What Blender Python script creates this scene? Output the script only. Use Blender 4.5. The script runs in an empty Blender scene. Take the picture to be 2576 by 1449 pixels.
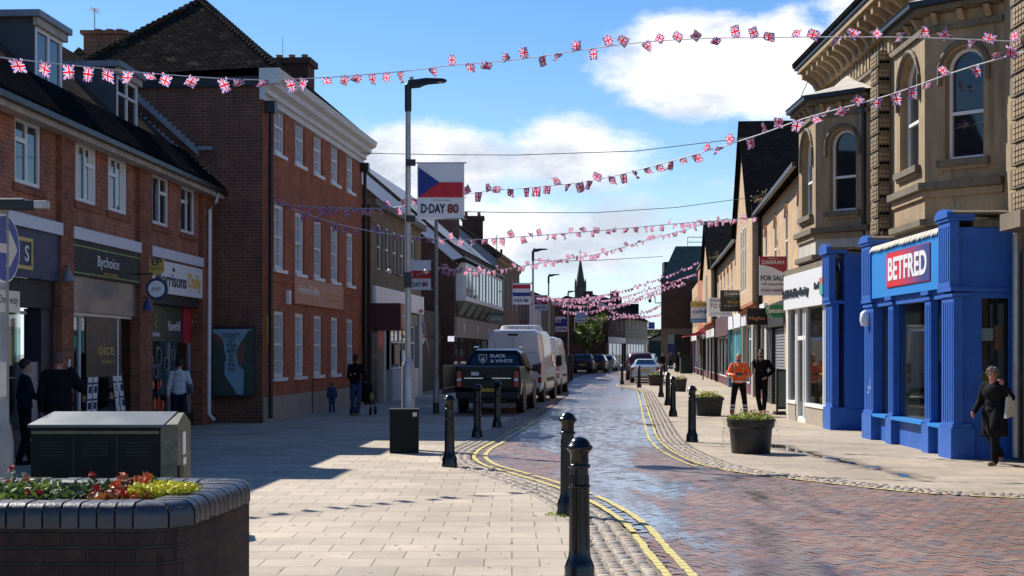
import bpy, bmesh, math, random
from mathutils import Vector, Matrix
R = math.radians
rnd = random.Random(7)
sc = bpy.context.scene
# ---------------- camera ----------------
FPX, CX, HY, EYE = 3700.0, 1288.0, 888.0, 1.7     # focal length and horizon measured on a 2576 px wide copy of the photo
cam = bpy.data.cameras.new('camera'); camo = bpy.data.objects.new('camera', cam)
sc.collection.objects.link(camo); sc.camera = camo
camo.location = (0, 0, EYE); camo.rotation_euler = (R(90), 0, 0)
cam.sensor_width = 36; cam.lens = 36 * FPX / 2576; cam.shift_y = (HY - 724.5) / 2576
cam.clip_start = .1; cam.clip_end = 3000
# ---------------- sun and sky ----------------
SUN_EL = R(41); SUN_DIR = Vector((-.67, .74, 0)).normalized() * math.cos(SUN_EL) + Vector((0, 0, math.sin(SUN_EL)))
sun = bpy.data.lights.new('sun', 'SUN'); suno = bpy.data.objects.new('sun', sun); sc.collection.objects.link(suno)
sun.energy = 5.0; sun.angle = R(.5); sun.color = (1, .95, .86)
suno.rotation_euler = SUN_DIR.to_track_quat('Z', 'Y').to_euler(); suno.location = (-20, 20, 40)
w = bpy.data.worlds.new('World'); sc.world = w; w.use_nodes = True
def build_world():
    nt = w.node_tree; N = nt.nodes; L = nt.links
    for n in list(N): N.remove(n)
    out = N.new('ShaderNodeOutputWorld'); bg = N.new('ShaderNodeBackground'); L.new(bg.outputs[0], out.inputs[0])
    sky = N.new('ShaderNodeTexSky'); sky.sky_type = 'NISHITA'; sky.sun_disc = False
    sky.sun_elevation = SUN_EL; sky.sun_rotation = math.atan2(SUN_DIR.x, SUN_DIR.y)
    sky.air_density = 1.0; sky.dust_density = .15; sky.ozone_density = 3.0
    tc = N.new('ShaderNodeTexCoord'); sp = N.new('ShaderNodeSeparateXYZ'); L.new(tc.outputs['Generated'], sp.inputs[0])
    def M(op, a, b=None, c=None, clamp=False):
        n = N.new('ShaderNodeMath'); n.operation = op; n.use_clamp = clamp
        for i, v in enumerate((a, b, c)):
            if v is None: continue
            if isinstance(v, (int, float)): n.inputs[i].default_value = v
            else: L.new(v, n.inputs[i])
        return n.outputs[0]
    az = M('ARCTAN2', sp.outputs[0], sp.outputs[1]); el = M('ARCSINE', sp.outputs[2])
    cv = N.new('ShaderNodeCombineXYZ'); L.new(az, cv.inputs[0]); L.new(M('MULTIPLY', el, 1.9), cv.inputs[1])
    def noise(scale, detail, rough, off=0):
        n = N.new('ShaderNodeTexNoise'); n.noise_dimensions = '3D'
        m = N.new('ShaderNodeMapping'); m.inputs['Location'].default_value = (off, off * .37, off)
        L.new(cv.outputs[0], m.inputs[0]); L.new(m.outputs[0], n.inputs['Vector'])
        n.inputs['Scale'].default_value = scale; n.inputs['Detail'].default_value = detail; n.inputs['Roughness'].default_value = rough
        return n.outputs[0]
    def blob(a0, e0, ra, re, k):
        da = M('DIVIDE', M('SUBTRACT', az, a0), ra); de = M('DIVIDE', M('SUBTRACT', el, e0), re)
        q = M('ADD', M('MULTIPLY', da, da), M('MULTIPLY', de, de))
        return M('MULTIPLY', M('SUBTRACT', 1, q, clamp=True), k)
    n1 = noise(10, 10, .64); n2 = noise(34, 7, .65, 3.1)
    dens = M('ADD', M('MULTIPLY', n1, .95), M('MULTIPLY', n2, .36))
    blobs = [(.125, .192, .100, .046, .72), (.185, .188, .060, .055, .60), (.235, .222, .055, .045, .5), (-.055, .126, .105, .044, .68), (.04, .132, .085, .042, .60),
             (.02, .080, .24, .045, .55), (.16, .105, .10, .025, .30), (.085, .085, .12, .03, .3), (-.6, .3, .4, .2, .35), (.9, .4, .5, .3, .35)]
    tot = None
    for b in blobs:
        v = blob(*b); tot = v if tot is None else M('MAXIMUM', tot, v)
    low = M('MULTIPLY', M('SUBTRACT', 1, M('DIVIDE', M('ABSOLUTE', el), .045), clamp=True), -.10)
    s = M('ADD', M('ADD', dens, tot), low)
    mask = N.new('ShaderNodeMapRange'); mask.interpolation_type = 'SMOOTHSTEP'
    L.new(s, mask.inputs[0]); mask.inputs[1].default_value = .88; mask.inputs[2].default_value = 1.22
    n3 = noise(11, 7, .6, 7.7)
    shade = M('ADD', M('ADD', M('MULTIPLY', n3, 1.0), -.10), M('MULTIPLY', M('MAXIMUM', M('SUBTRACT', .15, el), -.04), 1.3))
    cr = N.new('ShaderNodeValToRGB'); L.new(shade, cr.inputs[0])
    cr.color_ramp.elements[0].position = .36; cr.color_ramp.elements[0].color = (8.6, 8.6, 8.8, 1)
    cr.color_ramp.elements[1].position = .58; cr.color_ramp.elements[1].color = (4.7, 5.1, 5.9, 1)
    hs = N.new('ShaderNodeHueSaturation'); hs.inputs['Hue'].default_value = .508; hs.inputs['Saturation'].default_value = 1.30; hs.inputs['Value'].default_value = 1.0; L.new(sky.outputs[0], hs.inputs['Color'])
    hz = N.new('ShaderNodeMix'); hz.data_type = 'RGBA'; hf = N.new('ShaderNodeMapRange'); hf.interpolation_type = 'SMOOTHSTEP'; L.new(el, hf.inputs[0]); hf.inputs[1].default_value = .0; hf.inputs[2].default_value = .13; hf.inputs[3].default_value = .8; hf.inputs[4].default_value = 0
    L.new(hf.outputs[0], hz.inputs[0]); L.new(hs.outputs[0], hz.inputs[6]); hz.inputs[7].default_value = (5.2, 6.3, 7.8, 1)
    mx = N.new('ShaderNodeMix'); mx.data_type = 'RGBA'
    L.new(mask.outputs[0], mx.inputs[0]); L.new(hz.outputs[2], mx.inputs[6]); L.new(cr.outputs[0], mx.inputs[7])
    L.new(mx.outputs[2], bg.inputs[0]); bg.inputs[1].default_value = .10
build_world()
sc.view_settings.view_transform = 'Standard'; sc.view_settings.look = 'None'
sc.view_settings.exposure = .50; sc.view_settings.gamma = 1; sc.view_settings.use_curve_mapping = False
sc.cycles.use_denoising = True
sc.cycles.max_bounces = 6; sc.cycles.diffuse_bounces = 3; sc.cycles.glossy_bounces = 3; sc.cycles.transmission_bounces = 4; sc.cycles.transparent_max_bounces = 8
sc.cycles.caustics_reflective = False; sc.cycles.caustics_refractive = False
sc.cycles.sample_clamp_indirect = 6

# ---------------- materials ----------------
MATS = {}
class NB:
    def __init__(s, name):
        s.m = bpy.data.materials.new(name); s.m.use_nodes = True; s.nt = s.m.node_tree; s.N = s.nt.nodes; s.L = s.nt.links
        s.b = s.N['Principled BSDF']
        MATS[name] = s.m
    def n(s, t, **k):
        x = s.N.new(t)
        for a, v in k.items(): setattr(x, a, v)
        return x
    def lk(s, a, b): s.L.new(a, b)
    def uv(s): return s.n('ShaderNodeUVMap', uv_map='UV').outputs[0]
    def obj(s): return s.n('ShaderNodeNewGeometry').outputs['Position']
    def mapv(s, v, scale=(1, 1, 1), rot=(0, 0, 0), loc=(0, 0, 0)):
        m = s.n('ShaderNodeMapping'); m.inputs['Scale'].default_value = scale; m.inputs['Rotation'].default_value = rot; m.inputs['Location'].default_value = loc
        s.lk(v, m.inputs[0]); return m.outputs[0]
    def noise(s, v, scale, detail=3, rough=.6):
        x = s.n('ShaderNodeTexNoise'); x.inputs['Scale'].default_value = scale; x.inputs['Detail'].default_value = detail; x.inputs['Roughness'].default_value = rough
        if v is not None: s.lk(v, x.inputs['Vector'])
        return x.outputs[0]
    def ramp(s, f, stops):
        r = s.n('ShaderNodeValToRGB'); s.lk(f, r.inputs[0]); e = r.color_ramp.elements
        while len(e) < len(stops): e.new(.5)
        for i, (p, c) in enumerate(stops):
            e[i].position = p; e[i].color = (c, c, c, 1) if isinstance(c, (int, float)) else (*c, 1)
        return r.outputs[0]
    def mix(s, f, a, b, mode='MIX'):
        x = s.n('ShaderNodeMix', data_type='RGBA', blend_type=mode)
        for i, v in ((0, f), (6, a), (7, b)):
            if isinstance(v, (int, float)): x.inputs[i].default_value = v
            elif isinstance(v, tuple): x.inputs[i].default_value = (*v, 1)
            else: s.lk(v, x.inputs[i])
        return x.outputs[2]
    def math(s, op, a, b=0., c=None, clamp=False):
        x = s.n('ShaderNodeMath', operation=op, use_clamp=clamp)
        for i, v in enumerate((a, b, c)):
            if v is None: continue
            if isinstance(v, (int, float)): x.inputs[i].default_value = v
            else: s.lk(v, x.inputs[i])
        return x.outputs[0]
    def bump(s, h, strength=.4, dist=.01):
        x = s.n('ShaderNodeBump'); x.inputs['Strength'].default_value = strength; x.inputs['Distance'].default_value = dist
        s.lk(h, x.inputs['Height']); s.lk(x.outputs[0], s.b.inputs['Normal']); return x
    def col(s, v):
        if isinstance(v, tuple): s.b.inputs['Base Color'].default_value = (*v, 1)
        else: s.lk(v, s.b.inputs['Base Color'])
    def rough(s, v):
        if isinstance(v, (int, float)): s.b.inputs['Roughness'].default_value = v
        else: s.lk(v, s.b.inputs['Roughness'])

def plain(name, c, rough=.6, metal=0., var=.15, nscale=6, bump=0., spec=None, coat=0):
    b = NB(name); nz = b.noise(b.obj(), nscale, 5, .65)
    f = b.ramp(nz, [(.3, 1 - var), (.7, 1 + var * .5)])
    b.col(b.mix(1., c, f, 'MULTIPLY')); b.rough(b.ramp(nz, [(.3, min(1, rough * 1.15)), (.7, rough * .85)]))
    b.b.inputs['Metallic'].default_value = metal
    if spec is not None: b.b.inputs['Specular IOR Level'].default_value = spec
    if coat: b.b.inputs['Coat Weight'].default_value = coat; b.b.inputs['Coat Roughness'].default_value = .05
    if bump: b.bump(b.noise(b.obj(), nscale * 8, 4), bump, .01)
    return b.m
def stained(name, c, dark, rough=.8, sc_=1.2, bump=.15):
    """stone/render with drip stains and blotches"""
    b = NB(name); p = b.obj()
    a = b.noise(p, 1.6, 6, .68); st = b.noise(b.mapv(p, (5, 5, .35)), sc_, 5, .6)
    f = b.math('MULTIPLY', b.ramp(a, [(.35, 0), (.75, 1)]), .6)
    g = b.math('MULTIPLY', b.ramp(st, [(.47, 0), (.70, 1)]), .8)
    k = b.math('MAXIMUM', f, g)
    fine = b.ramp(b.noise(p, 25, 4), [(.3, .85), (.7, 1.08)])
    b.col(b.mix(1., b.mix(k, c, dark), fine, 'MULTIPLY')); b.rough(rough)
    b.bump(b.noise(p, 30, 4), bump, .01); return b.m
def brick(name, c1, c2, mortar, bw=.225, bh=.075, ms=.006, rough=.85, bump=.5, var=.35, dark=None, offset=.5, sq=1, moss=None, spec=.3):
    b = NB(name); uv = b.uv(); b.b.inputs['Specular IOR Level'].default_value = spec
    t = b.n('ShaderNodeTexBrick'); b.lk(uv, t.inputs['Vector'])
    t.inputs['Scale'].default_value = 1; t.inputs['Brick Width'].default_value = bw; t.inputs['Row Height'].default_value = bh
    t.inputs['Mortar Size'].default_value = ms; t.inputs['Mortar Smooth'].default_value = .3; t.inputs['Bias'].default_value = -.1
    t.offset = offset
    t.inputs['Color1'].default_value = (*c1, 1); t.inputs['Color2'].default_value = (*c2, 1); t.inputs['Mortar'].default_value = (*mortar, 1)
    n = b.noise(uv, 1.1, 6, .7); big = b.ramp(n, [(.3, 1 - var), (.7, 1 + var * .5)])
    fine = b.ramp(b.noise(uv, 40, 3), [(.3, .82), (.7, 1.1)])
    c = b.mix(1., b.mix(1., t.outputs[0], big, 'MULTIPLY'), fine, 'MULTIPLY')
    if dark:
        st = b.noise(b.mapv(uv, (1.6, .35, 1)), 1.3, 5, .6)
        c = b.mix(b.math('MULTIPLY', b.ramp(st, [(.5, 0), (.7, 1)]), .7), c, dark)
    if moss:
        st = b.noise(uv, 3.1, 5, .7)
        c = b.mix(b.math('MULTIPLY', b.ramp(st, [(.55, 0), (.7, 1)]), .8), c, moss)
    b.col(c); b.rough(rough)
    h = b.math('ADD', b.math('MULTIPLY', t.outputs[1], -1.), b.math('MULTIPLY', b.noise(uv, 60, 3), .3))
    b.bump(h, bump, .01); return b.m
def glass(name, tint=(.012, .016, .022), rough=.03):
    b = NB(name); b.col(tint); b.rough(rough); b.b.inputs['Specular IOR Level'].default_value = .75
    b.b.inputs['IOR'].default_value = 1.55
    b.bump(b.noise(b.obj(), 1.2, 2), .05, .02); return b.m
def clear_glass(name):
    b = NB(name); out = b.N['Material Output']
    fr = b.n('ShaderNodeFresnel'); fr.inputs[0].default_value = 1.45
    tr = b.n('ShaderNodeBsdfTransparent'); tr.inputs[0].default_value = (.80, .86, .85, 1)
    gl = b.n('ShaderNodeBsdfGlossy'); gl.inputs['Roughness'].default_value = .02
    mx = b.n('ShaderNodeMixShader'); b.lk(b.math('MULTIPLY', fr.outputs[0], .8, clamp=True), mx.inputs[0]); b.lk(tr.outputs[0], mx.inputs[1]); b.lk(gl.outputs[0], mx.inputs[2])
    b.lk(mx.outputs[0], out.inputs[0]); return b.m
def lit(name, c, s):
    b = NB(name); b.col(c); b.b.inputs['Emission Color'].default_value = (*c, 1); b.b.inputs['Emission Strength'].default_value = s; return b.m

brick('brick_left', (.44, .150, .084), (.29, .098, .060), (.38, .27, .18), ms=.008, var=.35, dark=(.11, .06, .045))
brick('brick_left_pier', (.36, .12, .06), (.20, .068, .04), (.22, .15, .10), var=.35)
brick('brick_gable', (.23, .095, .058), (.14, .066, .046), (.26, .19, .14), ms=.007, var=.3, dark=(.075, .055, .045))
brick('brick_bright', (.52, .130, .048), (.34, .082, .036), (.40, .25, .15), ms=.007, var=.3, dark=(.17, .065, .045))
brick('brick_yellow', (.26, .19, .11), (.19, .135, .075), (.22, .18, .13), var=.3, dark=(.09, .065, .045))
brick('brick_brown', (.105, .05, .034), (.07, .036, .027), (.09, .065, .05), var=.35)
brick('brick_buff', (.60, .42, .24), (.50, .33, .18), (.55, .43, .30), var=.2, dark=(.35, .24, .15))
brick('brick_orange', (.50, .17, .09), (.42, .14, .07), (.45, .26, .18), var=.2)
brick('brick_planter', (.075, .042, .032), (.045, .028, .024), (.055, .047, .038), var=.7, ms=.009, bump=1.6, dark=(.022, .017, .016), moss=(.085, .076, .058))
brick('stone_grey', (.30, .25, .18), (.25, .20, .14), (.20, .17, .12), bw=.6, bh=.3, var=.3, dark=(.12, .09, .06))
brick('stone_spire', (.085, .078, .070), (.065, .06, .055), (.05, .045, .04), bw=.6, bh=.3)
brick('roof_tile', (.040, .032, .028), (.025, .021, .020), (.008, .008, .008), bw=.17, bh=.11, ms=.012, rough=.75, bump=1., var=.5, moss=(.10, .085, .06), spec=.0)
brick('roof_tile_brown', (.15, .11, .082), (.09, .068, .052), (.012, .01, .01), bw=.17, bh=.11, ms=.012, rough=.85, bump=1., var=.5, moss=(.14, .115, .075), spec=.0)
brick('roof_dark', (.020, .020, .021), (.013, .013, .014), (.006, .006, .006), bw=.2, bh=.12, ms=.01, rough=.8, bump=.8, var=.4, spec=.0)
brick('tile_purple', (.13, .055, .06), (.08, .035, .045), (.06, .03, .035), bw=.2, bh=.12, ms=.01, var=.3)
stained('stone_bath', (.42, .295, .16), (.13, .10, .065))  # weathered stone, stains deepened to stand in for shade contrast
stained('stone_dirty_shaded', (.20, .16, .105), (.06, .048, .036))  # dirty stone, darkened further for the shade on eaves and details
stained('stone_white', (.62, .58, .50), (.32, .28, .22))
stained('render_grey', (.42, .43, .44), (.30, .31, .33))
stained('render_white', (.62, .62, .60), (.40, .39, .36))
stained('soffit_cream', (.55, .50, .42), (.10, .085, .06), sc_=2.2)
stained('green_tile', (.24, .27, .22), (.12, .14, .11))
stained('concrete_beige', (.40, .34, .27), (.22, .18, .14))
plain('white_pvc', (.78, .79, .80), .35, var=.05)
plain('white_paint', (.80, .80, .78), .5, var=.08)
plain('cornice_white', (.74, .73, .70), .6, var=.12, nscale=2)
plain('band_white', (.66, .68, .74), .5, var=.08)
plain('grey_cladding', (.060, .068, .078), .6, var=.12)
plain('lead', (.22, .25, .29), .5, var=.25)
plain('slate_blue', (.030, .043, .095), .5, var=.08, spec=.3)
plain('navy_dark', (.018, .022, .038), .5)
plain('black_gloss', (.003, .0035, .004), .18, var=.1, nscale=9, bump=.15)
plain('black_pipe', (.010, .010, .011), .4)
plain('black_plastic', (.014, .014, .015), .55, var=.2)
plain('planter_black', (.013, .013, .014), .45, var=.3, nscale=14, bump=.2)
plain('cabinet_green', (.0035, .007, .006), .5, var=.2, spec=.2)
plain('cabinet_end', (.13, .125, .08), .6, var=.35, nscale=12)
plain('steel_lid', (.085, .105, .115), .42, metal=.1, var=.1, nscale=3)
plain('galv', (.42, .42, .41), .45, metal=.55, var=.2, nscale=12)
plain('post_grey', (.30, .29, .27), .55, metal=.3, var=.2)
plain('dark_metal', (.020, .020, .022), .4, metal=.3)
plain('anthracite', (.018, .020, .025), .55, spec=.25)
plain('grey_vinyl', (.16, .155, .155), .3, var=.4, nscale=1.5)
plain('sign_green', (.018, .045, .036), .4)
plain('sign_red', (.42, .02, .045), .4)
plain('sign_red2', (.34, .015, .03), .4)
plain('sign_yellow', (.80, .50, .03), .4, var=.08)
plain('sign_gold', (.62, .42, .08), .4, var=.08)
plain('sign_blue', (.035, .075, .28), .4, var=.2, nscale=9)
plain('sign_navy', (.02, .03, .11), .4)
plain('sign_lightblue', (.05, .25, .55), .4)
plain('sign_white', (.78, .79, .80), .4, var=.04)
plain('sign_cream', (.60, .57, .50), .5, var=.12)
plain('sign_black', (.012, .013, .014), .4)
plain('sign_orange', (.50, .17, .10), .5, var=.12)
plain('sign_maroon', (.10, .018, .025), .5)
plain('sign_teal', (.10, .42, .38), .45)
plain('lime_line', (.25, .42, .08), .5)
plain('gold_text', (.50, .40, .12), .3, metal=.5)
plain('ink_dark', (.02, .03, .05), .5)
plain('ink_grey', (.22, .22, .24), .5)
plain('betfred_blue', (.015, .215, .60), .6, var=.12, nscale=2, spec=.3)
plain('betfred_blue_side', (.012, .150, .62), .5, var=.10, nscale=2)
plain('pilaster_blue', (.030, .125, .46), .5, var=.15, nscale=3, spec=.3)  # pilaster paint; on side and return walls its darker tone stands for shade
plain('blind_grey', (.34, .35, .31), .7, var=.08)
plain('curtain', (.72, .72, .68), .8, var=.2, nscale=8)
plain('interior_dark', (.035, .033, .032), .8, var=.4, nscale=2)
plain('interior_mid', (.22, .20, .18), .8, var=.3, nscale=2)
plain('interior_red', (.22, .04, .035), .8, var=.3, nscale=2)
plain('teal_panel', (.02, .26, .30), .4, var=.2)
plain('maroon_paint', (.11, .02, .045), .45)
plain('shutter', (.33, .34, .36), .45, metal=.4, var=.12)
plain('copper_green', (.045, .075, .065), .6, var=.3, nscale=2)
plain('wood_dark', (.030, .028, .022), .6)
plain('wood_brown', (.18, .08, .04), .6)
plain('fence_green', (.015, .03, .024), .6)
plain('rubber', (.012, .012, .012), .85)
plain('rim', (.30, .30, .31), .35, metal=.8)
plain('car_black', (.003, .0035, .004), .25, var=.05, spec=.25, coat=.08)
plain('car_white', (.68, .70, .72), .35, var=.05, nscale=2, coat=.4)
plain('car_silver', (.48, .49, .50), .3, metal=.6, var=.03, coat=.6)
plain('car_grey', (.045, .048, .052), .3, metal=.3, var=.05, coat=.6)
plain('car_maroon', (.10, .022, .022), .3, metal=.3, var=.05, coat=.6)
plain('car_navy', (.012, .016, .030), .3, metal=.2, var=.05, coat=.6)
plain('chrome', (.65, .66, .68), .15, metal=1, var=.02)
plain('tail_red', (.36, .008, .010), .2, var=.1, coat=.5)
plain('plate_yellow', (.80, .48, .02), .4, var=.03)
plain('flag_red', (.52, .018, .035), .7, var=.08)
plain('flag_blue', (.015, .035, .22), .7, var=.08)
plain('banner_white', (.72, .72, .76), .7, var=.06, nscale=2)
plain('banner_black', (.012, .012, .018), .7)
plain('banner_maroon', (.20, .012, .025), .7)
plain('cord_white', (.75, .75, .75), .7)
plain('wire', (.12, .13, .14), .6)
plain('skin', (.50, .27, .19), .6, var=.1, nscale=20)
plain('skin_red', (.50, .22, .16), .6, var=.1, nscale=20)
plain('hair_dark', (.018, .013, .010), .7, var=.3, nscale=60)
plain('hair_grey', (.20, .15, .115), .8, var=.5, nscale=60, bump=.6)
plain('hair_brown', (.05, .03, .02), .8, var=.3, nscale=60)
plain('hair_stubble', (.13, .075, .055), .8, var=.3, nscale=60)
plain('cloth_black', (.010, .010, .012), .85, var=.35, nscale=18, bump=.3, spec=.12)
plain('cloth_navy', (.014, .020, .038), .85, var=.3, nscale=18, bump=.3, spec=.12)
plain('cloth_white', (.58, .60, .66), .85, var=.15, nscale=14, bump=.3, spec=.12)
plain('cloth_grey', (.11, .12, .13), .85, var=.3, nscale=14, bump=.3, spec=.12)
plain('cloth_blue', (.04, .065, .14), .85, var=.3, nscale=14, bump=.3, spec=.12)
plain('cloth_red', (.35, .05, .05), .85, var=.2)
plain('cloth_tan', (.38, .29, .20), .85, var=.2)
plain('hi_vis', (1.0, .13, .012), .7, var=.12, nscale=12, bump=.3)
plain('reflective', (.55, .55, .54), .4, var=.1)
plain('shoe_white', (.60, .58, .56), .7)
plain('shoe_tan', (.24, .16, .11), .7)
plain('bag_cream', (.48, .46, .38), .8, var=.1)
plain('soil', (.035, .025, .018), .95)
plain('petal_red', (.62, .02, .015), .6, var=.3, nscale=40)
plain('petal_orange', (.80, .16, .04), .6, var=.3, nscale=40)
plain('petal_yellow', (.80, .72, .05), .6, var=.2, nscale=40)
plain('petal_salmon', (.75, .25, .13), .6, var=.2, nscale=40)
plain('yellow_line', (.66, .55, .19), .75, var=.35, nscale=18, bump=.2)
plain('cork_board', (.45, .38, .22), .8, var=.3)
plain('poster_sky', (.20, .36, .44), .5, var=.15)
plain('poster_green', (.03, .055, .045), .5, var=.3)
plain('poster_brown', (.16, .06, .04), .5, var=.3)
plain('bus_red', (.40, .03, .03), .35, coat=.5)
glass('pane'); glass('pane_dark', (.006, .007, .008)); glass('pane_sky', (.03, .045, .06)); glass('car_glass', (.003, .004, .005), .06)
clear_glass('shop_glass')
lit('tube_light', (.9, .9, 1.), .5); lit('lit_red', (.9, .12, .08), .5)
def leafmat(name, c, c2):
    b = NB(name); nz = b.n('ShaderNodeNewGeometry').outputs['Random Per Island']
    b.col(b.mix(nz, c, c2)); b.rough(.55); b.b.inputs['Transmission Weight'].default_value = 0
    out = b.N['Material Output']; tl = b.n('ShaderNodeBsdfTranslucent'); b.lk(b.mix(nz, c, c2), tl.inputs[0])
    mx = b.n('ShaderNodeMixShader'); mx.inputs[0].default_value = .35; b.lk(b.b.outputs[0], mx.inputs[1]); b.lk(tl.outputs[0], mx.inputs[2]); b.lk(mx.outputs[0], out.inputs[0])
leafmat('leaf', (.045, .09, .02), (.16, .22, .04)); leafmat('leaf_lime', (.20, .27, .04), (.46, .46, .07)); leafmat('leaf_grey', (.07, .10, .06), (.30, .33, .22)); leafmat('leaf_dark', (.02, .04, .012), (.06, .10, .025)); leafmat('leaf_bronze', (.10, .035, .012), (.28, .10, .02))
leafmat('leaf_tree', (.05, .09, .02), (.19, .26, .05)); leafmat('leaf_pink', (.30, .14, .12), (.45, .28, .16))

def seam(name, c1, c2, sc_, wet):
    """paving bricks coloured by a per-brick attribute, with wet streaks along the carriageway"""
    b = NB(name); a = b.n('ShaderNodeAttribute', attribute_name='tone'); p = b.obj()
    r = b.ramp(a.outputs['Fac'], [(0, c1), (.35, c2), (.6, (.24, .165, .135)), (.8, (.15, .13, .135)), (1, (.33, .215, .15))])
    fine = b.ramp(b.noise(p, 30, 4), [(.3, .8), (.7, 1.12)])
    c = b.mix(1., r, fine, 'MULTIPLY')
    big = b.ramp(b.noise(b.mapv(p, (.5, .25, 1)), 1.0, 4, .6), [(.3, .75), (.7, 1.15)])
    c = b.mix(1., c, big, 'MULTIPLY')
    sx = b.n('ShaderNodeSeparateXYZ'); b.lk(p, sx.inputs[0]); X, Y = sx.outputs[0], sx.outputs[1]
    n = b.noise(b.mapv(p, (.9, .16, 1), rot=(0, 0, R(-5))), 1.0, 6, .62)
    # wetter further along the street and in the middle of the carriageway
    along = b.n('ShaderNodeMapRange'); b.lk(Y, along.inputs[0]); along.inputs[1].default_value = 12; along.inputs[2].default_value = 34; along.inputs[3].default_value = -.075; along.inputs[4].default_value = .07
    mid = b.math('ADD', b.math('MULTIPLY', Y, .095), -1.25)
    cx = b.math('ABSOLUTE', b.math('SUBTRACT', X, b.math('MAXIMUM', mid, 1.9)))
    cen = b.n('ShaderNodeMapRange'); b.lk(cx, cen.inputs[0]); cen.inputs[1].default_value = .7; cen.inputs[2].default_value = 3.2; cen.inputs[3].default_value = .05; cen.inputs[4].default_value = -.15
    wetf = b.math('ADD', b.math('ADD', n, along.outputs[0]), cen.outputs[0])
    wv = b.n('ShaderNodeMapRange', interpolation_type='SMOOTHSTEP'); b.lk(wetf, wv.inputs[0]); wv.inputs[1].default_value = .45; wv.inputs[2].default_value = .57
    wet_ = wv.outputs[0]
    b.col(b.mix(b.math('MULTIPLY', wet_, .35), c, (.06, .055, .06)))
    rr = b.n('ShaderNodeMapRange'); b.lk(wet_, rr.inputs[0]); rr.inputs[3].default_value = .52; rr.inputs[4].default_value = .24
    b.rough(rr.outputs[0]); b.b.inputs['Specular IOR Level'].default_value = .85; b.lk(wet_, b.b.inputs['Coat Weight']); b.b.inputs['Coat Roughness'].default_value = .16; b.b.inputs['Coat IOR'].default_value = 1.65
    b.bump(b.noise(p, 45, 4), .3, .006)
    return b
seam('road_brick', (.26, .12, .085), (.31, .18, .13), 1, True)
def road_far():
    b = seam('road_far', (.26, .12, .085), (.30, .18, .13), 1, True)
    att = [n for n in b.N if n.type == 'ATTRIBUTE'][0]; ramp = att.outputs['Fac'].links[0].to_node
    t = b.n('ShaderNodeTexBrick'); b.lk(b.mapv(b.uv(), rot=(0, 0, R(40))), t.inputs['Vector']); t.inputs['Scale'].default_value = 1
    t.inputs['Brick Width'].default_value = .2; t.inputs['Row Height'].default_value = .1; t.inputs['Mortar Size'].default_value = .004
    t.inputs['Color1'].default_value = (0, 0, 0, 1); t.inputs['Color2'].default_value = (1, 1, 1, 1); t.inputs['Mortar'].default_value = (.7, .7, .7, 1)
    b.lk(t.outputs[0], ramp.inputs[0])
road_far()
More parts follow.
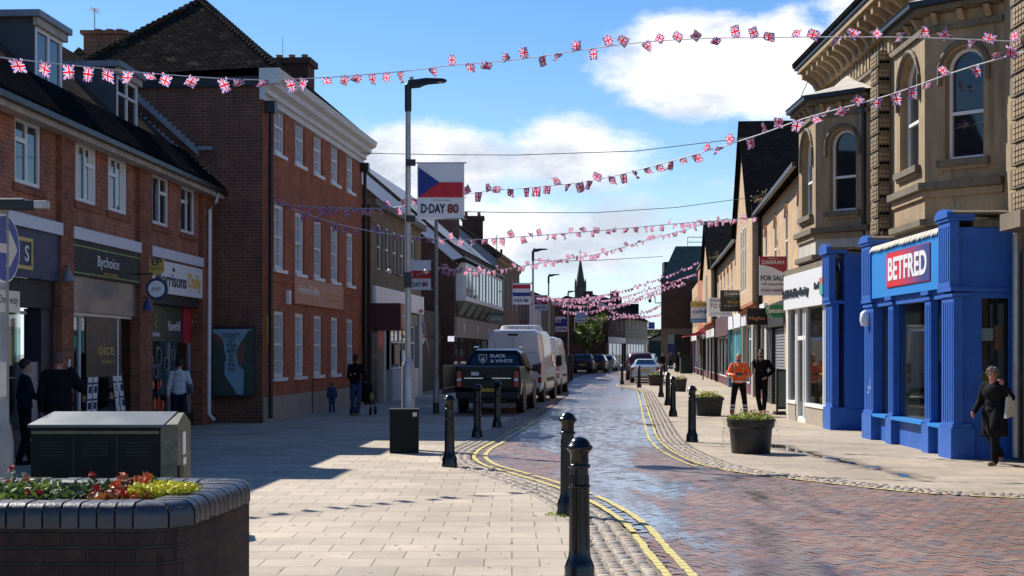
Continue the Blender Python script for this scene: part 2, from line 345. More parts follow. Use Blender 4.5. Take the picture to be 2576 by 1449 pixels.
def slab(name, c1, c2, mortar, bw, bh, puddle=False, rot=0):
    b = NB(name); uv = b.mapv(b.uv(), rot=(0, 0, rot)); p = b.obj()
    t = b.n('ShaderNodeTexBrick'); b.lk(uv, t.inputs['Vector']); t.inputs['Scale'].default_value = 1; t.offset = .5
    t.inputs['Brick Width'].default_value = bw; t.inputs['Row Height'].default_value = bh; t.inputs['Mortar Size'].default_value = .0055; t.inputs['Mortar Smooth'].default_value = .2
    t.inputs['Color1'].default_value = (*c1, 1); t.inputs['Color2'].default_value = (*c2, 1)
    mm = b.mix(b.ramp(b.noise(p, .8, 3), [(.45, 0), (.62, 1)]), mortar, (.13, .15, .04))
    b.lk(mm, t.inputs['Mortar'])
    big = b.ramp(b.noise(p, .7, 6, .7), [(.3, .80), (.7, 1.10)]); fine = b.ramp(b.noise(p, 55, 4), [(.3, .86), (.7, 1.10)])
    spots = b.mix(1., b.ramp(b.noise(p, 6.5, 2, .5), [(.70, 1), (.74, .78)]), b.mix(1., b.ramp(b.noise(p, 26, 1, .4), [(.74, 1), (.77, .62)]), b.ramp(b.noise(p, .28, 5, .6), [(.4, .86), (.6, 1.04)]), 'MULTIPLY'), 'MULTIPLY')
    c = b.mix(1., b.mix(1., t.outputs[0], big, 'MULTIPLY'), b.mix(1., fine, spots, 'MULTIPLY'), 'MULTIPLY')
    if puddle:
        sx = b.n('ShaderNodeSeparateXYZ'); b.lk(p, sx.inputs[0]); X, Y = sx.outputs[0], sx.outputs[1]
        n = b.noise(b.mapv(p, (1.0, .5, 1)), 1.6, 5, .65)
        # the shallow drain channel in the footway, running from beside the tub towards the road
        ln = b.math('ADD', b.math('MULTIPLY', b.math('SUBTRACT', Y, 20.), -.085), 5.45)
        dx = b.math('ABSOLUTE', b.math('SUBTRACT', X, ln))
        wd = b.n('ShaderNodeMapRange'); b.lk(dx, wd.inputs[0]); wd.inputs[1].default_value = .0; wd.inputs[2].default_value = .75; wd.inputs[3].default_value = .32; wd.inputs[4].default_value = -.25
        en = b.n('ShaderNodeMapRange'); b.lk(b.math('ABSOLUTE', b.math('SUBTRACT', Y, 23.6)), en.inputs[0]); en.inputs[1].default_value = 3.6; en.inputs[2].default_value = 5.6; en.inputs[3].default_value = 0; en.inputs[4].default_value = -.5
        s = b.math('ADD', b.math('ADD', n, wd.outputs[0]), en.outputs[0])
        damp = b.n('ShaderNodeMapRange', interpolation_type='SMOOTHSTEP'); b.lk(s, damp.inputs[0]); damp.inputs[1].default_value = .56; damp.inputs[2].default_value = .72
        wet = b.n('ShaderNodeMapRange', interpolation_type='SMOOTHSTEP'); b.lk(s, wet.inputs[0]); wet.inputs[1].default_value = .75; wet.inputs[2].default_value = .80
        c = b.mix(b.math('MULTIPLY', damp.outputs[0], .62), c, (.10, .075, .055))
        c = b.mix(wet.outputs[0], c, (.03, .025, .022))
        rr = b.n('ShaderNodeMapRange'); b.lk(wet.outputs[0], rr.inputs[0]); rr.inputs[3].default_value = .8; rr.inputs[4].default_value = .03
        b.rough(rr.outputs[0])
        h = b.math('MULTIPLY', b.math('ADD', b.math('MULTIPLY', t.outputs[1], -1.), b.math('MULTIPLY', b.noise(p, 60, 3), .35)), b.math('SUBTRACT', 1., wet.outputs[0]))
    else:
        b.rough(.82); h = b.math('ADD', b.math('MULTIPLY', t.outputs[1], -1.), b.math('MULTIPLY', b.noise(p, 60, 3), .35))
    b.col(c); b.bump(h, .5, .006)
slab('slab_left', (.55, .45, .33), (.43, .355, .265), (.14, .12, .09), .45, .45)
slab('slab_right', (.50, .405, .295), (.40, .33, .245), (.20, .165, .12), .6, .45, True)
slab('bay_block', (.20, .12, .10), (.14, .095, .085), (.09, .075, .065), .2, .1, rot=R(5))
slab('far_ground', (.22, .19, .16), (.20, .17, .14), (.15, .13, .11), .45, .45)
def sett():
    b = NB('sett'); a = b.n('ShaderNodeNewGeometry').outputs['Random Per Island']; p = b.obj()
    r = b.ramp(a, [(0, (.22, .19, .155)), (.3, (.34, .285, .22)), (.6, (.38, .27, .19)), (.8, (.27, .245, .22)), (1, (.44, .36, .27))])
    b.col(b.mix(1., r, b.ramp(b.noise(p, 25, 4), [(.3, .75), (.7, 1.15)]), 'MULTIPLY')); b.rough(.7); b.bump(b.noise(p, 35, 4), .6, .01)
sett()
plain('sett_joint', (.30, .245, .18), .9, var=.4, nscale=8)
def coping():
    b = NB('coping_brick'); a = b.n('ShaderNodeNewGeometry').outputs['Random Per Island']; p = b.obj()
    r = b.ramp(a, [(0, (.020, .021, .027)), (1, (.045, .043, .050))]); nz = b.noise(p, 22, 4)
    spots = b.ramp(b.noise(p, 7, 3), [(.68, 0), (.74, .6)])
    b.col(b.mix(spots, b.mix(1., r, b.ramp(nz, [(.3, .7), (.7, 1.2)]), 'MULTIPLY'), (.20, .17, .12))); b.rough(b.ramp(nz, [(.3, .30), (.7, .5)])); b.b.inputs['Specular IOR Level'].default_value = .7
    b.bump(b.noise(p, 60, 3), .3, .006)
coping()
def union_flag():
    b = NB('union_flag'); sx = b.n('ShaderNodeSeparateXYZ'); b.lk(b.uv(), sx.inputs[0])
    m = b.math
    u = m('SUBTRACT', m('MULTIPLY', sx.outputs[0], 2.), 1.); v = m('SUBTRACT', m('MULTIPLY', sx.outputs[1], 2.), 1.)
    au, av = m('ABSOLUTE', u), m('ABSOLUTE', v)
    d = m('ABSOLUTE', m('SUBTRACT', au, av)); cross = m('MINIMUM', au, av)
    f = lambda x, t: m('LESS_THAN', x, t)
    c = b.mix(f(d, .24), (.018, .03, .26), (.66, .64, .74)); c = b.mix(f(d, .085), c, (.60, .015, .05))
    c = b.mix(f(cross, .27), c, (.66, .64, .74)); c = b.mix(f(cross, .15), c, (.62, .012, .045))
    b.col(c); b.rough(.45)
    out = b.N['Material Output']; tl = b.n('ShaderNodeBsdfTranslucent'); b.lk(c, tl.inputs[0])
    mx = b.n('ShaderNodeMixShader'); mx.inputs[0].default_value = .68; b.lk(b.b.outputs[0], mx.inputs[1]); b.lk(tl.outputs[0], mx.inputs[2]); b.lk(mx.outputs[0], out.inputs[0])
union_flag()
def betfred_sign():
    b = NB('sign_red_blue'); sx = b.n('ShaderNodeSeparateXYZ'); b.lk(b.uv(), sx.inputs[0])
    b.col(b.ramp(sx.outputs[0], [(.30, (.62, .02, .03)), (.85, (.03, .05, .22))])); b.rough(.5)
betfred_sign()

# ---------------- mesh helpers ----------------
class Fr:
    """a vertical plane in the place: s runs along it, d stands out of it, z is up"""
    def __init__(f, o, u, n):
        f.o = Vector((o[0], o[1])); f.u = Vector(u).normalized(); f.n = Vector(n).normalized()
    def P(f, s, d, z):
        p = f.o + f.u * s + f.n * d; return Vector((p.x, p.y, z))
    def sh(f, s, d=0): return Fr(f.o + f.u * s + f.n * d, f.u, f.n)
    def px(f, x, y=None, d=0.):
        """where the sight line through a photo pixel meets the plane standing d proud: (s, z)"""
        rx = (x - CX) / FPX; o = f.o + f.n * d
        # o.x + s u.x = rx (o.y + s u.y)
        s = (rx * o.y - o.x) / (f.u.x - rx * f.u.y); Y = o.y + s * f.u.y
        return s if y is None else (s, EYE + (HY - y) * Y / FPX)
    def depth(f, s, d=0): return (f.o + f.u * s + f.n * d).y
    def zy(f, s, y, d=0.): return EYE + (HY - y) * f.depth(s, d) / FPX
W0 = Fr((0, 0), (1, 0), (0, 1))
def at(x, y, Y): return Vector(((x - CX) * Y / FPX, Y, EYE + (HY - y) * Y / FPX))
def ground(x, y):
    Y = EYE * FPX / (y - HY); return Vector(((x - CX) * Y / FPX, Y, 0))

def origin_of(o):
    v = Vector((0, 0, 0))
    while o is not None: v = v + Vector(o.location); o = o.parent
    return v
class MB:
    def __init__(s): s.v = []; s.f = []; s.m = []; s.mats = []; s.uvs = {}
    def mi(s, m):
        if m not in s.mats: s.mats.append(m)
        return s.mats.index(m)
    def add(s, vs, fs, m):
        k = len(s.v); s.v.extend(Vector(q) for q in vs); i = s.mi(m)
        for f in fs: s.f.append([k + j for j in f]); s.m.append(i)
        return k
    def box(s, F, s0, s1, d0, d1, z0, z1, m):
        vs = [F.P(a, b, c) for c in (z0, z1) for b in (d0, d1) for a in (s0, s1)]
        s.add(vs, [(0, 1, 3, 2), (4, 6, 7, 5), (0, 4, 5, 1), (2, 3, 7, 6), (0, 2, 6, 4), (1, 5, 7, 3)], m); return s
    def wbox(s, c, size, m, rz=0):
        u = (math.cos(rz), math.sin(rz)); n = (-u[1], u[0]); F = Fr((c[0], c[1]), u, n)
        return s.box(F, -size[0] / 2, size[0] / 2, -size[1] / 2, size[1] / 2, c[2], c[2] + size[2], m)
    def quad(s, pts, m, uv=None):
        s.add(pts, [tuple(range(len(pts)))], m)
        if uv: s.uvs[len(s.f) - 1] = uv
        return s
    def poly(s, F, sz, d, m, thick=0.):
        """polygon (s,z) in the plane at d, optionally with thickness going back"""
        n = len(sz)
        if thick:
            vs = [F.P(a, d, z) for a, z in sz] + [F.P(a, d - thick, z) for a, z in sz]
            s.add(vs, [tuple(range(n)), tuple(range(2 * n - 1, n - 1, -1))] + [(i, (i + 1) % n, n + (i + 1) % n, n + i) for i in range(n)], m)
        else: s.add([F.P(a, d, z) for a, z in sz], [tuple(range(n))], m)
        return s
    def extr(s, F, dz, s0, s1, m):
        """profile of (d,z) points extruded along s"""
        n = len(dz); vs = [F.P(s0, d, z) for d, z in dz] + [F.P(s1, d, z) for d, z in dz]
        s.add(vs, [tuple(range(n)), tuple(range(2 * n - 1, n - 1, -1))] + [(i, (i + 1) % n, n + (i + 1) % n, n + i) for i in range(n)], m); return s
    def tube(s, pts, r, m, seg=8, cap=True, radii=None):
        pts = [Vector(p) for p in pts]; rings = []
        for i, p in enumerate(pts):
            t = (pts[min(i + 1, len(pts) - 1)] - pts[max(i - 1, 0)]).normalized()
            a = t.cross(Vector((0, 0, 1))) if abs(t.z) < .95 else t.cross(Vector((1, 0, 0))); a.normalize(); b = t.cross(a)
            rr = radii[i] if radii else r
            rings.append([p + (a * math.cos(q) + b * math.sin(q)) * rr for q in (2 * math.pi * j / seg for j in range(seg))])
        k = len(s.v); vs = [v for g in rings for v in g]; fs = []
        for i in range(len(pts) - 1):
            for j in range(seg): fs.append((i * seg + j, i * seg + (j + 1) % seg, (i + 1) * seg + (j + 1) % seg, (i + 1) * seg + j))
        if cap: fs += [tuple(range(seg)), tuple(range((len(pts) - 1) * seg, len(pts) * seg))]
        s.add(vs, fs, m); return s
    def lathe(s, c, prof, m, seg=20, sx=1., sy=1.):
        """prof (r,z) pairs turned about a vertical axis at c"""
        k = len(prof); vs = []; fs = []
        for r, z in prof:
            for j in range(seg):
                q = 2 * math.pi * j / seg; vs.append((c[0] + r * math.cos(q) * sx, c[1] + r * math.sin(q) * sy, c[2] + z))
        for i in range(k - 1):
            for j in range(seg): fs.append((i * seg + j, i * seg + (j + 1) % seg, (i + 1) * seg + (j + 1) % seg, (i + 1) * seg + j))
        fs += [tuple(range(seg)), tuple(range((k - 1) * seg, k * seg))]
        s.add(vs, fs, m); return s
    def ball(s, c, r, m, sc=(1, 1, 1), seg=10, rings=7, wob=0, R_=None):
        vs = []; fs = []; c = Vector(c)
        for i in range(rings + 1):
            th = math.pi * i / rings
            for j in range(seg):
                q = 2 * math.pi * j / seg; k = 1 + (rnd.uniform(-wob, wob) if wob else 0)
                v = Vector((math.sin(th) * math.cos(q) * sc[0], math.sin(th) * math.sin(q) * sc[1], math.cos(th) * sc[2])) * r * k
                if R_: v = R_ @ v
                vs.append(c + v)
        for i in range(rings):
            for j in range(seg): fs.append((i * seg + j, i * seg + (j + 1) % seg, (i + 1) * seg + (j + 1) % seg, (i + 1) * seg + j))
        s.add(vs, fs, m); return s
    def leaf(s, p, size, m, up=.3, asp=.8):
        n = Vector((rnd.gauss(0, 1), rnd.gauss(0, 1), abs(rnd.gauss(0, 1)) + up)).normalized()
        a = n.orthogonal().normalized(); a.rotate(Matrix.Rotation(rnd.uniform(0, 6.28), 3, n)); b = n.cross(a) * asp; p = Vector(p)
        s.add([p - a * size, p - b * size * .6 + n * size * .12, p + a * size, p + b * size * .6 + n * size * .12], [(0, 1, 2, 3)], m); return s
    def build(s, name, parent=None, smooth=False, bevel=0, label=None, angle=40):
        off = origin_of(parent); me = bpy.data.meshes.new(name)
        me.from_pydata([v - off for v in s.v], [], s.f)
        for m in s.mats: me.materials.append(MATS[m])
        me.polygons.foreach_set('material_index', s.m)
        uvl = me.uv_layers.new(name='UV')
        vs = s.v
        for fi, p in enumerate(me.polygons):
            n = p.normal
            if fi in s.uvs:
                for li, t in zip(p.loop_indices, s.uvs[fi]): uvl.data[li].uv = t
                continue
            if abs(n.z) > .93:
                for li in p.loop_indices: q = vs[me.loops[li].vertex_index]; uvl.data[li].uv = (q.x, q.y)
            else:
                t = Vector((-n.y, n.x)).normalized(); k = 1 / max(.3, math.sqrt(max(0., 1 - n.z * n.z)))
                for li in p.loop_indices: q = vs[me.loops[li].vertex_index]; uvl.data[li].uv = (q.x * t.x + q.y * t.y, q.z * k)
        bm = bmesh.new(); bm.from_mesh(me)
        bmesh.ops.recalc_face_normals(bm, faces=bm.faces); bm.to_mesh(me); bm.free()
        if smooth:
            me.shade_smooth()
            me.set_sharp_from_angle(angle=R(angle))
        o = bpy.data.objects.new(name, me); sc.collection.objects.link(o)
        if parent is not None: o.parent = parent
        if bevel:
            md = o.modifiers.new('bevel', 'BEVEL'); md.width = bevel; md.segments = 2; md.limit_method = 'ANGLE'; md.angle_limit = R(35)
        if label: o['label'] = label
        return o

def thing(name, label, cat, loc=(0, 0, 0), rz=0, group=None):
    o = bpy.data.objects.new(name, None); sc.collection.objects.link(o); o.location = loc; o.rotation_euler = (0, 0, rz); o.empty_display_size = .2
    o['label'] = label; o['category'] = cat
    if group: o['group'] = group
    return o
def tag(o, label, cat, group=None):
    o['label'] = label; o['category'] = cat
    if group: o['group'] = group
    return o
def struct(o): o['kind'] = 'structure'; return o
def kids(o): return [c for c in sc.objects if c.parent == o]
def dup(root, loc, rz, label, group=None, scale=1):
    r = root.copy(); sc.collection.objects.link(r); r.location = loc; r.rotation_euler = (0, 0, rz); r['label'] = label
    if group: r['group'] = group
    if scale != 1: r.scale = (scale,) * 3
    for ch in kids(root):
        c = ch.copy(); sc.collection.objects.link(c); c.parent = r
        for g in kids(ch):
            d = g.copy(); sc.collection.objects.link(d); d.parent = c
    return r

def text(F, s_, d, z, string, m, parent=None, w=None, h=None, name='lettering', ext=.006, bold=0., align='C', slant=0):
    """real raised lettering on plane F, centred at s_ (or starting there), baseline at z; reads left to right seen from the +n side"""
    cu = bpy.data.curves.new('txt', 'FONT'); cu.body = string; cu.size = 1; cu.extrude = 0; cu.offset = bold; cu.resolution_u = 3
    ob = bpy.data.objects.new('txt', cu); sc.collection.objects.link(ob)
    dg = bpy.context.evaluated_depsgraph_get(); me = bpy.data.meshes.new_from_object(ob.evaluated_get(dg))
    bpy.data.objects.remove(ob); bpy.data.curves.remove(cu)
    xs = [v.co.x for v in me.vertices]; ys = [v.co.y for v in me.vertices]
    if not xs: return None
    x0, x1, y0, y1 = min(xs), max(xs), min(ys), max(ys); W, H = x1 - x0, y1 - y0
    kx = (w / W) if w else None; ky = (h / H) if h else None
    if kx is None: kx = ky
    if ky is None: ky = kx
    r2 = Vector((-F.n.y, F.n.x))          # reading direction: up x n
    base = F.P(s_, d + ext, z); mb = MB(); fs = [tuple(p.vertices) for p in me.polygons]
    ox = (x0 + x1) / 2 if align == 'C' else x0
    V = []
    for v in me.vertices:
        a = (v.co.x - ox) * kx; b = (v.co.y - y0) * ky; a += slant * b
        V.append(Vector((base.x + r2.x * a, base.y + r2.y * a, base.z + b)))
    bpy.data.meshes.remove(me)
    mb.add(V, fs, m)
    # sides: extrude back to the board
    nb = Vector((F.n.x, F.n.y, 0)) * ext; ed = {}
    for f in fs:
        for i in range(len(f)):
            e = (f[i], f[(i + 1) % len(f)]); k = tuple(sorted(e)); ed[k] = ed.get(k, 0) + 1
    bnd = [k for k, c in ed.items() if c == 1]
    vs = []; qs = []
    for a, b in bnd:
        k = len(vs); vs += [V[a], V[b], V[b] - nb, V[a] - nb]; qs.append((k, k + 1, k + 2, k + 3))
    if ext > .002: mb.add(vs, qs, m)
    return mb.build(name, parent)

def wall(mb, F, s0, s1, z0, z1, ops, m, rev=.12, mrev=None, d=0.):
    """brick wall face with real openings; ops = (s0,s1,z0,z1[,arch])"""
    mrev = mrev or m
    S = sorted({s0, s1, *[o[0] for o in ops], *[o[1] for o in ops]}); Z = sorted({z0, z1, *[o[2] for o in ops], *[o[3] for o in ops]})
    S = [a for a in S if s0 - 1e-6 <= a <= s1 + 1e-6]; Z = [a for a in Z if z0 - 1e-6 <= a <= z1 + 1e-6]
    for i in range(len(S) - 1):
        for j in range(len(Z) - 1):
            a, b = (S[i] + S[i + 1]) / 2, (Z[j] + Z[j + 1]) / 2
            if any(o[0] < a < o[1] and o[2] < b < o[3] for o in ops): continue
            mb.poly(F, [(S[i], Z[j]), (S[i + 1], Z[j]), (S[i + 1], Z[j + 1]), (S[i], Z[j + 1])], d, m)
    for o in ops:
        a0, a1, b0, b1 = o[:4]; arch = len(o) > 4 and o[4]
        if arch:
            r = (a1 - a0) / 2; cz = b1 - r; c = (a0 + a1) / 2; n = 8
            L = [(c - r * math.cos(math.pi * k / (2 * n)), cz + r * math.sin(math.pi * k / (2 * n))) for k in range(n + 1)]
            Rr = [(2 * c - x, z) for x, z in L]
            mb.poly(F, L + [(a0, b1)], d, m); mb.poly(F, Rr + [(a1, b1)], d, m)
            path = [(a0, b0)] + L + Rr[::-1][1:] + [(a1, b0)]
        else: path = [(a0, b0), (a0, b1), (a1, b1), (a1, b0)]
        path = path + [path[0]]
        for k in range(len(path) - 1):
            p, q = path[k], path[k + 1]
            mb.add([F.P(p[0], d, p[1]), F.P(q[0], d, q[1]), F.P(q[0], d - rev, q[1]), F.P(p[0], d - rev, p[1])], [(0, 1, 2, 3)], mrev)

def window(F, s0, s1, z0, z1, parent, d=-.10, cols=1, rows=1, split=None, fr='white_pvc', pane='pane', fw=.055, arch=False, sill=None, curtain=False, bar=.022, name='window', t=.05):
    """frame with its pane as sub-part; split = list of heights (0..1) of thick rails"""
    mb = MB()
    if arch:
        r = (s1 - s0) / 2; cz = z1 - r; c = (s0 + s1) / 2; n = 10
        outer = [(s0, z0)] + [(c - r * math.cos(math.pi * k / n), cz + r * math.sin(math.pi * k / n)) for k in range(n + 1)] + [(s1, z0)]
        q = r - fw; inner = [(s0 + fw, z0 + fw)] + [(c - q * math.cos(math.pi * k / n), cz + q * math.sin(math.pi * k / n)) for k in range(n + 1)] + [(s1 - fw, z0 + fw)]
        m_ = len(outer)
        for k in range(m_):
            a, b, c_, e = outer[k], outer[(k + 1) % m_], inner[(k + 1) % m_], inner[k]
            mb.poly(F, [a, b, c_, e], d + t, fr, t)
    else:
        mb.box(F, s0, s0 + fw, d, d + t, z0, z1, fr); mb.box(F, s1 - fw, s1, d, d + t, z0, z1, fr)
        mb.box(F, s0 + fw, s1 - fw, d, d + t, z0, z0 + fw, fr); mb.box(F, s0 + fw, s1 - fw, d, d + t, z1 - fw, z1, fr)
    for h in (split or []):
        zc = z0 + (z1 - z0) * h; mb.box(F, s0 + fw, s1 - fw, d + .004, d + t + .012, zc - .028, zc + .028, fr)
    for i in range(1, cols):
        c = s0 + (s1 - s0) * i / cols; mb.box(F, c - bar, c + bar, d + .006, d + t - .008, z0 + fw, z1 - fw - ((s1 - s0) * .03 if arch else 0), fr)
    for j in range(1, rows):
        c = z0 + (z1 - z0) * j / rows; mb.box(F, s0 + fw, s1 - fw, d + .009, d + t - .012, c - bar * .6, c + bar * .6, fr)
    if sill: mb.box(F, s0 - .1, s1 + .1, d, .07, z0 - .09, z0, sill)
    w_ = mb.build(name, parent)
    pb = MB()
    if arch: pb.poly(F, inner, d + .012, pane)
    else: pb.poly(F, [(s0 + fw * .6, z0 + fw * .6), (s1 - fw * .6, z0 + fw * .6), (s1 - fw * .6, z1 - fw * .6), (s0 + fw * .6, z1 - fw * .6)], d + .014, pane)
    pb.build('pane', w_)
    if curtain:
        cw = (s1 - s0) * .22
        for q in (s0 + fw, s1 - fw - cw): MB().box(F, q, q + cw, d + .018, d + .022, z0 + fw, z1 - fw, 'curtain').build('curtain', w_)
    return w_
def smooth_line(pts, step=.5):
    out = []; n = len(pts)
    for i in range(n - 1):
        p0, p1, p2, p3 = (Vector(pts[max(i - 1, 0)]), Vector(pts[i]), Vector(pts[i + 1]), Vector(pts[min(i + 2, n - 1)]))
        k = max(1, int((p2 - p1).length / step))
        for j in range(k):
            t = j / k; out.append(.5 * ((2 * p1) + (p2 - p0) * t + (2 * p0 - 5 * p1 + 4 * p2 - p3) * t * t + (3 * p1 - p0 - 3 * p2 + p3) * t ** 3))
    out.append(Vector(pts[-1])); return out
def offset_line(pts, d):
    out = []
    for i, p in enumerate(pts):
        t = (pts[min(i + 1, len(pts) - 1)] - pts[max(i - 1, 0)]).normalized(); out.append(Vector((p.x - t.y * d, p.y + t.x * d)))
    return out
def inside(p, poly):
    c = False; j = len(poly) - 1
    for i in range(len(poly)):
        a, b = poly[i], poly[j]
        if (a[1] > p[1]) != (b[1] > p[1]) and p[0] < (b[0] - a[0]) * (p[1] - a[1]) / (b[1] - a[1]) + a[0]: c = not c
        j = i
    return c
# =============== GROUND ===============
LPT = [(1.3, 4), (1.27, 9), (1.25, 11.2), (1.22, 12.8), (1.18, 14.9), (.94, 17.1), (.57, 18.9), (.07, 20.8), (-.35, 22.3), (-.56, 24), (-.51, 26), (-.22, 29), (.65, 38.6), (1.6, 51), (2.5, 64), (2.7, 78), (3.6, 92), (7.3, 133), (14.8, 210), (24, 290)]
RPT = [(30, 14.0), (15, 15.4), (9, 16.3), (6, 17.2), (5.14, 17.7), (4.53, 18.5), (3.88, 19.7), (3.14, 21.2), (2.81, 23.4), (2.83, 28.2), (3.45, 36.6), (5.0, 56), (5.75, 66.5), (5.6, 75.8), (6.3, 85), (7.6, 105), (11, 150), (17.3, 210), (27, 290)]
LL = smooth_line(LPT, .5); RL = smooth_line(RPT, .5)
struct(MB().quad([(-900, -60, -.05), (900, -60, -.05), (900, 1500, -.05), (-900, 1500, -.05)], 'far_ground').build('ground'))
def strip(mb, A, B, z, m):
    n = min(len(A), len(B))
    for i in range(n - 1): mb.quad([(A[i].x, A[i].y, z), (B[i].x, B[i].y, z), (B[i + 1].x, B[i + 1].y, z), (A[i + 1].x, A[i + 1].y, z)], m)
def ngon_fill(mb, pts, z, m):
    from mathutils.geometry import tessellate_polygon
    P = [Vector((p[0], p[1], 0)) for p in pts]
    k = len(mb.v); mb.v.extend(Vector((p.x, p.y, z)) for p in P); i = mb.mi(m)
    for t in tessellate_polygon([P]): mb.f.append([k + j for j in t]); mb.m.append(i)
road_poly = [(p.x, p.y) for p in LL] + [(p.x, p.y) for p in reversed(RL)] + [(30, 4)]
mb = MB(); ngon_fill(mb, road_poly, -.016, 'road_far'); struct(mb.build('road'))
# herringbone paving bricks, each laid as its own face with a slight tilt
def herringbone():
    mb = MB(); near = [(x, y) for x, y in road_poly if y < 50] ; poly = road_poly
    a = R(20); ca, sa = math.cos(a), math.sin(a); g = .1; tones = []; gap = .0035
    for i in range(-60, 330):
        for j in range(0, 520):
            m = (i - j) % 4
            if m == 0: w, h = 2, 1
            elif m == 3: w, h = 1, 2
            else: continue
            x0, y0 = i * g, j * g; cx, cy = x0 + w * g / 2, y0 + h * g / 2
            X = 1 + ca * (cx - 10) - sa * cy + 8; Y = 6 + sa * (cx - 10) + ca * cy
            if Y > 46 or Y < 9.5 or X > Y * .42 + 1 or X < -1.2: continue
            if not inside((X, Y), poly): continue
            tx, ty, dz = rnd.gauss(0, .012), rnd.gauss(0, .012), rnd.gauss(0, .0008)
            q = []
            for ex, ey in ((gap, gap), (w * g - gap, gap), (w * g - gap, h * g - gap), (gap, h * g - gap)):
                lx, ly = x0 + ex, y0 + ey
                q.append((1 + ca * (lx - 10) - sa * ly + 8, 6 + sa * (lx - 10) + ca * ly, -.008 + dz + tx * (ex - w * g / 2) + ty * (ey - h * g / 2)))
            mb.quad(q, 'road_brick'); tones.append(rnd.random())
    o = mb.build('road'); at_ = o.data.attributes.new('tone', 'FLOAT', 'FACE'); at_.data.foreach_set('value', tones)
    struct(o)
herringbone()
# pavements
sb_l = offset_line(LL, .62); sb_r = offset_line(RL, -.5)
cut = [p for p in sb_l if p.y < 200]
pl = [(-40, 2)] + [(p.x, p.y) for p in cut] + [(-40, 200)]
pl = [(-40, 2), (cut[0].x, 2)] + [(p.x, p.y) for p in cut] + [(-40, cut[-1].y)]
mb = MB(); ngon_fill(mb, pl, 0, 'slab_left'); struct(mb.build('pavement_left'))
cr_ = [p for p in sb_r if p.y < 205]
pr = [(p.x, p.y) for p in cr_] + [(60, cr_[-1].y), (60, cr_[0].y)]
mb = MB(); ngon_fill(mb, pr, 0, 'slab_right'); struct(mb.build('pavement_right'))
# sett margins
def setts(line, d0, d1, y0, y1, name):
    mb = MB(); A = offset_line(line, d0); B = offset_line(line, d1)
    strip(mb, A, B, -.004, 'sett_joint')
    fine = smooth_line([(p.x, p.y) for p in line if y0 < p.y < y1 or y1 < p.y < y1 + 1], .115); rows = 4
    sgn = 1 if d1 > d0 else -1; wd = abs(d1 - d0) / rows
    for i in range(len(fine) - 1):
        p, q = fine[i], fine[i + 1]; t = (q - p); L = t.length
        if L < .02: continue
        t = t / L; n = Vector((-t.y, t.x)) * sgn
        for r in range(rows):
            sh = (.0, .06, .025, .085)[r] + rnd.uniform(-.022, .022); a = p + t * (sh + .006) + n * (abs(d0) + r * wd + .008 + rnd.uniform(-.012, .012))
            w_, l_ = wd - .018 - rnd.uniform(0, .022), L - .016 - rnd.uniform(0, .02); h = .003 + rnd.uniform(0, .010); e = .014
            base = [a, a + t * l_, a + t * l_ + n * w_, a + n * w_]; cc = (base[0] + base[2]) / 2
            low = [(v.x, v.y, -.006) for v in base]; top = [(v.x + (cc.x - v.x) * .2, v.y + (cc.y - v.y) * .2, h) for v in base]
            mb.add(low + top, [(4, 5, 6, 7), (0, 1, 5, 4), (1, 2, 6, 5), (2, 3, 7, 6), (3, 0, 4, 7)], 'sett')
    return struct(mb.build(name, smooth=True, angle=80))
setts(LL, .12, .62, 8, 60, 'kerb_left'); setts(RL, -.08, -.5, 14, 70, 'kerb_right')
def lines(line, ds, name, y1=60, y0=0, wd=.075):
    mb = MB()
    for d in ds:
        A = offset_line(line, d - wd / 2); B = offset_line(line, d + wd / 2)
        for i in range(len(A) - 1):
            if not (y0 < A[i].y < y1): continue
            for j in range(3):
                if rnd.random() < .05: continue
                t0, t1 = j / 3, (j + 1) / 3 - .03
                a, b = A[i].lerp(A[i + 1], t0), A[i].lerp(A[i + 1], t1); c, e = B[i].lerp(B[i + 1], t1), B[i].lerp(B[i + 1], t0); k = rnd.uniform(-.007, .007); k2 = rnd.uniform(-.007, .007)
                n = (e - a).normalized()
                mb.quad([(a.x + n.x * k, a.y + n.y * k, .002), (b.x + n.x * k, b.y + n.y * k, .002), (c.x + n.x * k2, c.y + n.y * k2, .002), (e.x + n.x * k2, e.y + n.y * k2, .002)], 'yellow_line')
    return struct(mb.build(name))
lines(LL, (.06, -.13), 'road_marking_left', 40, wd=.068); lines(RL, (-.02,), 'road_marking_right', 80, wd=.05); lines(RL, (.16,), 'road_marking_right', 80, 22, wd=.05)
# parking bays
def bay(line, y0, y1, w_, name):
    P = [p for p in line if y0 < p.y < y1]; mb = MB(); strip(mb, P, offset_line(P, w_), .006, 'bay_block'); struct(mb.build(name))
bay(LL, 39, 66, 2.5, 'road_bay_left'); bay(LL, 96, 150, 2.6, 'road_bay_left_far'); bay(RL, 78, 120, -2.6, 'road_bay_right')

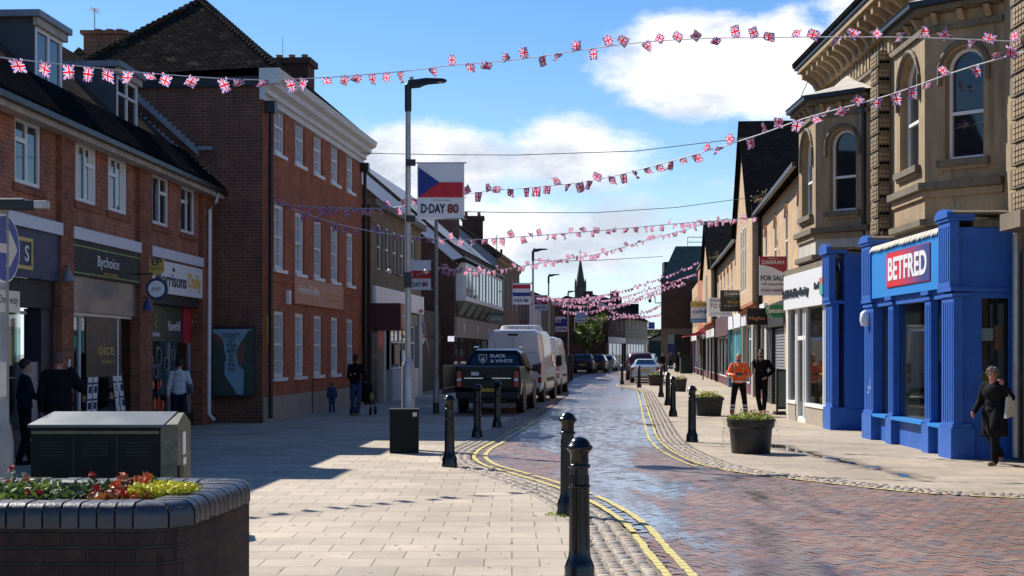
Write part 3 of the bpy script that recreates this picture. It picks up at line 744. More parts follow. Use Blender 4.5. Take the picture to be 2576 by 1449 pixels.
# =============== LEFT TERRACE ===============
uL = Vector((.0492, 1)).normalized(); nL = Vector((uL.y, -uL.x))
FL = Fr((-7.31, 35.9), uL, nL)
def left_terrace():
    t = thing('shop_terrace', 'long red brick terrace over three shops with grey dormers and white windows', 'building', FL.P(-6, 0, 0))
    S0 = -17.; S1 = FL.px(530); EZ = 5.62
    ws = []
    for x0, x1 in ((37, 103), (190, 243), (272, 320), (384, 424), (455, 490)): ws.append((FL.px(x0), FL.px(x1)))
    ws.append((ws[0][0] - 3.4, ws[0][0] - 2.25))
    WZ0, WZ1 = 4.42, 5.5
    pil = [(FL.px(141), FL.px(172)), (FL.px(341), FL.px(372)), (FL.px(500), FL.px(527))]; pil.append((pil[0][0] - 4.6, pil[0][0] - 3.9))
    BZ = 3.88
    mb = MB(); wall(mb, FL, S0, S1 + .3, BZ - .2, EZ, [(a, b, WZ0, WZ1) for a, b in ws], 'brick_left', .09)
    for a, b in ws: mb.box(FL, a - .12, b + .12, -.01, .05, WZ0 - .13, WZ0 - .003, 'brick_left_pier')
    mb.box(FL, S0, S0 + .2, -7, -.01, 0, EZ, 'brick_left')
    mb.box(FL, S0 + .2, S1 + .2, -7.2, -7, 0, EZ, 'brick_left')
    mb.build('wall', t)
    for a, b in pil: MB().box(FL, a, b, -.5, .10, 0, EZ - .15, 'brick_left_pier').build('brick_pier', t)
    for i, (a, b) in enumerate(ws):
        wd = window(FL, a + .01, b - .01, WZ0 + .01, WZ1 - .01, t, d=-.07, cols=2, pane='pane_sky' if i in (0, 1, 2) else 'pane', fw=.07, bar=.035, curtain=(i in (1, 2)))
        mid = (a + b) / 2; f2 = MB()
        if i % 2: f2.box(FL, mid + .03, b - .07, -.06, -.012, WZ0 + .68, WZ0 + .75, 'white_pvc')
        else: f2.box(FL, a + .07, mid - .03, -.06, -.012, WZ0 + .68, WZ0 + .75, 'white_pvc')
        f2.build('opening_light', wd)
    # roof: 45 degree slope, gutter and stained fascia board
    mb = MB(); mb.extr(FL, [(.28, EZ + .02), (-3.2, EZ + 3.3), (-3.2, EZ + 3.1), (.1, EZ - .12)], S0 - .1, S1 + .62, 'roof_tile_brown'); mb.extr(FL, [(-3.2, EZ + 3.3), (-7.3, EZ - .4), (-7.2, EZ - .6), (-3.2, EZ + 3.1)], S0 - .1, S1 + .62, 'roof_tile_brown')
    mb.poly(FL, [], 0, 'roof_tile') if 0 else None
    # dark strip over the lower courses, shade along the eaves put in as colour
    rf = mb.build('roof', t)
    mb = MB(); mb.extr(FL, [(.34, EZ + .10), (-.62, EZ + 1.0), (-.65, EZ + .93), (.30, EZ + .03)], S0 - .1, S1 + .6, 'roof_dark'); mb.build('eaves_shade_strip', rf)
    mb = MB(); mb.box(FL, S0, S1 + .62, .06, .30, EZ - .18, EZ - .01, 'soffit_cream'); mb.build('fascia_board', t)
    mb = MB(); mb.box(FL, S0, S1 + .62, .302, .40, EZ - .09, EZ + .03, 'black_pipe'); mb.build('gutter', t, bevel=.02)
    # downpipe, white
    sp = FL.px(535, d=.2); mb = MB(); mb.tube([FL.P(sp, .32, EZ - .1), FL.P(sp, .30, EZ - .3), FL.P(sp - .12, .16, EZ - .5), FL.P(sp - .12, .14, .25), FL.P(sp - .05, .25, .1)], .045, 'white_paint'); mb.build('downpipe', t, smooth=True)
    # dormers
    for k, (xa, xb, ya, yb) in enumerate(((88, 155, 38, 178), (293, 345, 150, 290))):
        D = -.9; a, b = FL.px(xa, d=D), FL.px(xb, d=D); zt = 7.78; zb = EZ + .98
        mb = MB(); mb.extr(FL, [(D, zb), (D, zt), (D - 2.3, zt + .05), (D - 1.3, EZ + 1.0)], a - .05, a + .02, 'grey_cladding')
        mb.extr(FL, [(D, zb), (D, zt), (D - 2.3, zt + .05), (D - 1.3, EZ + 1.0)], b - .02, b + .05, 'grey_cladding')
        mb.box(FL, a - .2, b + .15, D - 2.4, D + .16, zt + .003, zt + .12, 'lead'); mb.box(FL, a - .1, b + .1, D + .003, D + .09, zt - .14, zt, 'soffit_cream')
        dm = mb.build('dormer', t)
        window(FL, a, b, zb + .02, zt - .13, t, d=D - .04, cols=2, split=[.62] if k else None, pane='pane_sky' if k == 0 else 'pane', fw=.08, bar=.045)
    # chimney and little gable behind the ridge
    c = at(272, 140, 44); mb = MB(); mb.box(W0, c.x - .62, c.x + .62, 43.6, 44.5, 6, c.z + .55, 'brick_gable'); mb.box(W0, c.x - .7, c.x + .7, 43.5, 44.6, c.z + .552, c.z + .66, 'brick_gable')
    ch = mb.build('chimney', t)
    for k in (-.3, 0.05, .35): MB().lathe((c.x + k, 44, c.z + .64), [(.12, 0), (.10, .12), (.12, .14)], 'brick_left').build('chimney_pot', ch)
    mb = MB(); q = at(238, 20, 44); mb.tube([(q.x, 44, c.z + .6), (q.x, 44, q.z)], .018, 'galv')
    for k in range(5): mb.tube([(q.x - .14, 44 + k * .1 - .2, q.z - .08), (q.x + .14, 44 + k * .1 - .2, q.z - .04)], .008, 'galv', 4)
    mb.tube([(q.x, 43.6, q.z - .06), (q.x, 44.5, q.z - .06)], .01, 'galv', 4); q2 = at(258, 75, 44.2); mb.tube([(q2.x, 44.2, c.z + .6), (q2.x, 44.2, q2.z)], .01, 'galv', 4)
    mb.build('aerial', ch)
    c = at(198, 118, 42); MB().add([c, c + Vector((-.55, 0, -.5)), c + Vector((.55, 0, -.5)), c + Vector((.55, 0, -2)), c + Vector((-.55, 0, -2)), c + Vector((0, 3, 0)), c + Vector((-.55, 3, -.5)), c + Vector((.55, 3, -.5))], [(0, 1, 4, 3, 2), (0, 5, 6, 1), (0, 2, 7, 5)], 'roof_tile_brown') if 0 else None
    g = MB(); g.add([c, c + Vector((-.55, 0, -.55)), c + Vector((.55, 0, -.55)), c + Vector((.55, 0, -2)), c + Vector((-.55, 0, -2)), c + Vector((0, 3, 0)), c + Vector((-.55, 3, -.55)), c + Vector((.55, 3, -.55))], [(0, 1, 4, 3, 2), (0, 5, 6, 1), (0, 2, 7, 5)], 'roof_tile_brown'); g.build('small_gable', t)
    # ---- shop fronts ----
    def band(a, b): MB().box(FL, a, b, -.02, .12, BZ - .16, BZ + .05, 'band_white').build('lintel_band', t)
    A = (pil[3][1], pil[0][0]); B = (pil[0][1], pil[1][0]); C = (pil[1][1], pil[2][0])
    for q in (A, B, C): band(q[0] - .02, q[1] + .02)
    zc = BZ - .16
    # shop A, slate blue fascia
    f = MB().box(FL, A[0], A[1], -.03, .06, 2.92, zc - .003, 'slate_blue').build('fascia_sign', t, label='slate blue shop fascia with a gold square frame')
    s5 = FL.px(72); mbx = MB()
    for (a, b, c_, e) in ((s5 - .95, s5, 3.50, 3.56), (s5 - .95, s5, 3.05, 3.11), (s5 - .06, s5, 3.11, 3.50), (s5 - .95, s5 - .89, 3.11, 3.50)): mbx.box(FL, a, b, .063, .075, c_, e, 'sign_gold')
    mbx.build('gold_frame', f); text(FL, s5 - .24, .062, 3.18, 'S', 'sign_white', f, h=.26, w=.18, bold=.01)
    MB().box(FL, A[0], A[1], -.25, -.02, 2.45, 2.917, 'anthracite').build('shutter_box', t)
    mb = MB(); mb.box(FL, A[1] - .55, A[1], -.35, -.05, 0, 2.447, 'navy_dark'); mb.box(FL, A[1] - 1.05, A[1] - .56, -.3, -.1, 0, 1.55, 'shutter'); mb.build('door_side', t)
    MB().box(FL, A[0], A[1] - 1.06, -.22, -.2, .45, 2.447, 'shop_glass').build('shop_window', t)
    mb = MB(); mb.box(FL, A[0], A[1] - 1.06, -.25, -.12, 0, .447, 'navy_dark'); mb.box(FL, A[0], A[1] - .6, -2.2, -2.15, 0, 2.4, 'interior_mid')
    for k in range(6):
        a = A[1] - 1.4 - k * .5; mb.box(FL, a, a + .4, -.6, -.5, .6 + .2 * (k % 3), 1.0 + .2 * (k % 3), 'interior_dark')
    mb.box(FL, A[0], A[1] - .5, -2.1, -.3, 2.35, 2.4, 'sign_white'); mb.build('shop_interior', t)
    # shop B, dark fascia "Bychoice"
    f = MB().box(FL, B[0], B[1], -.03, .08, 3.08, zc - .003, 'anthracite').build('fascia_sign', t, label='dark shop fascia edged with thin lime lines')
    MB().box(FL, B[0], B[1], .083, .09, 3.60, 3.62, 'lime_line').build('lime_line', f); MB().box(FL, B[0], B[1], .083, .09, 3.12, 3.14, 'lime_line').build('lime_line', f)
    sm = FL.px(262); text(FL, sm, .084, 3.24, 'Bychoice', 'sign_white', f, w=1.25, h=.26); text(FL, sm + .15, .084, 3.155, 'ESTATE AGENTS', 'gold_text', f, w=.85, h=.05)
    MB().box(FL, B[0], B[1], -.12, .02, 2.44, 3.077, 'grey_vinyl').build('blind_box', t)
    fr = MB()
    for x in (174, 199, 295, 330, 338): q = FL.px(x, d=-.1); fr.box(FL, q - .025, q + .025, -.13, -.08, .1, 2.40, 'white_pvc')
    fr.box(FL, B[0], B[1], -.131, -.079, 2.38, 2.437, 'white_pvc'); fr.box(FL, B[0], B[1], -.135, -.075, .05, .12, 'anthracite'); fr.build('shopfront_frame', t)
    MB().box(FL, B[0], B[1], -.115, -.105, .1, 2.40, 'shop_glass').build('shop_window', t)
    mb = MB(); a, b = FL.px(203, d=-.2), FL.px(292, d=-.2); mb.box(FL, a, b, -.103, -.095, 1.25, 2.37, 'sign_black'); pp = mb.build('window_poster', t, label='black window poster with gold letters')
    text(FL, (a + b) / 2 + .1, -.095, 1.66, 'oice', 'gold_text', pp, w=.95, h=.22); text(FL, (a + b) / 2 + .2, -.095, 1.50, 'AGENTS', 'gold_text', pp, w=.8, h=.07)
    mb = MB(); mb.box(FL, B[0], B[1], -2.5, -2.45, 0, 2.4, 'interior_dark'); mb.build('shop_interior', t)
    def stand(sx, tilt):
        st = MB()
        for i in range(2):
            for j in range(3):
                zz = .55 + j * .30; ss = sx + i * .3 + tilt * (zz - .5)
                st.add([FL.P(ss, -.10, zz), FL.P(ss + .24, -.10, zz), FL.P(ss + .24 + tilt * .26, -.10, zz + .26), FL.P(ss + tilt * .26, -.10, zz + .26)], [(0, 1, 2, 3)], 'sign_white')
                st.add([FL.P(ss + .05, -.098, zz + .10), FL.P(ss + .23, -.098, zz + .10), FL.P(ss + .23 + tilt * .12, -.098, zz + .23), FL.P(ss + .05 + tilt * .12, -.098, zz + .23)], [(0, 1, 2, 3)], rnd.choice(['poster_sky', 'ink_grey', 'cloth_blue']))
        st.add([FL.P(sx - .05, -.102, .5), FL.P(sx + .6, -.102, .5), FL.P(sx + .6 + tilt * .95, -.102, 1.45), FL.P(sx - .05 + tilt * .95, -.102, 1.45)], [(0, 1, 2, 3)], 'ink_dark')
        st.build('property_card_stand', t)
    stand(FL.px(205, d=-.3) - .3, .12); stand(FL.px(265, d=-.3) + .1, -.35)
    MB().box(FL, FL.px(255, d=-.2), FL.px(270, d=-.2), -.1, -.095, .4, .5, 'petal_yellow').build('yellow_card', t)
    MB().box(FL, FL.px(179), FL.px(187), -.10, -.095, 1.62, 2.1, 'poster_sky').build('window_notice', t)
    # shop C
    f = MB().box(FL, C[0], C[1], -.03, .09, 2.98, zc - .05, 'sign_white').build('fascia_sign', t, label='white supermarket fascia with dark and yellow lettering')
    a, b = FL.px(392, d=.1), FL.px(470, d=.1); text(FL, (a + b) / 2, .094, 3.14, 'Morrisons', 'ink_dark', f, w=b - a, h=.30, bold=.015)
    a, b = FL.px(474, d=.1), FL.px(507, d=.1); text(FL, (a + b) / 2, .094, 3.08, 'Daily', 'sign_yellow', f, w=b - a, h=.42, bold=.015)
    lf = MB()
    for k in range(3): lf.ball(FL.P(FL.px(437, d=.1) + (k - 1) * .03, .1, 3.50 + (k == 1) * .04), .025, 'ink_dark')
    lf.build('leaf_emblem', f)
    MB().box(FL, C[0], C[1], -.25, .0, 2.75, 2.977, 'anthracite').build('soffit_box', t)
    g = MB().box(FL, FL.px(373), FL.px(478), -.24, -.2, 1.95, 2.747, 'sign_green').build('window_sign', t, label='dark green window sign with white words')
    text(FL, FL.px(438, d=-.2), -.2, 2.2, 'Haverhill', 'sign_white', g, w=.95, h=.22); text(FL, FL.px(391, d=-.2), -.2, 2.06, 'Morrisons', 'sign_white', g, w=.62, h=.12)
    wh = MB()
    for k in range(5): wh.ball(FL.P(FL.px(388, d=-.2) + (-1) ** k * .05, -.19, 2.27 + k * .06), .04, 'gold_text', sc=(1, 1, .7))
    wh.build('ear_emblem', g)
    g = MB().box(FL, FL.px(479), FL.px(513, d=-.2), -.2, -.16, 1.93, 2.747, 'sign_red').build('window_sign', t, label='crimson window sign with white capitals')
    text(FL, FL.px(496, d=-.16), -.16, 2.32, 'COSTA', 'sign_white', g, w=.95, h=.23, bold=.02); text(FL, FL.px(497, d=-.16), -.16, 2.08, 'EXPRESS', 'sign_white', g, w=.85, h=.1)
    MB().box(FL, FL.px(388), FL.px(404), -.5, -.47, 1.83, 1.86, 'tube_light').build('strip_light', t)
    fr = MB()
    for x in (373, 426, 478, 500): q = FL.px(x, d=-.15); fr.box(FL, q - .03, q + .03, -.23, -.14, .1, 1.93, 'shutter')
    fr.box(FL, C[0], C[1], -.24, -.13, 0, .3, 'anthracite'); fr.build('shopfront_frame', t)
    MB().box(FL, C[0], C[1], -.19, -.18, .3, 1.95, 'shop_glass').build('shop_window', t)
    mb = MB(); mb.box(FL, C[0], C[1], -1.6, -1.55, 0, 2.7, 'interior_mid'); mb.box(FL, C[0], C[0] + 2., -.5, -.4, .3, 1.95, 'interior_dark'); mb.box(FL, C[0] + .1, C[0] + 3.2, -.3, -.26, .9, 1.9, 'grey_vinyl')
    for k in range(5): mb.lathe((0, 0, 0), [(0, 0)], 'interior_mid') if 0 else None
    mb.build('shop_interior', t)
    fz = MB()
    for (x, z_, r_, m_) in [(378, .95, .1, 'petal_red'), (386, 1.02, .09, 'petal_salmon'), (398, .98, .11, 'petal_red'), (405, 1.04, .08, 'petal_salmon'), (381, .55, .12, 'leaf_lime'), (390, .6, .14, 'petal_orange'), (400, .62, .16, 'petal_red'), (396, .42, .14, 'sign_maroon'), (404, .4, .13, 'petal_red'), (410, .55, .12, 'petal_orange'), (470, .62, .12, 'petal_orange'), (478, .52, .13, 'sign_gold'), (482, .8, .2, 'sign_maroon')]:
        p = FL.P(FL.px(x, d=-.17), -.172 + rnd.uniform(0, .004), z_); fz.ball(p, r_, m_, sc=(.03, 1, 1), seg=14, rings=8)
    fz.build('fruit_poster', t)
    tx = MB()
    for (x, z_, r_) in [(382, 1.5, .12), (400, 1.62, .2), (418, 1.45, .16), (436, 1.66, .13), (392, 1.3, .14)]:
        s_ = FL.px(x, d=-.17)
        pts = [FL.P(s_ + r_ * math.cos(q), -.172, z_ + r_ * math.sin(q)) for q in [k * math.pi / 8 for k in range(17)]]; tx.tube(pts, .018, 'ink_grey', 5)
    tx.build('round_window_decals', t)
    # projecting signs and little things on the wall
    s_ = FL.px(393, d=.55); g = thing('hanging_sign', 'yellow pay point sign above a round blue ringed sign on a wall bracket', 'sign', FL.P(s_, .1, 3.2))
    Y_ = FL.depth(s_, .5); q0 = at(376, 652, Y_); q1 = at(413, 683, Y_)
    mb = MB(); Fp = Fr((0, Y_), (1, 0), (0, -1)); mb.poly(Fp, [(q0.x, q0.z), (q1.x, q0.z), (q1.x, q1.z), ((q0.x + q1.x) / 2, q1.z - .08), (q0.x, q1.z)], .02, 'sign_gold', .05); yb = mb.build('yellow_board', g)
    text(Fp, (q0.x + q1.x) / 2, .021, q1.z + .12, 'EP', 'ink_dark', yb, w=.2, h=.13, bold=.02); text(Fp, (q0.x + q1.x) / 2, .021, q1.z + .02, 'Pay Point', 'ink_dark', yb, w=.25, h=.07)
    c = at(395, 727, Y_); mb = MB(); mb.tube([(c.x, Y_ - .04, c.z), (c.x, Y_ + .04, c.z)], .22, 'sign_navy', 24); mb.tube([(c.x, Y_ - .05, c.z), (c.x, Y_ + .05, c.z)], .165, 'sign_white', 24); mb.build('round_board', g)
    text(Fp, c.x, .052, c.z - .06, 'post', 'ink_grey', g, w=.18, h=.1)
    MB().tube([FL.P(s_, 0, c.z + .3), (c.x, Y_, c.z + .3), (c.x, Y_, c.z + .1)], .015, 'black_pipe').build('bracket', g)
    for x, y in ((169, 690), (369, 765)):
        s_ = FL.px(x, d=.15); p = FL.P(s_, .17, FL.zy(s_, y)); mb = MB(); mb.lathe((p.x, p.y, p.z - .12), [(.11, 0), (.09, .05), (.03, .2), (.01, .26)], 'sign_blue' if x > 300 else 'lead'); mb.tube([p + Vector((0, 0, .12)), FL.P(s_, .1, p.z + .15)], .012, 'black_pipe')
        tag(mb.build('wall_lamp', smooth=True), 'small blue bell lamp on the brick pier %s' % ('left of the dark green edged fascia' if x < 300 else 'below the round blue ringed sign'), 'lamp', 'bell lamps on the brick piers')
left_terrace()

# =============== THREE STOREY BRICK HOUSE ===============
uB = Vector((.0965, 1)).normalized(); nB = Vector((uB.y, -uB.x)); c0 = Vector((-6.06, 35.75))
FB = Fr(c0, uB, nB)
FG = Fr(c0, -nB, -uB)      # gable end: s goes left, d towards camera
def brick_house():
    t = thing('brick_house', 'tall three storey red brick house with white cornice and hipped dark roof', 'building', (-8, 41, 0))
    LEN = 12.2; W_ = 4.9; H = 8.2
    xs = [(690, 714), (741, 766), (788.5, 811), (832, 853), (870, 891)]
    cs = [37.35, 39.5, 41.65, 43.85, 46.05]; win = []
    for c in cs: s_ = (c - 35.75) / uB.y; win.append((s_ - .52, s_ + .52))
    rows = ((1.12, 2.72), (4.12, 5.55), (6.72, 8.02)) if 0 else None
    def zz(y, c): return EYE + (HY - y) * c / FPX
    # heights from the first bay of the photo
    R1 = (zz(950, 37.3), zz(783, 37.3)); R2 = (zz(678, 37.3), zz(515, 37.3)); R3 = (zz(388, 37.3), zz(252, 37.3))
    ops = [(a, b, r0, r1) for a, b in win for r0, r1 in (R1, R2, R3)]
    mb = MB(); wall(mb, FB, 0, LEN, 0, H, ops, 'brick_bright', .16); mb.box(FB, 0, LEN, .003, .05, 0, .62, 'concrete_beige')
    for (a, b) in win:
        for r in (R1, R2, R3): pass
    mb.build('front_wall', t)
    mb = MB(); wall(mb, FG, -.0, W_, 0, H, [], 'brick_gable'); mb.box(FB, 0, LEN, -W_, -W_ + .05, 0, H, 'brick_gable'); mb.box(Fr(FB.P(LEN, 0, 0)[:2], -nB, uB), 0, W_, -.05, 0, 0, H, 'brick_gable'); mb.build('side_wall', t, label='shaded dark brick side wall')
    for (a, b) in win:
        for i, (r0, r1) in enumerate((R1, R2, R3)):
            window(FB, a, b, r0, r1, t, pane=rnd.choice(['pane', 'pane_dark', 'pane_sky']), curtain=rnd.random() < .5, d=-.155, cols=3, rows=4, split=[.5], fr='white_paint', fw=.10, bar=.018, sill='white_paint', t=.11)
    mb = MB(); mb.box(FB, .3, LEN - .2, .003, .03, R2[0] - .32, R2[0] - .2, 'brick_bright'); mb.build('string_course', t)
    # cornice: stepped white profile, returned round the corner
    prof = [(-.05, H - .35), (.05, H - .35), (.05, H - .22), (.14, H - .2), (.14, H - .08), (.30, H), (.30, H + .13), (.45, H + .2), (.50, H + .36), (-.05, H + .40)]
    mb = MB(); mb.extr(FB, prof, -.12, LEN + .1, 'cornice_white'); mb.box(FB, -.26, -.123, -.02, .48, H + .0, H + .38, 'cornice_white'); mb.build('cornice', t)
    # hipped roof
    e0 = FB.P(-.25, .40, H + .40); e1 = FB.P(LEN + .2, .40, H + .40); e2 = FB.P(LEN + .2, -W_ - .25, H + .1); e3 = FB.P(-.25, -W_ - .25, H + .25)
    r0 = at(505, 2, 39.0); r1 = FB.P(LEN - 1.5, (r0.x - FB.o.x) * 1.0, r0.z); d0 = (Vector((r0.x, r0.y)) - FB.o).dot(FB.n); r1 = FB.P(LEN + .2, d0, r0.z)
    mb = MB(); mb.add([e0, e1, e2, e3, r0, r1], [(0, 1, 5, 4), (0, 4, 3), (3, 4, 5, 2), (1, 2, 5)], 'roof_tile'); rf = mb.build('roof', t)
    mb = MB()
    for a, b in ((e0, r0), (e3, r0)):
        n = 26
        for k in range(n):
            p = a.lerp(b, (k + .5) / n); mb.ball(p + Vector((0, 0, .03)), .13, 'roof_tile_brown', sc=(1, 1, .55), seg=6, rings=4)
    mb.build('hip_tiles', rf)
    g = MB(); g.box(FG, .0, W_ + .2, -.02, .10, H - .02, H + .22, 'black_pipe'); g.build('side_gutter', t)
    # chimney at far end
    p = at(738, 140, 47.3); mb = MB(); mb.box(FB, LEN - 1.0, LEN - .1, -2.85, -1.55, H + .4, 10.95, 'brick_brown'); mb.box(FB, LEN - 1.1, LEN, -2.95, -1.45, 10.953, 11.15, 'brick_brown'); ch = mb.build('chimney', t)
    for k in range(3):
        q = FB.P(LEN - .55, -2.6 + k * .42, 11.15); MB().lathe(q, [(.13, 0), (.10, .16), (.12, .18)], 'brick_left').build('chimney_pot', ch)
    MB().tube([FB.P(LEN - .5, -2.5, 11.1), FB.P(LEN - .5, -2.5, 11.9)], .012, 'galv', 5).build('aerial', ch)
    # downpipes with hoppers
    for s_ in (.28, LEN - .15):
        mb = MB(); mb.tube([FB.P(s_, .13, H - .35), FB.P(s_, .13, .1)], .055, 'black_pipe'); mb.box(FB, s_ - .13, s_ + .13, .02, .26, H - .62, H - .34, 'black_pipe'); mb.build('downpipe', t, smooth=True)
    mb = MB(); mb.tube([FB.P(.42, .04, H - .8), FB.P(.42, .04, 1.4)], .015, 'galv', 5); mb.build('cable', t)
    # sign board
    a = FB.px(741, d=.06); b = FB.px(863, d=.06); z1 = FB.zy(a, 696, .06); z0 = FB.zy(a, 765, .06); z1b = z1; 
    f = MB().box(FB, a, b, .003, .07, z0 + .02, z1, 'sign_orange').build('sign_board', t, label='terracotta sign board with pale lettering')
    L_ = b - a; text(FB, a + L_ * .27, .072, z0 + .24, 'HickenGriffey', 'sign_white', f, w=L_ * .40, h=.30); text(FB, a + L_ * .74, .072, z0 + .38, 'Chartered Accountants', 'sign_gold', f, w=L_ * .36, h=.08); text(FB, a + L_ * .74, .072, z0 + .22, 'Financial Advisers', 'sign_gold', f, w=L_ * .28, h=.08)
    MB().box(FB, a + .1, b - .1, .0715, .0735, z0 + .03, z0 + .12, 'sign_maroon').build('sign_foot', f) if 0 else None
    s_ = FB.px(729, d=.1); MB().box(FB, s_ - .09, s_ + .09, .003, .12, 2.95, 3.32, 'white_pvc').build('alarm_box', t, bevel=.02)
    MB().box(FB, .36, .44, .003, .02, 1.9, 2.6, 'sign_yellow').build('wall_plate', t)
    MB().box(FB, FB.px(781) - .01, FB.px(781) + .01, .052, .07, .05, 1.0, 'black_pipe').build('earth_rod', t)
brick_house()
# stepped lead flashings where the terrace meets the house
def flashing():
    mb = MB()
    for (x0, y0, x1, y1, n) in ((330, 225, 500, 378, 15), (345, 285, 528, 442, 16)):
        Y = 35.55
        for k in range(n):
            a = at(x0 + (x1 - x0) * k / n, y0 + (y1 - y0) * k / n, Y); b = at(x0 + (x1 - x0) * (k + 1) / n, y0 + (y1 - y0) * (k + 1) / n, Y)
            mb.add([a, Vector((b.x, Y, a.z)), b, b + Vector((0, 0, -.14)), a + Vector((0, 0, -.14)), a + Vector((0, .15, 0)), b + Vector((0, .15, 0))], [(0, 1, 2, 3, 4), (0, 5, 6, 2)], 'lead')
    a = at(498, 368, 35.55); b = at(534, 378, 35.55); mb.box(W0, a.x, b.x, 35.5, 35.65, b.z, a.z, 'lead')
    tag(mb.build('lead_flashing'), 'two rows of stepped grey lead flashing up the dark brick side wall', 'flashing')
flashing()
def poster():
    Y = 35.45; p0 = at(529, 822, Y); p1 = at(646, 1000, Y); F = Fr((0, Y), (1, 0), (0, -1))
    t = thing('poster_case', 'black framed poster case with two facing profiles on the brick side wall', 'poster', (p0.x, Y, p1.z))
    mb = MB(); mb.box(F, p0.x, p1.x, -.12, .02, p1.z, p0.z, 'black_pipe'); mb.build('frame', t, bevel=.02)
    x0, x1, z0, z1 = p0.x + .06, p1.x - .09, p1.z + .07, p0.z - .06
    q = MB(); q.box(F, x0, x1, .0205, .024, z0, z1, 'poster_sky'); ps = q.build('poster', t)
    W_ = x1 - x0; H_ = z1 - z0; f = lambda a, b: (x0 + a * W_, z0 + b * H_)
    l = MB(); l.poly(F, [f(0, 0), f(.62, 0), f(.30, .30), f(.30, .48), f(.34, .55), f(.30, .66), f(.27, .8), f(.12, .92), f(0, .94)], .0262, 'poster_green'); l.poly(F, [f(0, .82), f(.28, .78), f(.24, .86), f(.1, .93), f(0, .945)], .0275, 'poster_brown'); l.build('left_profile', ps)
    l = MB(); l.poly(F, [f(1, 0), f(1, 1), f(.88, .97), f(.80, .88), f(.70, .80), f(.62, .70), f(.58, .62), f(.62, .52), f(.62, .46), f(.72, .42), f(.78, .36), f(.76, 0)], .0262, 'poster_green'); l.poly(F, [f(.70, .78), f(.62, .68), f(.58, .62), f(.62, .52), f(.62, .46), f(.72, .43), f(.80, .6), f(.84, .8)], .0275, 'poster_brown'); l.build('right_profile', ps)
    for i, (s_, w_) in enumerate((("DON'T", .42), ('LET', .16), ('YOUR', .26), ('MATES', .22), ('GET', .14), ('IN', .10), ('THE', .18), ('WAY', .2))):
        a = f(.47, .86 - i * .072); text(F, a[0], .0285, a[1], s_, 'ink_dark', ps, w=w_ * W_, h=(.085 if i == 0 else .055) * H_, bold=.01)
poster()
# =============== RIGHT: STONE BUILDING WITH BAYS ===============
FM = Fr((8.12, 0), (0, 1), (-1, 0))        # main wall, s = distance Y
FS = Fr((7.10, 0), (0, 1), (-1, 0))        # line of the shopfronts
def face(p, q):
    """frame of the wall from plan point p to q, outside to the west/south"""
    p, q = Vector(p), Vector(q); u = (q - p).normalized(); n = Vector((u.y, -u.x))
    if n.x + n.y * .3 > 0: n = -n
    return Fr(p, u, n), (q - p).length
def ring(mb, pts, z0, z1, o, m, zslope=0):
    """moulding following the plan line pts, standing o proud, closed back to the wall"""
    P = []
    n = len(pts)
    for i in range(n):
        a = Vector(pts[max(i - 1, 0)]); b = Vector(pts[i]); c = Vector(pts[min(i + 1, n - 1)])
        ns = []
        for u in ((b - a), (c - b)):
            if u.length > 1e-6: u = u.normalized(); k = Vector((u.y, -u.x)); ns.append(k if k.x + k.y * .3 < 0 else -k)
        nn = sum(ns, Vector((0, 0))).normalized(); k = 1 / max(.5, nn.dot(ns[0])); P.append(b + nn * o * k)
    for i in range(n - 1):
        a, b, A, B = Vector(pts[i]), Vector(pts[i + 1]), P[i], P[i + 1]
        mb.add([(A.x, A.y, z0 + zslope), (B.x, B.y, z0 + zslope), (B.x, B.y, z1), (A.x, A.y, z1), (a.x, a.y, z0), (b.x, b.y, z0), (b.x, b.y, z1), (a.x, a.y, z1)],
               [(0, 1, 2, 3), (0, 1, 5, 4), (3, 2, 6, 7)] + ([(0, 4, 7, 3)] if i == 0 else []) + ([(1, 2, 6, 5)] if i == n - 2 else []), m)
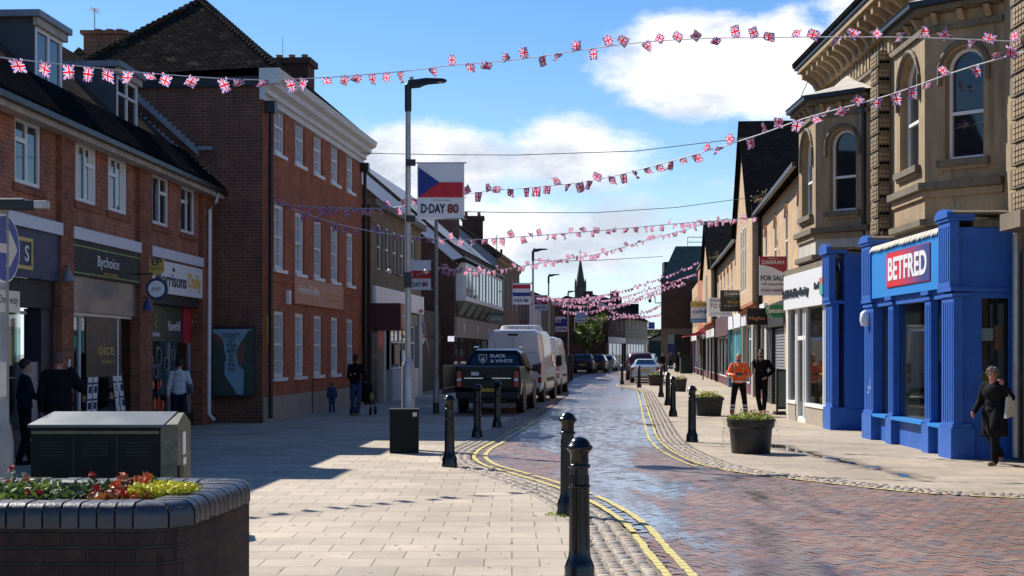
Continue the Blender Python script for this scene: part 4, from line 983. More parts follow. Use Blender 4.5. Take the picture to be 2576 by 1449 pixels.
def stone_building():
    t = thing('stone_building', 'ochre stone building with two canted bays above the blue and white shopfronts', 'building', (9, 31, 0))
    Y0, Y1, H = 19.5, 38.6, 8.9
    bays = ((25.3, 27.3), (34.4, 36.4)); mb = MB()
    wall(mb, FM, Y0, Y1, 3.3, H, [(24.5, 28.1, 3.9, 7.6), (33.6, 37.2, 3.9, 7.6)], 'stone_bath', .0)
    mb.box(FM, Y0, Y1, -8, -.25, 0, H, 'stone_dirty_shaded'); mb.box(Fr((8.12, 38.6), (1, 0), (0, 1)), 0, 8, -.02, .0, 0, H, 'stone_dirty_shaded'); mb.box(FM, Y0, Y1, -.249, -.01, 2.7, 3.3, 'stone_dirty_shaded')
    mb.build('main_wall', t)
    for bi, (a, b) in enumerate(bays):
        P = [(8.12, b + 1.02), (7.10, b), (7.10, a), (8.12, a - 1.02)]
        mb = MB(); faces = []
        for i in range(3): faces.append(face(P[i], P[i + 1]))
        zt, zb = 7.18, 4.62
        for i, (F, L) in enumerate(faces):
            if i == 1: ops = [(L / 2 - .62, L / 2 + .62, 4.98, 6.98, True)]
            else: ops = [(L / 2 - .34, L / 2 + .36, 4.98, 6.86, True)]
            wall(mb, F, 0, L, zb, zt, ops, 'stone_bath', .22)
        bay = mb.build('bay', t)
        for i, (F, L) in enumerate(faces):
            w_ = .62 if i == 1 else .35; zt_ = 6.98 if i == 1 else 6.86; c = L / 2 + (0 if i == 1 else .01)
            wd = window(F, c - w_ + .005, c + w_ - .005, 4.985, zt_ - .005, t, d=-.20, split=[.42], arch=True, fr='white_paint', pane='pane', fw=.055, t=.06)
            # raised arch hood and sill
            hm = MB(); r = w_ + .09; cz = zt_ - w_; n = 12
            pts = [F.P(c - r * math.cos(math.pi * k / n), .02, cz + r * math.sin(math.pi * k / n)) for k in range(n + 1)]
            hm.tube([F.P(c - r, .02, cz - .25)] + pts + [F.P(c + r, .02, cz - .25)], .045, 'stone_dirty_shaded', 6); hm.build('window_hood', bay); hm = MB()
            hm.box(F, c - w_ - .12, c + w_ + .12, -.02, .10, 4.86, 4.975, 'stone_dirty_shaded'); hm.box(F, c - w_ - .08, c + w_ + .08, -.02, .05, 4.80, 4.858, 'stone_bath'); hm.build('window_sill', bay)
        mb = MB(); ring(mb, P, 4.48, 4.62, .13, 'stone_dirty_shaded', .02); ring(mb, P, 4.36, 4.479, .05, 'stone_bath'); ring(mb, P, 4.0, 4.358, .0, 'stone_white' if bi else 'stone_bath'); ring(mb, P, 3.86, 3.998, .10, 'stone_dirty_shaded', .03); ring(mb, P, 3.62, 3.858, .0, 'stone_dirty_shaded'); mb.build('base_moulding', bay)
        mb = MB(); ring(mb, P, 7.18, 7.28, .06, 'stone_dirty_shaded'); ring(mb, P, 7.282, 7.48, .0, 'stone_bath'); ring(mb, P, 7.482, 7.60, .20, 'stone_dirty_shaded', .03); ring(mb, P, 7.602, 7.70, .30, 'black_pipe')
        for i, (F, L) in enumerate(faces):
            n = int(L / .42)
            for k in range(n): s_ = (k + .5) * L / n; mb.extr(F, [(.003, 7.28), (.05, 7.3), (.16, 7.46), (.17, 7.479), (.003, 7.479)], s_ - .05, s_ + .05, 'stone_bath')
        mb.build('cornice', bay)
        # small swept hipped roof
        mb = MB(); o = .33; e = [(8.12, b + 1.02 + o * .4), (7.10 - o, b + o * .4), (7.10 - o, a - o * .4), (8.12, a - 1.02 - o * .4)]; zr = 7.70
        mids = [(8.12 - .02, b + .35), (7.62, b - .2), (7.62, a + .2), (8.12 - .02, a - .35)]; top = (8.1, (a + b) / 2)
        for i in range(3):
            mb.add([(*e[i], zr), (*e[i + 1], zr), (*mids[i + 1], zr + .28), (*mids[i], zr + .28), (*top, zr + .72)], [(0, 1, 2, 3), (3, 2, 4)], 'lead' if 0 else 'stone_white')
        mb.build('bay_roof', bay)
    # rusticated pilasters
    for ys, ye in ((31.5, 32.1), (22.4, 23.1)):
        mb = MB(); z = 3.9; k = 0
        mb.box(FM, ys + .03, ye - .03, .003, .22, 3.7, 8.2, 'stone_bath')
        while z < 8.1:
            o = .03 if k % 2 else .0
            mb.box(FM, ys - o, ye + o, .004, .29, z, z + .31, 'stone_dirty_shaded')
            for a in range(4):
                for c in range(3):
                    mb.box(FM, ys + .06 + a * .13, ys + .15 + a * .13, .29, .305, z + .04 + c * .09, z + .10 + c * .09, 'stone_bath')
                    mb.box(FM, ys - o - .012, ys - o, .05 + c * .075, .105 + c * .075, z + .04 + (a % 3) * .09, z + .10 + (a % 3) * .09, 'stone_bath')
            z += .36; k += 1
        mb.box(FM, ys - .12, ye + .12, .003, .42, 3.62, 3.88, 'stone_dirty_shaded'); mb.build('pilaster', t)
    # frieze, corbelled eaves
    mb = MB(); mb.box(FM, Y0, Y1, .003, .08, 8.0, 8.08, 'stone_dirty_shaded'); mb.box(FM, Y0, Y1, .003, .16, 8.52, 8.62, 'stone_bath'); mb.box(FM, Y0, Y1 + .1, .003, .62, 9.02, 9.14, 'stone_bath'); mb.box(FM, Y0, Y1, .003, .07, 8.623, 9.018, 'stone_dirty_shaded'); mb.build('frieze', t)
    mb = MB(); y = Y0 + .1
    while y < Y1: mb.poly(FM, [(y, 8.1), (y + .17, 8.1), (y + .17, 8.35), (y + .085, 8.50), (y, 8.35)], .09, 'stone_bath', .09); y += .30
    mb.build('arcade', t)
    y = Y0 + .2
    while y < Y1 + .2:
        mb = MB(); mb.extr(FM, [(.07, 8.5), (.2, 8.52), (.27, 8.68), (.42, 8.80), (.55, 8.84), (.56, 9.018), (.07, 9.018)], y, y + .16, 'stone_bath'); y += .62; mb.build('eaves_bracket', t)
    mb = MB(); mb.box(FM, Y0, Y1 + .3, .0, .66, 9.145, 9.22, 'black_pipe'); mb.extr(FM, [(.69, 9.22), (.71, 9.34), (-5, 12.2), (-10, 9.3), (-10, 9.2)], Y0, Y1 + .35, 'roof_dark'); mb.build('roof', t)
    # downpipe and drainpipe
    mb = MB(); mb.tube([FM.P(33.45, .12, 7.5), FM.P(33.45, .12, 3.8)], .05, 'black_pipe'); mb.build('downpipe', t, smooth=True)
    mb = MB(); mb.tube([FM.P(23.25, .15, 3.6), FM.P(23.25, .15, .05)], .06, 'galv'); mb.build('grey_drainpipe', t, smooth=True)
    mb = MB(); mb.box(FM, Y0, 23.45, -.009, .06, 0, 3.3, 'stone_dirty_shaded'); mb.build('lower_wall', t)
    return t
stone_building()
def fluted(mb, F, s0, s1, d, z0, z1, m, n=5, dep=.012):
    mb.box(F, s0, s1, d - .15, d, z0, z1, m); w_ = (s1 - s0) / (2 * n + 1)
    for k in range(n): a = s0 + w_ * (2 * k + 1); mb.box(F, a, a + w_, d, d + dep, z0 + .10, z1 - .08, m)
def blue_shop():
    t = thing('betting_shop', 'bright blue betting shop front with fluted pilasters and red and blue sign', 'shopfront', (7.6, 26.5, 0))
    bl = 'betfred_blue'; pb_ = 'pilaster_blue'
    Ya, Yb = 23.55, 29.5
    P = [(23.55, 24.2), (24.95, 25.3), (27.4, 27.75), (28.8, 29.5)]; ZB, ZF = 2.76, 3.72
    for i, (a, b) in enumerate(P):
        mb = MB(); big = i in (0, 3); d = .03 if big else 0
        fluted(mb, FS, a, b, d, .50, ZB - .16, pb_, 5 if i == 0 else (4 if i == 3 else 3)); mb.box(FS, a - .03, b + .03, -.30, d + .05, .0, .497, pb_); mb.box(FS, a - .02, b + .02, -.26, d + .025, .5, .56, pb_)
        mb.box(FS, a - .03, b + .03, -.25, d + .03, ZB - .157, ZB - .10, pb_); mb.box(FS, a - .05, b + .05, -.25, d + .06, ZB - .07, ZB - .003, pb_); mb.build('pilaster', t)
        if big:
            mb = MB(); fluted(mb, FS, a - .0, b, .09, ZB, ZF + .10, pb_, 5 if i == 0 else 4); mb.box(FS, a - .02, b + .02, -.3, .12, ZF + .103, ZF + .15, pb_); mb.box(FS, a - .035, b + .035, -.3, .145, ZF + .153, ZF + .20, pb_)
            c = (a + b) / 2; r = (b - a) / 2 + .03; mb.poly(FS, [(c - r, ZF + .203)] + [(c - r * math.cos(math.pi * k / 8), ZF + .203 + .10 * math.sin(math.pi * k / 8)) for k in range(9)], .14, pb_, .1)
            mb.poly(FS, [(c - r, ZF + .203)] + [(c - r * math.cos(math.pi * k / 8), ZF + .203 + .09 * math.sin(math.pi * k / 8)) for k in range(9)], .04, 'stone_dirty_shaded', .9)
            for k in range(14):
                q = FS.P(c + rnd.uniform(-r, r) * .8, rnd.uniform(-.7, .1), ZF + .27); mb.tube([q, q + Vector((rnd.uniform(-.05, .05), rnd.uniform(-.05, .05), .13))], .004, 'galv', 3)
            mb.build('upper_pilaster', t)
    mb = MB(); mb.box(FS, P[0][1], P[3][0], -.25, .06, ZB, ZF, bl); f = mb.build('fascia_sign', t, label='bright blue fascia board')
    a, b = FS.px(2338, d=.08), FS.px(2230, d=.08); z0, z1 = 2.93, 3.55
    F_ = FS; q = MB(); q.quad([FS.P(a, .08, z0), FS.P(b, .08, z0), FS.P(b, .08, z1), FS.P(a, .08, z1)], 'sign_red_blue', [(1, 0), (0, 0), (0, 1), (1, 1)])
    q.box(FS, a - .015, b + .015, .061, .076, z0 - .015, z1 + .015, 'sign_white' if 0 else 'sign_red2'); q.build('brand_panel', f)
    text(FS, (a + b) / 2, .081, z0 + .11, 'BETFRED', 'sign_white', f, w=(b - a) * .90, h=.42, bold=.03, ext=.008)
    # lead apron along the top with scalloped edge
    mb = MB(); n = 44; L = P[3][0] - P[0][1]
    for k in range(n):
        s0 = P[0][1] + L * k / n; s1 = s0 + L / n; dd = rnd.uniform(.0, .03)
        mb.add([FS.P(s0, .10, ZF - .01 - dd), FS.P(s1, .10, ZF - .01 - dd), FS.P((s0 + s1) / 2, .11, ZF - .06 - dd), FS.P(s0, .06, ZF + .05), FS.P(s1, .06, ZF + .05), FS.P(s0, -.75, ZF + .19), FS.P(s1, -.75, ZF + .19)], [(0, 1, 2), (0, 1, 4, 3), (3, 4, 6, 5)], 'stone_white')
    mb.build('lead_apron', t)
    # stall risers, sills, glazing
    mb = MB()
    for (a, b) in ((P[0][1], P[1][0]), (P[1][1], P[2][0]), (P[2][1], P[3][0])):
        mb.box(FS, a, b, -.26, -.08, .0, .46, pb_); mb.box(FS, a - .0, b + .0, -.26, .06, .463, .52, bl)
    mb.build('stall_riser', t)
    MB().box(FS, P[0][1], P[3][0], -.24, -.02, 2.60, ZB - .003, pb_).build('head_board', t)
    for (a, b) in ((P[0][1], P[1][0]), (P[1][1], P[2][0]), (P[2][1], P[3][0])):
        MB().box(FS, a, b, -.135, -.125, .52, 2.6, 'shop_glass').build('shop_window', t)
    mb = MB(); mb.box(FS, P[0][1], P[1][0], -.19, -.16, .52, 2.6, 'blind_grey'); mb.box(FS, P[2][1], P[3][0], -.19, -.16, .52, 2.6, 'blind_grey'); mb.box(FS, 26.2, P[2][0], -.19, -.16, .52, 2.6, 'blind_grey'); mb.build('window_blind', t)
    mb = MB(); mb.box(FM, 23.6, 29.4, -.24, -.22, 0, 2.7, 'interior_mid'); mb.box(FS, P[1][1], 26.5, -.75, -.7, 1.6, 2.3, 'interior_red'); mb.box(FS, 25.5, 26.2, -.5, -.47, 1.0, 1.5, 'sign_navy'); mb.box(FS, 25.45, 26.55, -.46, -.42, 1.62, 1.66, 'sign_white'); mb.box(FS, 26.3, 26.5, -.4, -.36, 1.66, 2.4, 'sign_navy'); mb.box(FS, 26.25, 26.55, -.6, -.4, .52, 1.55, 'blind_grey'); mb.build('shop_interior', t)
    # side wall facing the square, its shade put in by the darker pilaster blue
    G = Fr((7.10, 23.60), (1, 0), (0, -1)); mb = MB()
    xa, xb = G.px(2465), G.px(2543); z0, z1 = .32, 2.62
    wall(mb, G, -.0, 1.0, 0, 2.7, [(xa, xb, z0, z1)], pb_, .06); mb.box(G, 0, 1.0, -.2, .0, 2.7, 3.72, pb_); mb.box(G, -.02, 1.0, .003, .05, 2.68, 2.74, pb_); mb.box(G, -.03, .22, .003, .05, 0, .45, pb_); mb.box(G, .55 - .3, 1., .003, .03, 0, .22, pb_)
    for k in range(4): mb.box(G, .03 + k * .09, .06 + k * .09, .003, .014, .55, 2.5, pb_); mb.box(G, .03 + k * .09, .06 + k * .09, .003, .014, 2.85, 3.5, pb_)
    mb.box(G, .30, 1.0, -.3, .04, 3.723, 3.83, 'stone_dirty_shaded'); mb.build('side_wall', t)
    sw = MB(); sw.box(G, xa, xb, -.05, -.04, z0, z1, 'shop_glass'); sw.build('shop_window', t)
    mb = MB()
    for (a, b, c, e) in ((xa, xb, z0, z0 + .04), (xa, xb, z1 - .04, z1), (xa, xa + .03, z0 + .04, z1 - .04), (xb - .03, xb, z0 + .04, z1 - .04)): mb.box(G, a, b, -.039, -.005, c, e, pb_)
    mb.box(G, xa + .31, xa + .36, -.5, -.45, .4, 2.5, 'blind_grey'); mb.box(G, xb - .12, xb - .03, -.3, -.25, .4, 2.5, 'blind_grey'); mb.build('window_frame', t)
    mb = MB(); mb.box(G, .42, 1.0, -1.3, -1.25, 0, 2.7, 'interior_red'); mb.box(G, xa, xa + .26, -.16, -.14, 1.9, 2.1, 'sign_white'); mb.box(G, xa + .28, xb - .1, -.16, -.14, 1.75, 2.15, 'petal_salmon'); mb.build('window_display', t)
    ps = MB().box(G, xa - .0, xa + .27, -.10, -.08, .9, 1.6, 'sign_navy').build('poster', t); text(G, xa + .14, -.08, 1.24, 'TOP', 'sign_yellow', ps, w=.22, h=.16, bold=.03); text(G, xa + .14, -.08, 1.08, 'PRICE', 'sign_yellow', ps, w=.22, h=.12, bold=.03)
    ps = MB().box(G, xa - .0, xa + .27, -.10, -.08, .38, .85, 'sign_yellow').build('poster', t)
    mb = MB(); mb.lathe(FS.P(29.15, .10, 2.22), [(.0, 0), (.08, .02), (.11, .12), (.10, .26), (.04, .32), (0, .33)], 'white_pvc', 10, 1, 1); mb.build('alarm_box', t, smooth=True)
    mb = MB(); mb.box(FS, 29.0, 29.16, .032, .036, .98, 1.05, 'sign_white'); mb.box(FS, 29.02, 29.12, .032, .036, 1.05, 1.2, 'sign_white'); mb.box(FS, 29.06, 29.18, .032, .036, .9, .94, 'sign_white'); mb.build('sticker', t)
blue_shop()
def white_shop():
    t = thing('building_society', 'white building society shopfront beside the blue return wall and pilaster', 'shopfront', (7.6, 35, 0))
    bl = 'betfred_blue'; pb_ = 'pilaster_blue'; ya, yb = 33.2, 37.9
    mb = MB(); fluted(mb, FS, 32.5, 33.19, .03, .5, 2.78, pb_, 4); mb.box(FS, 32.45, 33.2, -.3, .08, 0, .497, pb_); mb.box(FS, 32.46, 33.2, -.25, .08, 2.783, 2.86, pb_); fluted(mb, FS, 32.5, 33.19, .10, 2.863, 3.9, pb_, 4)
    mb.box(FS, 32.45, 33.22, -.3, .16, 3.903, 3.98, pb_); c = 32.84; mb.poly(FS, [(c - .4, 3.983)] + [(c - .4 * math.cos(math.pi * k / 8), 3.983 + .15 * math.sin(math.pi * k / 8)) for k in range(9)], .16, pb_, .1); mb.box(FS, 32.47, 33.2, -.95, .05, 3.983, 4.04, 'stone_dirty_shaded')
    for k in range(12):
        q = FS.P(c + rnd.uniform(-.3, .3), rnd.uniform(-.8, .1), 4.03); mb.tube([q, q + Vector((rnd.uniform(-.06, .06), rnd.uniform(-.05, .05), .14))], .005, 'galv', 3)
    mb.build('pilaster', t)
    mb = MB(); mb.box(FS, 32.51, 33.1, -1.02, -.251, 0, 3.9, pb_); mb.box(FS, 29.6, 32.5, -1.0, -.92, 0, 3.7, pb_); mb.box(FS, 32.46, 32.508, -1.0, -.3, 0, .45, pb_); mb.build('return_wall', t, label='deep blue return wall')
    f = MB().box(FS, ya + .02, yb, -.05, .10, 2.80, 3.66, 'sign_white').build('fascia_sign', t, label='white fascia board')
    a, b = FS.px(2034, d=.11), FS.px(1969, d=.11); text(FS, (a + b) / 2, .101, 3.02, 'Suffolk Building Society', 'ink_dark', f, w=b - a, h=.28, bold=.02, ext=.03)
    a, b = FS.px(2062, d=.11), FS.px(2048, d=.11); text(FS, (a + b) / 2, .101, 3.17, 'Haverhill', 'ink_dark', f, w=b - a, h=.16, bold=.02, ext=.02)
    mb = MB(); a, b = FS.px(2071, d=.12), FS.px(2063, d=.12); mb.box(FS, a, b, .101, .14, 3.02, 3.26, 'sign_teal'); mb.box(FS, a, b, .101, .14, 3.263, 3.40, 'sign_orange'); mb.build('emblem', f)
    mb = MB(); mb.box(FS, 33.2, yb + .2, -.9, .04, 3.663, 3.82, 'stone_dirty_shaded'); mb.build('ledge', t)
    fr = MB()
    for x in (1983, 2006, 2010, 2025.5, 2031, 2076): q = FS.px(x, d=-.05); fr.box(FS, q - .04, q + .04, -.12, .0, .12, 2.797, 'white_paint')
    d0, d1 = FS.px(2031, d=-.05), FS.px(2008, d=-.05); fr.box(FS, d0 + .04, d1 - .04, -.13, -.01, 2.02, 2.12, 'white_paint'); fr.box(FS, d0 + .04, d1 - .04, -.14, -.02, .0, .14, 'white_paint')
    fr.box(FS, ya, d0, -.125, .03, .42, .50, 'white_paint'); fr.box(FS, d1, yb, -.125, .03, .42, .50, 'white_paint'); fr.box(FS, ya + .0, ya + .14, -.125, .01, 0, 2.797, 'white_paint'); fr.box(FS, yb - .12, yb, -.4, .01, 0, 2.797, 'white_paint'); fr.build('window_frame', t)
    mb = MB(); mb.box(FS, ya, d0, -.11, -.0, 0, .417, 'concrete_beige'); mb.box(FS, d1, yb, -.11, -.0, 0, .417, 'concrete_beige'); mb.build('stall_riser', t)
    MB().box(FS, ya, yb, -.07, -.06, .5, 2.79, 'shop_glass').build('shop_window', t)
    mb = MB(); mb.box(FM, ya, yb, -.24, -.2, 0, 2.75, 'interior_mid'); mb.box(FS, 34, 34.6, -.5, -.45, 1.6, 2.1, 'ink_grey'); mb.box(FS, 34.7, 35.2, -.6, -.55, .9, 1.4, 'sign_white'); mb.box(FS, 35.3, 35.8, -.5, -.45, 2.0, 2.5, 'sign_teal'); mb.box(FS, 33.6, 34.5, -.5, -.46, .5, .9, 'interior_dark'); mb.box(FS, 34.0, 34.2, -.4, -.37, 1.1, 1.45, 'poster_sky'); mb.box(FS, 33.5, 35.5, -.8, -.75, .5, 1.2, 'interior_dark'); mb.box(FS, ya, yb, -1.2, -.15, 2.7, 2.75, 'interior_mid'); mb.build('shop_interior', t)
white_shop()

# =============== RIGHT ROW BEYOND ===============
uR = Vector((.09, 1)).normalized(); nR = Vector((-uR.y, uR.x))
FR = Fr((4.3 + .09 * 38.5, 38.5), uR, nR)
def sR(Y): return (Y - 38.5) / uR.y
def shop(F, s0, s1, parent, fas, pier, panes=3, zf=(2.75, 3.35), door=None, riser='maroon_paint', glass_='pane_dark', mull='white_paint', fasname='fascia_sign'):
    f = MB().box(F, s0 + .02, s1 - .02, -.02, .12, zf[0], zf[1], fas).build(fasname, parent)
    mb = MB(); mb.box(F, s0, s0 + .28, -.02, .09, 0, zf[0] - .003, pier); mb.box(F, s1 - .28, s1, -.02, .09, 0, zf[0] - .003, pier); mb.box(F, s0 + .28, s1 - .28, -.16, -.03, 0, .42, riser); mb.build('shop_piers', parent)
    w_ = (s1 - s0 - .56) / panes
    for k in range(panes):
        a = s0 + .28 + k * w_; window(F, a, a + w_, .42 if k != door else .02, zf[0] - .01, parent, d=-.14, pane=glass_, fr=mull, fw=.05, split=[.8] if k == door else None, name='door' if k == door else 'shop_window')
    return f
def right_row():
    # wing and cross gable, twice over
    def block(Yw0, Yw1, Yg1, zap, lab, proj=.35):
        t = thing('shop_building', lab, 'building', FR.P(sR(Yw0), 0, 0)); a, b, c = sR(Yw0), sR(Yw1), sR(Yg1); EZ = 6.75
        mb = MB(); nwin = max(2, int((b - a) / 3.2)); ws = [(a + (b - a) * (k + .5) / nwin, ) for k in range(nwin)]
        wall(mb, FR, a, b, 3.3, EZ, [(w_[0] - .38, w_[0] + .38, 4.0, 6.2, True) for w_ in ws], 'brick_buff', .06)
        mb.box(FR, a, b, -.25, -.15, 0, 3.3, 'brick_buff'); mb.box(FR, a, a + .05, -6, -.26, 0, EZ, 'brick_buff')
        mb.box(FR, b, c, -6, -.5, 0, EZ, 'brick_buff'); mb.build('wing_wall', t)
        for w_ in ws: window(FR, w_[0] - .38, w_[0] + .38, 4.0, 6.2, t, d=-.06, arch=True, split=[.5], fr='white_paint', pane='pane', fw=.07); m9 = MB(); m9.tube([FR.P(w_[0] - .43 * math.cos(math.pi * q / 8), .0, 5.82 + .43 * math.sin(math.pi * q / 8)) for q in range(9)], .05, 'brick_orange', 5); m9.build('brick_arch', t)
        ap = (b + c) / 2; FRp = FR.sh(0, proj)
        mb = MB(); gw = (c - b); gops = [(ap + dx - .42, ap + dx + .42, 4.1, 6.7 if dx else 7.1) for dx in (-1.25, 0, 1.25)]
        wall(mb, FRp, b, c, 3.6, EZ, [(o[0], o[1], o[2], min(o[3], EZ - .02)) for o in gops], 'brick_buff', .06); mb.poly(FRp, [(b, EZ), (c, EZ), (ap, zap)], 0, 'brick_buff'); mb.box(FRp, b, b + .05, -proj - .2, -.003, 3.6, EZ, 'brick_buff')
        for k in range(4): mb.box(FRp, b - .0, c, -proj - .2, -.09 * k - .01, 3.6 - .1 * (k + 1), 3.6 - .1 * k - .003, 'brick_orange')
        mb.build('gable_wall', t)
        for o in gops: window(FRp, o[0], o[1], o[2], min(o[3], EZ - .02), t, d=-.06, cols=2, rows=3, fr='white_paint', pane='pane', fw=.08, bar=.03)
        mb = MB(); z0 = 3.6
        mb.add([FRp.P(b - .12, .2, EZ - .12), FRp.P(ap, .2, zap + .06), FRp.P(ap, -14, zap + .06), FRp.P(b - .12, -14, EZ - .12), FRp.P(c + .12, .2, EZ - .12), FRp.P(c + .12, -14, EZ - .12),
                FRp.P(b - .12, .2, EZ - .3), FRp.P(ap, .2, zap - .14), FRp.P(c + .12, .2, EZ - .3)], [(0, 1, 2, 3), (1, 4, 5, 2), (0, 1, 7, 6), (1, 4, 8, 7)], 'roof_dark')
        mb.extr(FR, [(.30, EZ), (-4, EZ + 3.4), (-8, EZ + .2), (-8, EZ), (-.1, EZ - .1)], a - .1, b, 'roof_dark'); mb.build('roof', t)
        mb = MB(); mb.box(FR, a - .1, b, .28, .40, EZ - .12, EZ, 'black_pipe'); mb.tube([FR.P(b - .25, .12, EZ - .1), FR.P(b - .25, .12, .1)], .07, 'black_pipe'); mb.build('gutter', t)
        return t, a, b, c
    t, a, b, c = block(38.9, 53.8, 63.6, 10.9, 'buff brick block with black cross gable next to the stone building')
    mb = MB(); mb.box(FR, sR(43.2), sR(44), -.14, .1, 0, 3.3, 'brick_buff'); mb.box(FR, sR(38.9), sR(43.2), -.14, .05, 0, 3.3, 'anthracite'); mb.build('pier', t)
    f = MB().box(FR, sR(44.02), sR(51), -.02, .14, 2.55, 3.3, 'black_plastic').build('fascia_sign', t)
    mb = MB()
    for k in range(26): mb.extr(FR, [(-.12, .04 + k * .095), (-.06, .05 + k * .095), (-.06, .11 + k * .095), (-.12, .13 + k * .095)], sR(44.2), sR(49), 'shutter')
    mb.build('roller_shutter', t)
    mb = MB(); mb.box(FR, sR(49), sR(50.6), -.14, .06, 0, 2.547, 'black_plastic'); mb.box(FR, sR(50.6), sR(51.2), -.14, .1, 0, 3.3, 'render_grey'); mb.build('door_pier', t)
    shop(FR, sR(51.3), sR(57.5), t, 'sign_white', 'stone_white', 3, (2.85, 3.45)); shop(FR, sR(57.6), sR(63.5), t, 'sign_white', 'stone_white', 3, (2.85, 3.45), door=1)
    t2, a, b, c = block(64, 87, 100, 10.0, 'buff brick block with the further black cross gable behind letting boards')
    shop(FR, sR(64.1), sR(73.5), t2, 'sign_white', 'teal_panel', 4, (2.85, 3.5), glass_='teal_panel'); shop(FR, sR(73.8), sR(87), t2, 'tile_purple', 'maroon_paint', 4, (2.6, 3.7)); shop(FR, sR(87.3), sR(94), t2, 'sign_white', 'black_plastic', 2, (2.7, 3.2)); shop(FR, sR(94), sR(100), t2, 'sign_cream', 'stone_white', 2, (2.7, 3.2))
    t3 = thing('orange_building', 'plain orange brick block with red fascia past the second black gable', 'building', FR.P(sR(108), 0, 0))
    a, b = sR(100.1), sR(118); mb = MB(); wall(mb, FR, a, b, 3.3, 8.3, [(a + 2, a + 3.2, 4.2, 5.8), (a + 6, a + 9, 4.2, 5.8), (a + 12, a + 13.4, 4.2, 5.8)], 'brick_orange', .12); mb.box(FR, a, b, -9, -.2, 0, 8.3, 'brick_orange'); mb.box(FR, a, b, -.1, .1, 8.303, 8.45, 'stone_dirty_shaded'); mb.build('wall', t3)
    for (x, y) in ((a + 2, a + 3.2), (a + 6, a + 9), (a + 12, a + 13.4)): window(FR, x, y, 4.2, 5.8, t3, fr='white_paint', cols=2)
    shop(FR, a, sR(111), t3, 'bus_red', 'anthracite', 5, (2.8, 3.5), mull='anthracite'); shop(FR, sR(111.1), b, t3, 'bus_red', 'sign_white', 3, (2.8, 3.4))
    MB().extr(FR, [(0.12, 3.3), (1.3, 3.0), (1.3, 2.93), (.12, 3.1)], sR(108), sR(118), 'sign_red').build('canopy', t3)
    t4 = thing('pale_building', 'narrow buff brick block between the orange block and tall brown tower', 'building', FR.P(sR(122), 0, 0))
    a, b = sR(118.2), sR(133.5); n = 4; ops = [(a + 1.2 + k * 3.5, a + 2.6 + k * 3.5, 3.9, 6.3) for k in range(n)]
    mb = MB(); wall(mb, FR, a, b, 3.2, 7.4, ops, 'brick_buff', .12); mb.box(FR, a, b, -9, -.2, 0, 7.4, 'brick_buff'); mb.build('wall', t4)
    for o in ops: window(FR, o[0], o[1], o[2], o[3], t4, fr='white_paint', cols=2, rows=2)
    shop(FR, a, sR(126), t4, 'sign_white', 'sign_blue', 3); shop(FR, sR(126), b, t4, 'sign_cream', 'sign_red', 3)
    # brown tower with mansard
    t5 = thing('brown_tower', 'tall windowless dark brown block with green mansard roof over the pavement', 'building', (17, 140, 0)); Y = 134
    xl, xr = (1663 - CX) * Y / FPX, (1709 - CX) * Y / FPX; zt = EYE + (HY - 706) * Y / FPX; zb = EYE + (HY - 832) * Y / FPX
    T = Fr((xl, Y), (1, -.118), (-.118, -1)); L = xr - xl + 8; mb = MB(); mb.box(T, 0, L, -22, 0, zb, zt, 'brick_brown'); mb.box(T, .0, .6, -.6, 0, 0, zb, 'stone_dirty_shaded'); mb.box(T, 1.2, L, -21, -1, 0, zb, 'interior_dark'); mb.box(T, -.03, L, .003, .06, zb - .35, zb + .2, 'stone_dirty_shaded'); mb.build('wall', t5)
    z1 = EYE + (HY - 617) * Y / FPX; mb = MB(); e = [tuple(T.P(a, b, 0))[:2] for a, b in ((-.1, .1), (L + .1, .1), (L + .1, -22.1), (-.1, -22.1))]; i_ = [tuple(T.P(a, b, 0))[:2] for a, b in ((1.3, -1.4), (L - 1.3, -1.4), (L - 1.3, -20), (1.3, -20))]
    mb.add([(*p, zt) for p in e] + [(*p, z1) for p in i_], [(0, 1, 5, 4), (1, 2, 6, 5), (2, 3, 7, 6), (3, 0, 4, 7), (4, 5, 6, 7)], 'copper_green')
    for k in range(9): x = xl + 1 + k * .7; mb.add([(x, Y - .1, zt), (x + .06, Y - .1, zt), (x + .06 + 1.3 * (1 - k / 14), Y + 1.3, z1 + .04), (x + 1.3 * (1 - k / 14), Y + 1.3, z1 + .04)], [(0, 1, 2, 3)], 'anthracite')
    mb.box(W0, xl + .6, xl + 1.4, Y + 3, Y + 5, zt, zt + 1.9, 'anthracite'); mb.build('mansard_roof', t5)
    mb = MB()
    for z in (z1 + .4, z1 + .85): mb.tube([(xl + 2.6, Y + 1.5, z), (xr + 8, Y + 1.5, z)], .035, 'galv', 5)
    for k in range(5): mb.tube([(xl + 2.6 + k * 1.6, Y + 1.5, z1), (xl + 2.6 + k * 1.6, Y + 1.5, z1 + .85)], .035, 'galv', 5)
    mb.build('roof_rail', t5)
right_row()
def board(name, lab, x0, y0, x1, y1, Y, build, cat='sign', mount=None):
    p0, p1 = at(x0, y0, Y), at(x1, y1, Y); F = Fr((0, Y), (1, 0), (0, -1)); t = thing(name, lab, cat, (p1.x, Y, p1.z)); build(t, F, p0.x, p1.x, p1.z, p0.z)
    if mount: mb = MB(); mb.tube([(p1.x - .05, Y + .05, (p0.z + p1.z) / 2), (mount, Y + .05, (p0.z + p1.z) / 2)], .03, 'black_pipe', 6); mb.build('bracket', t)
    return t
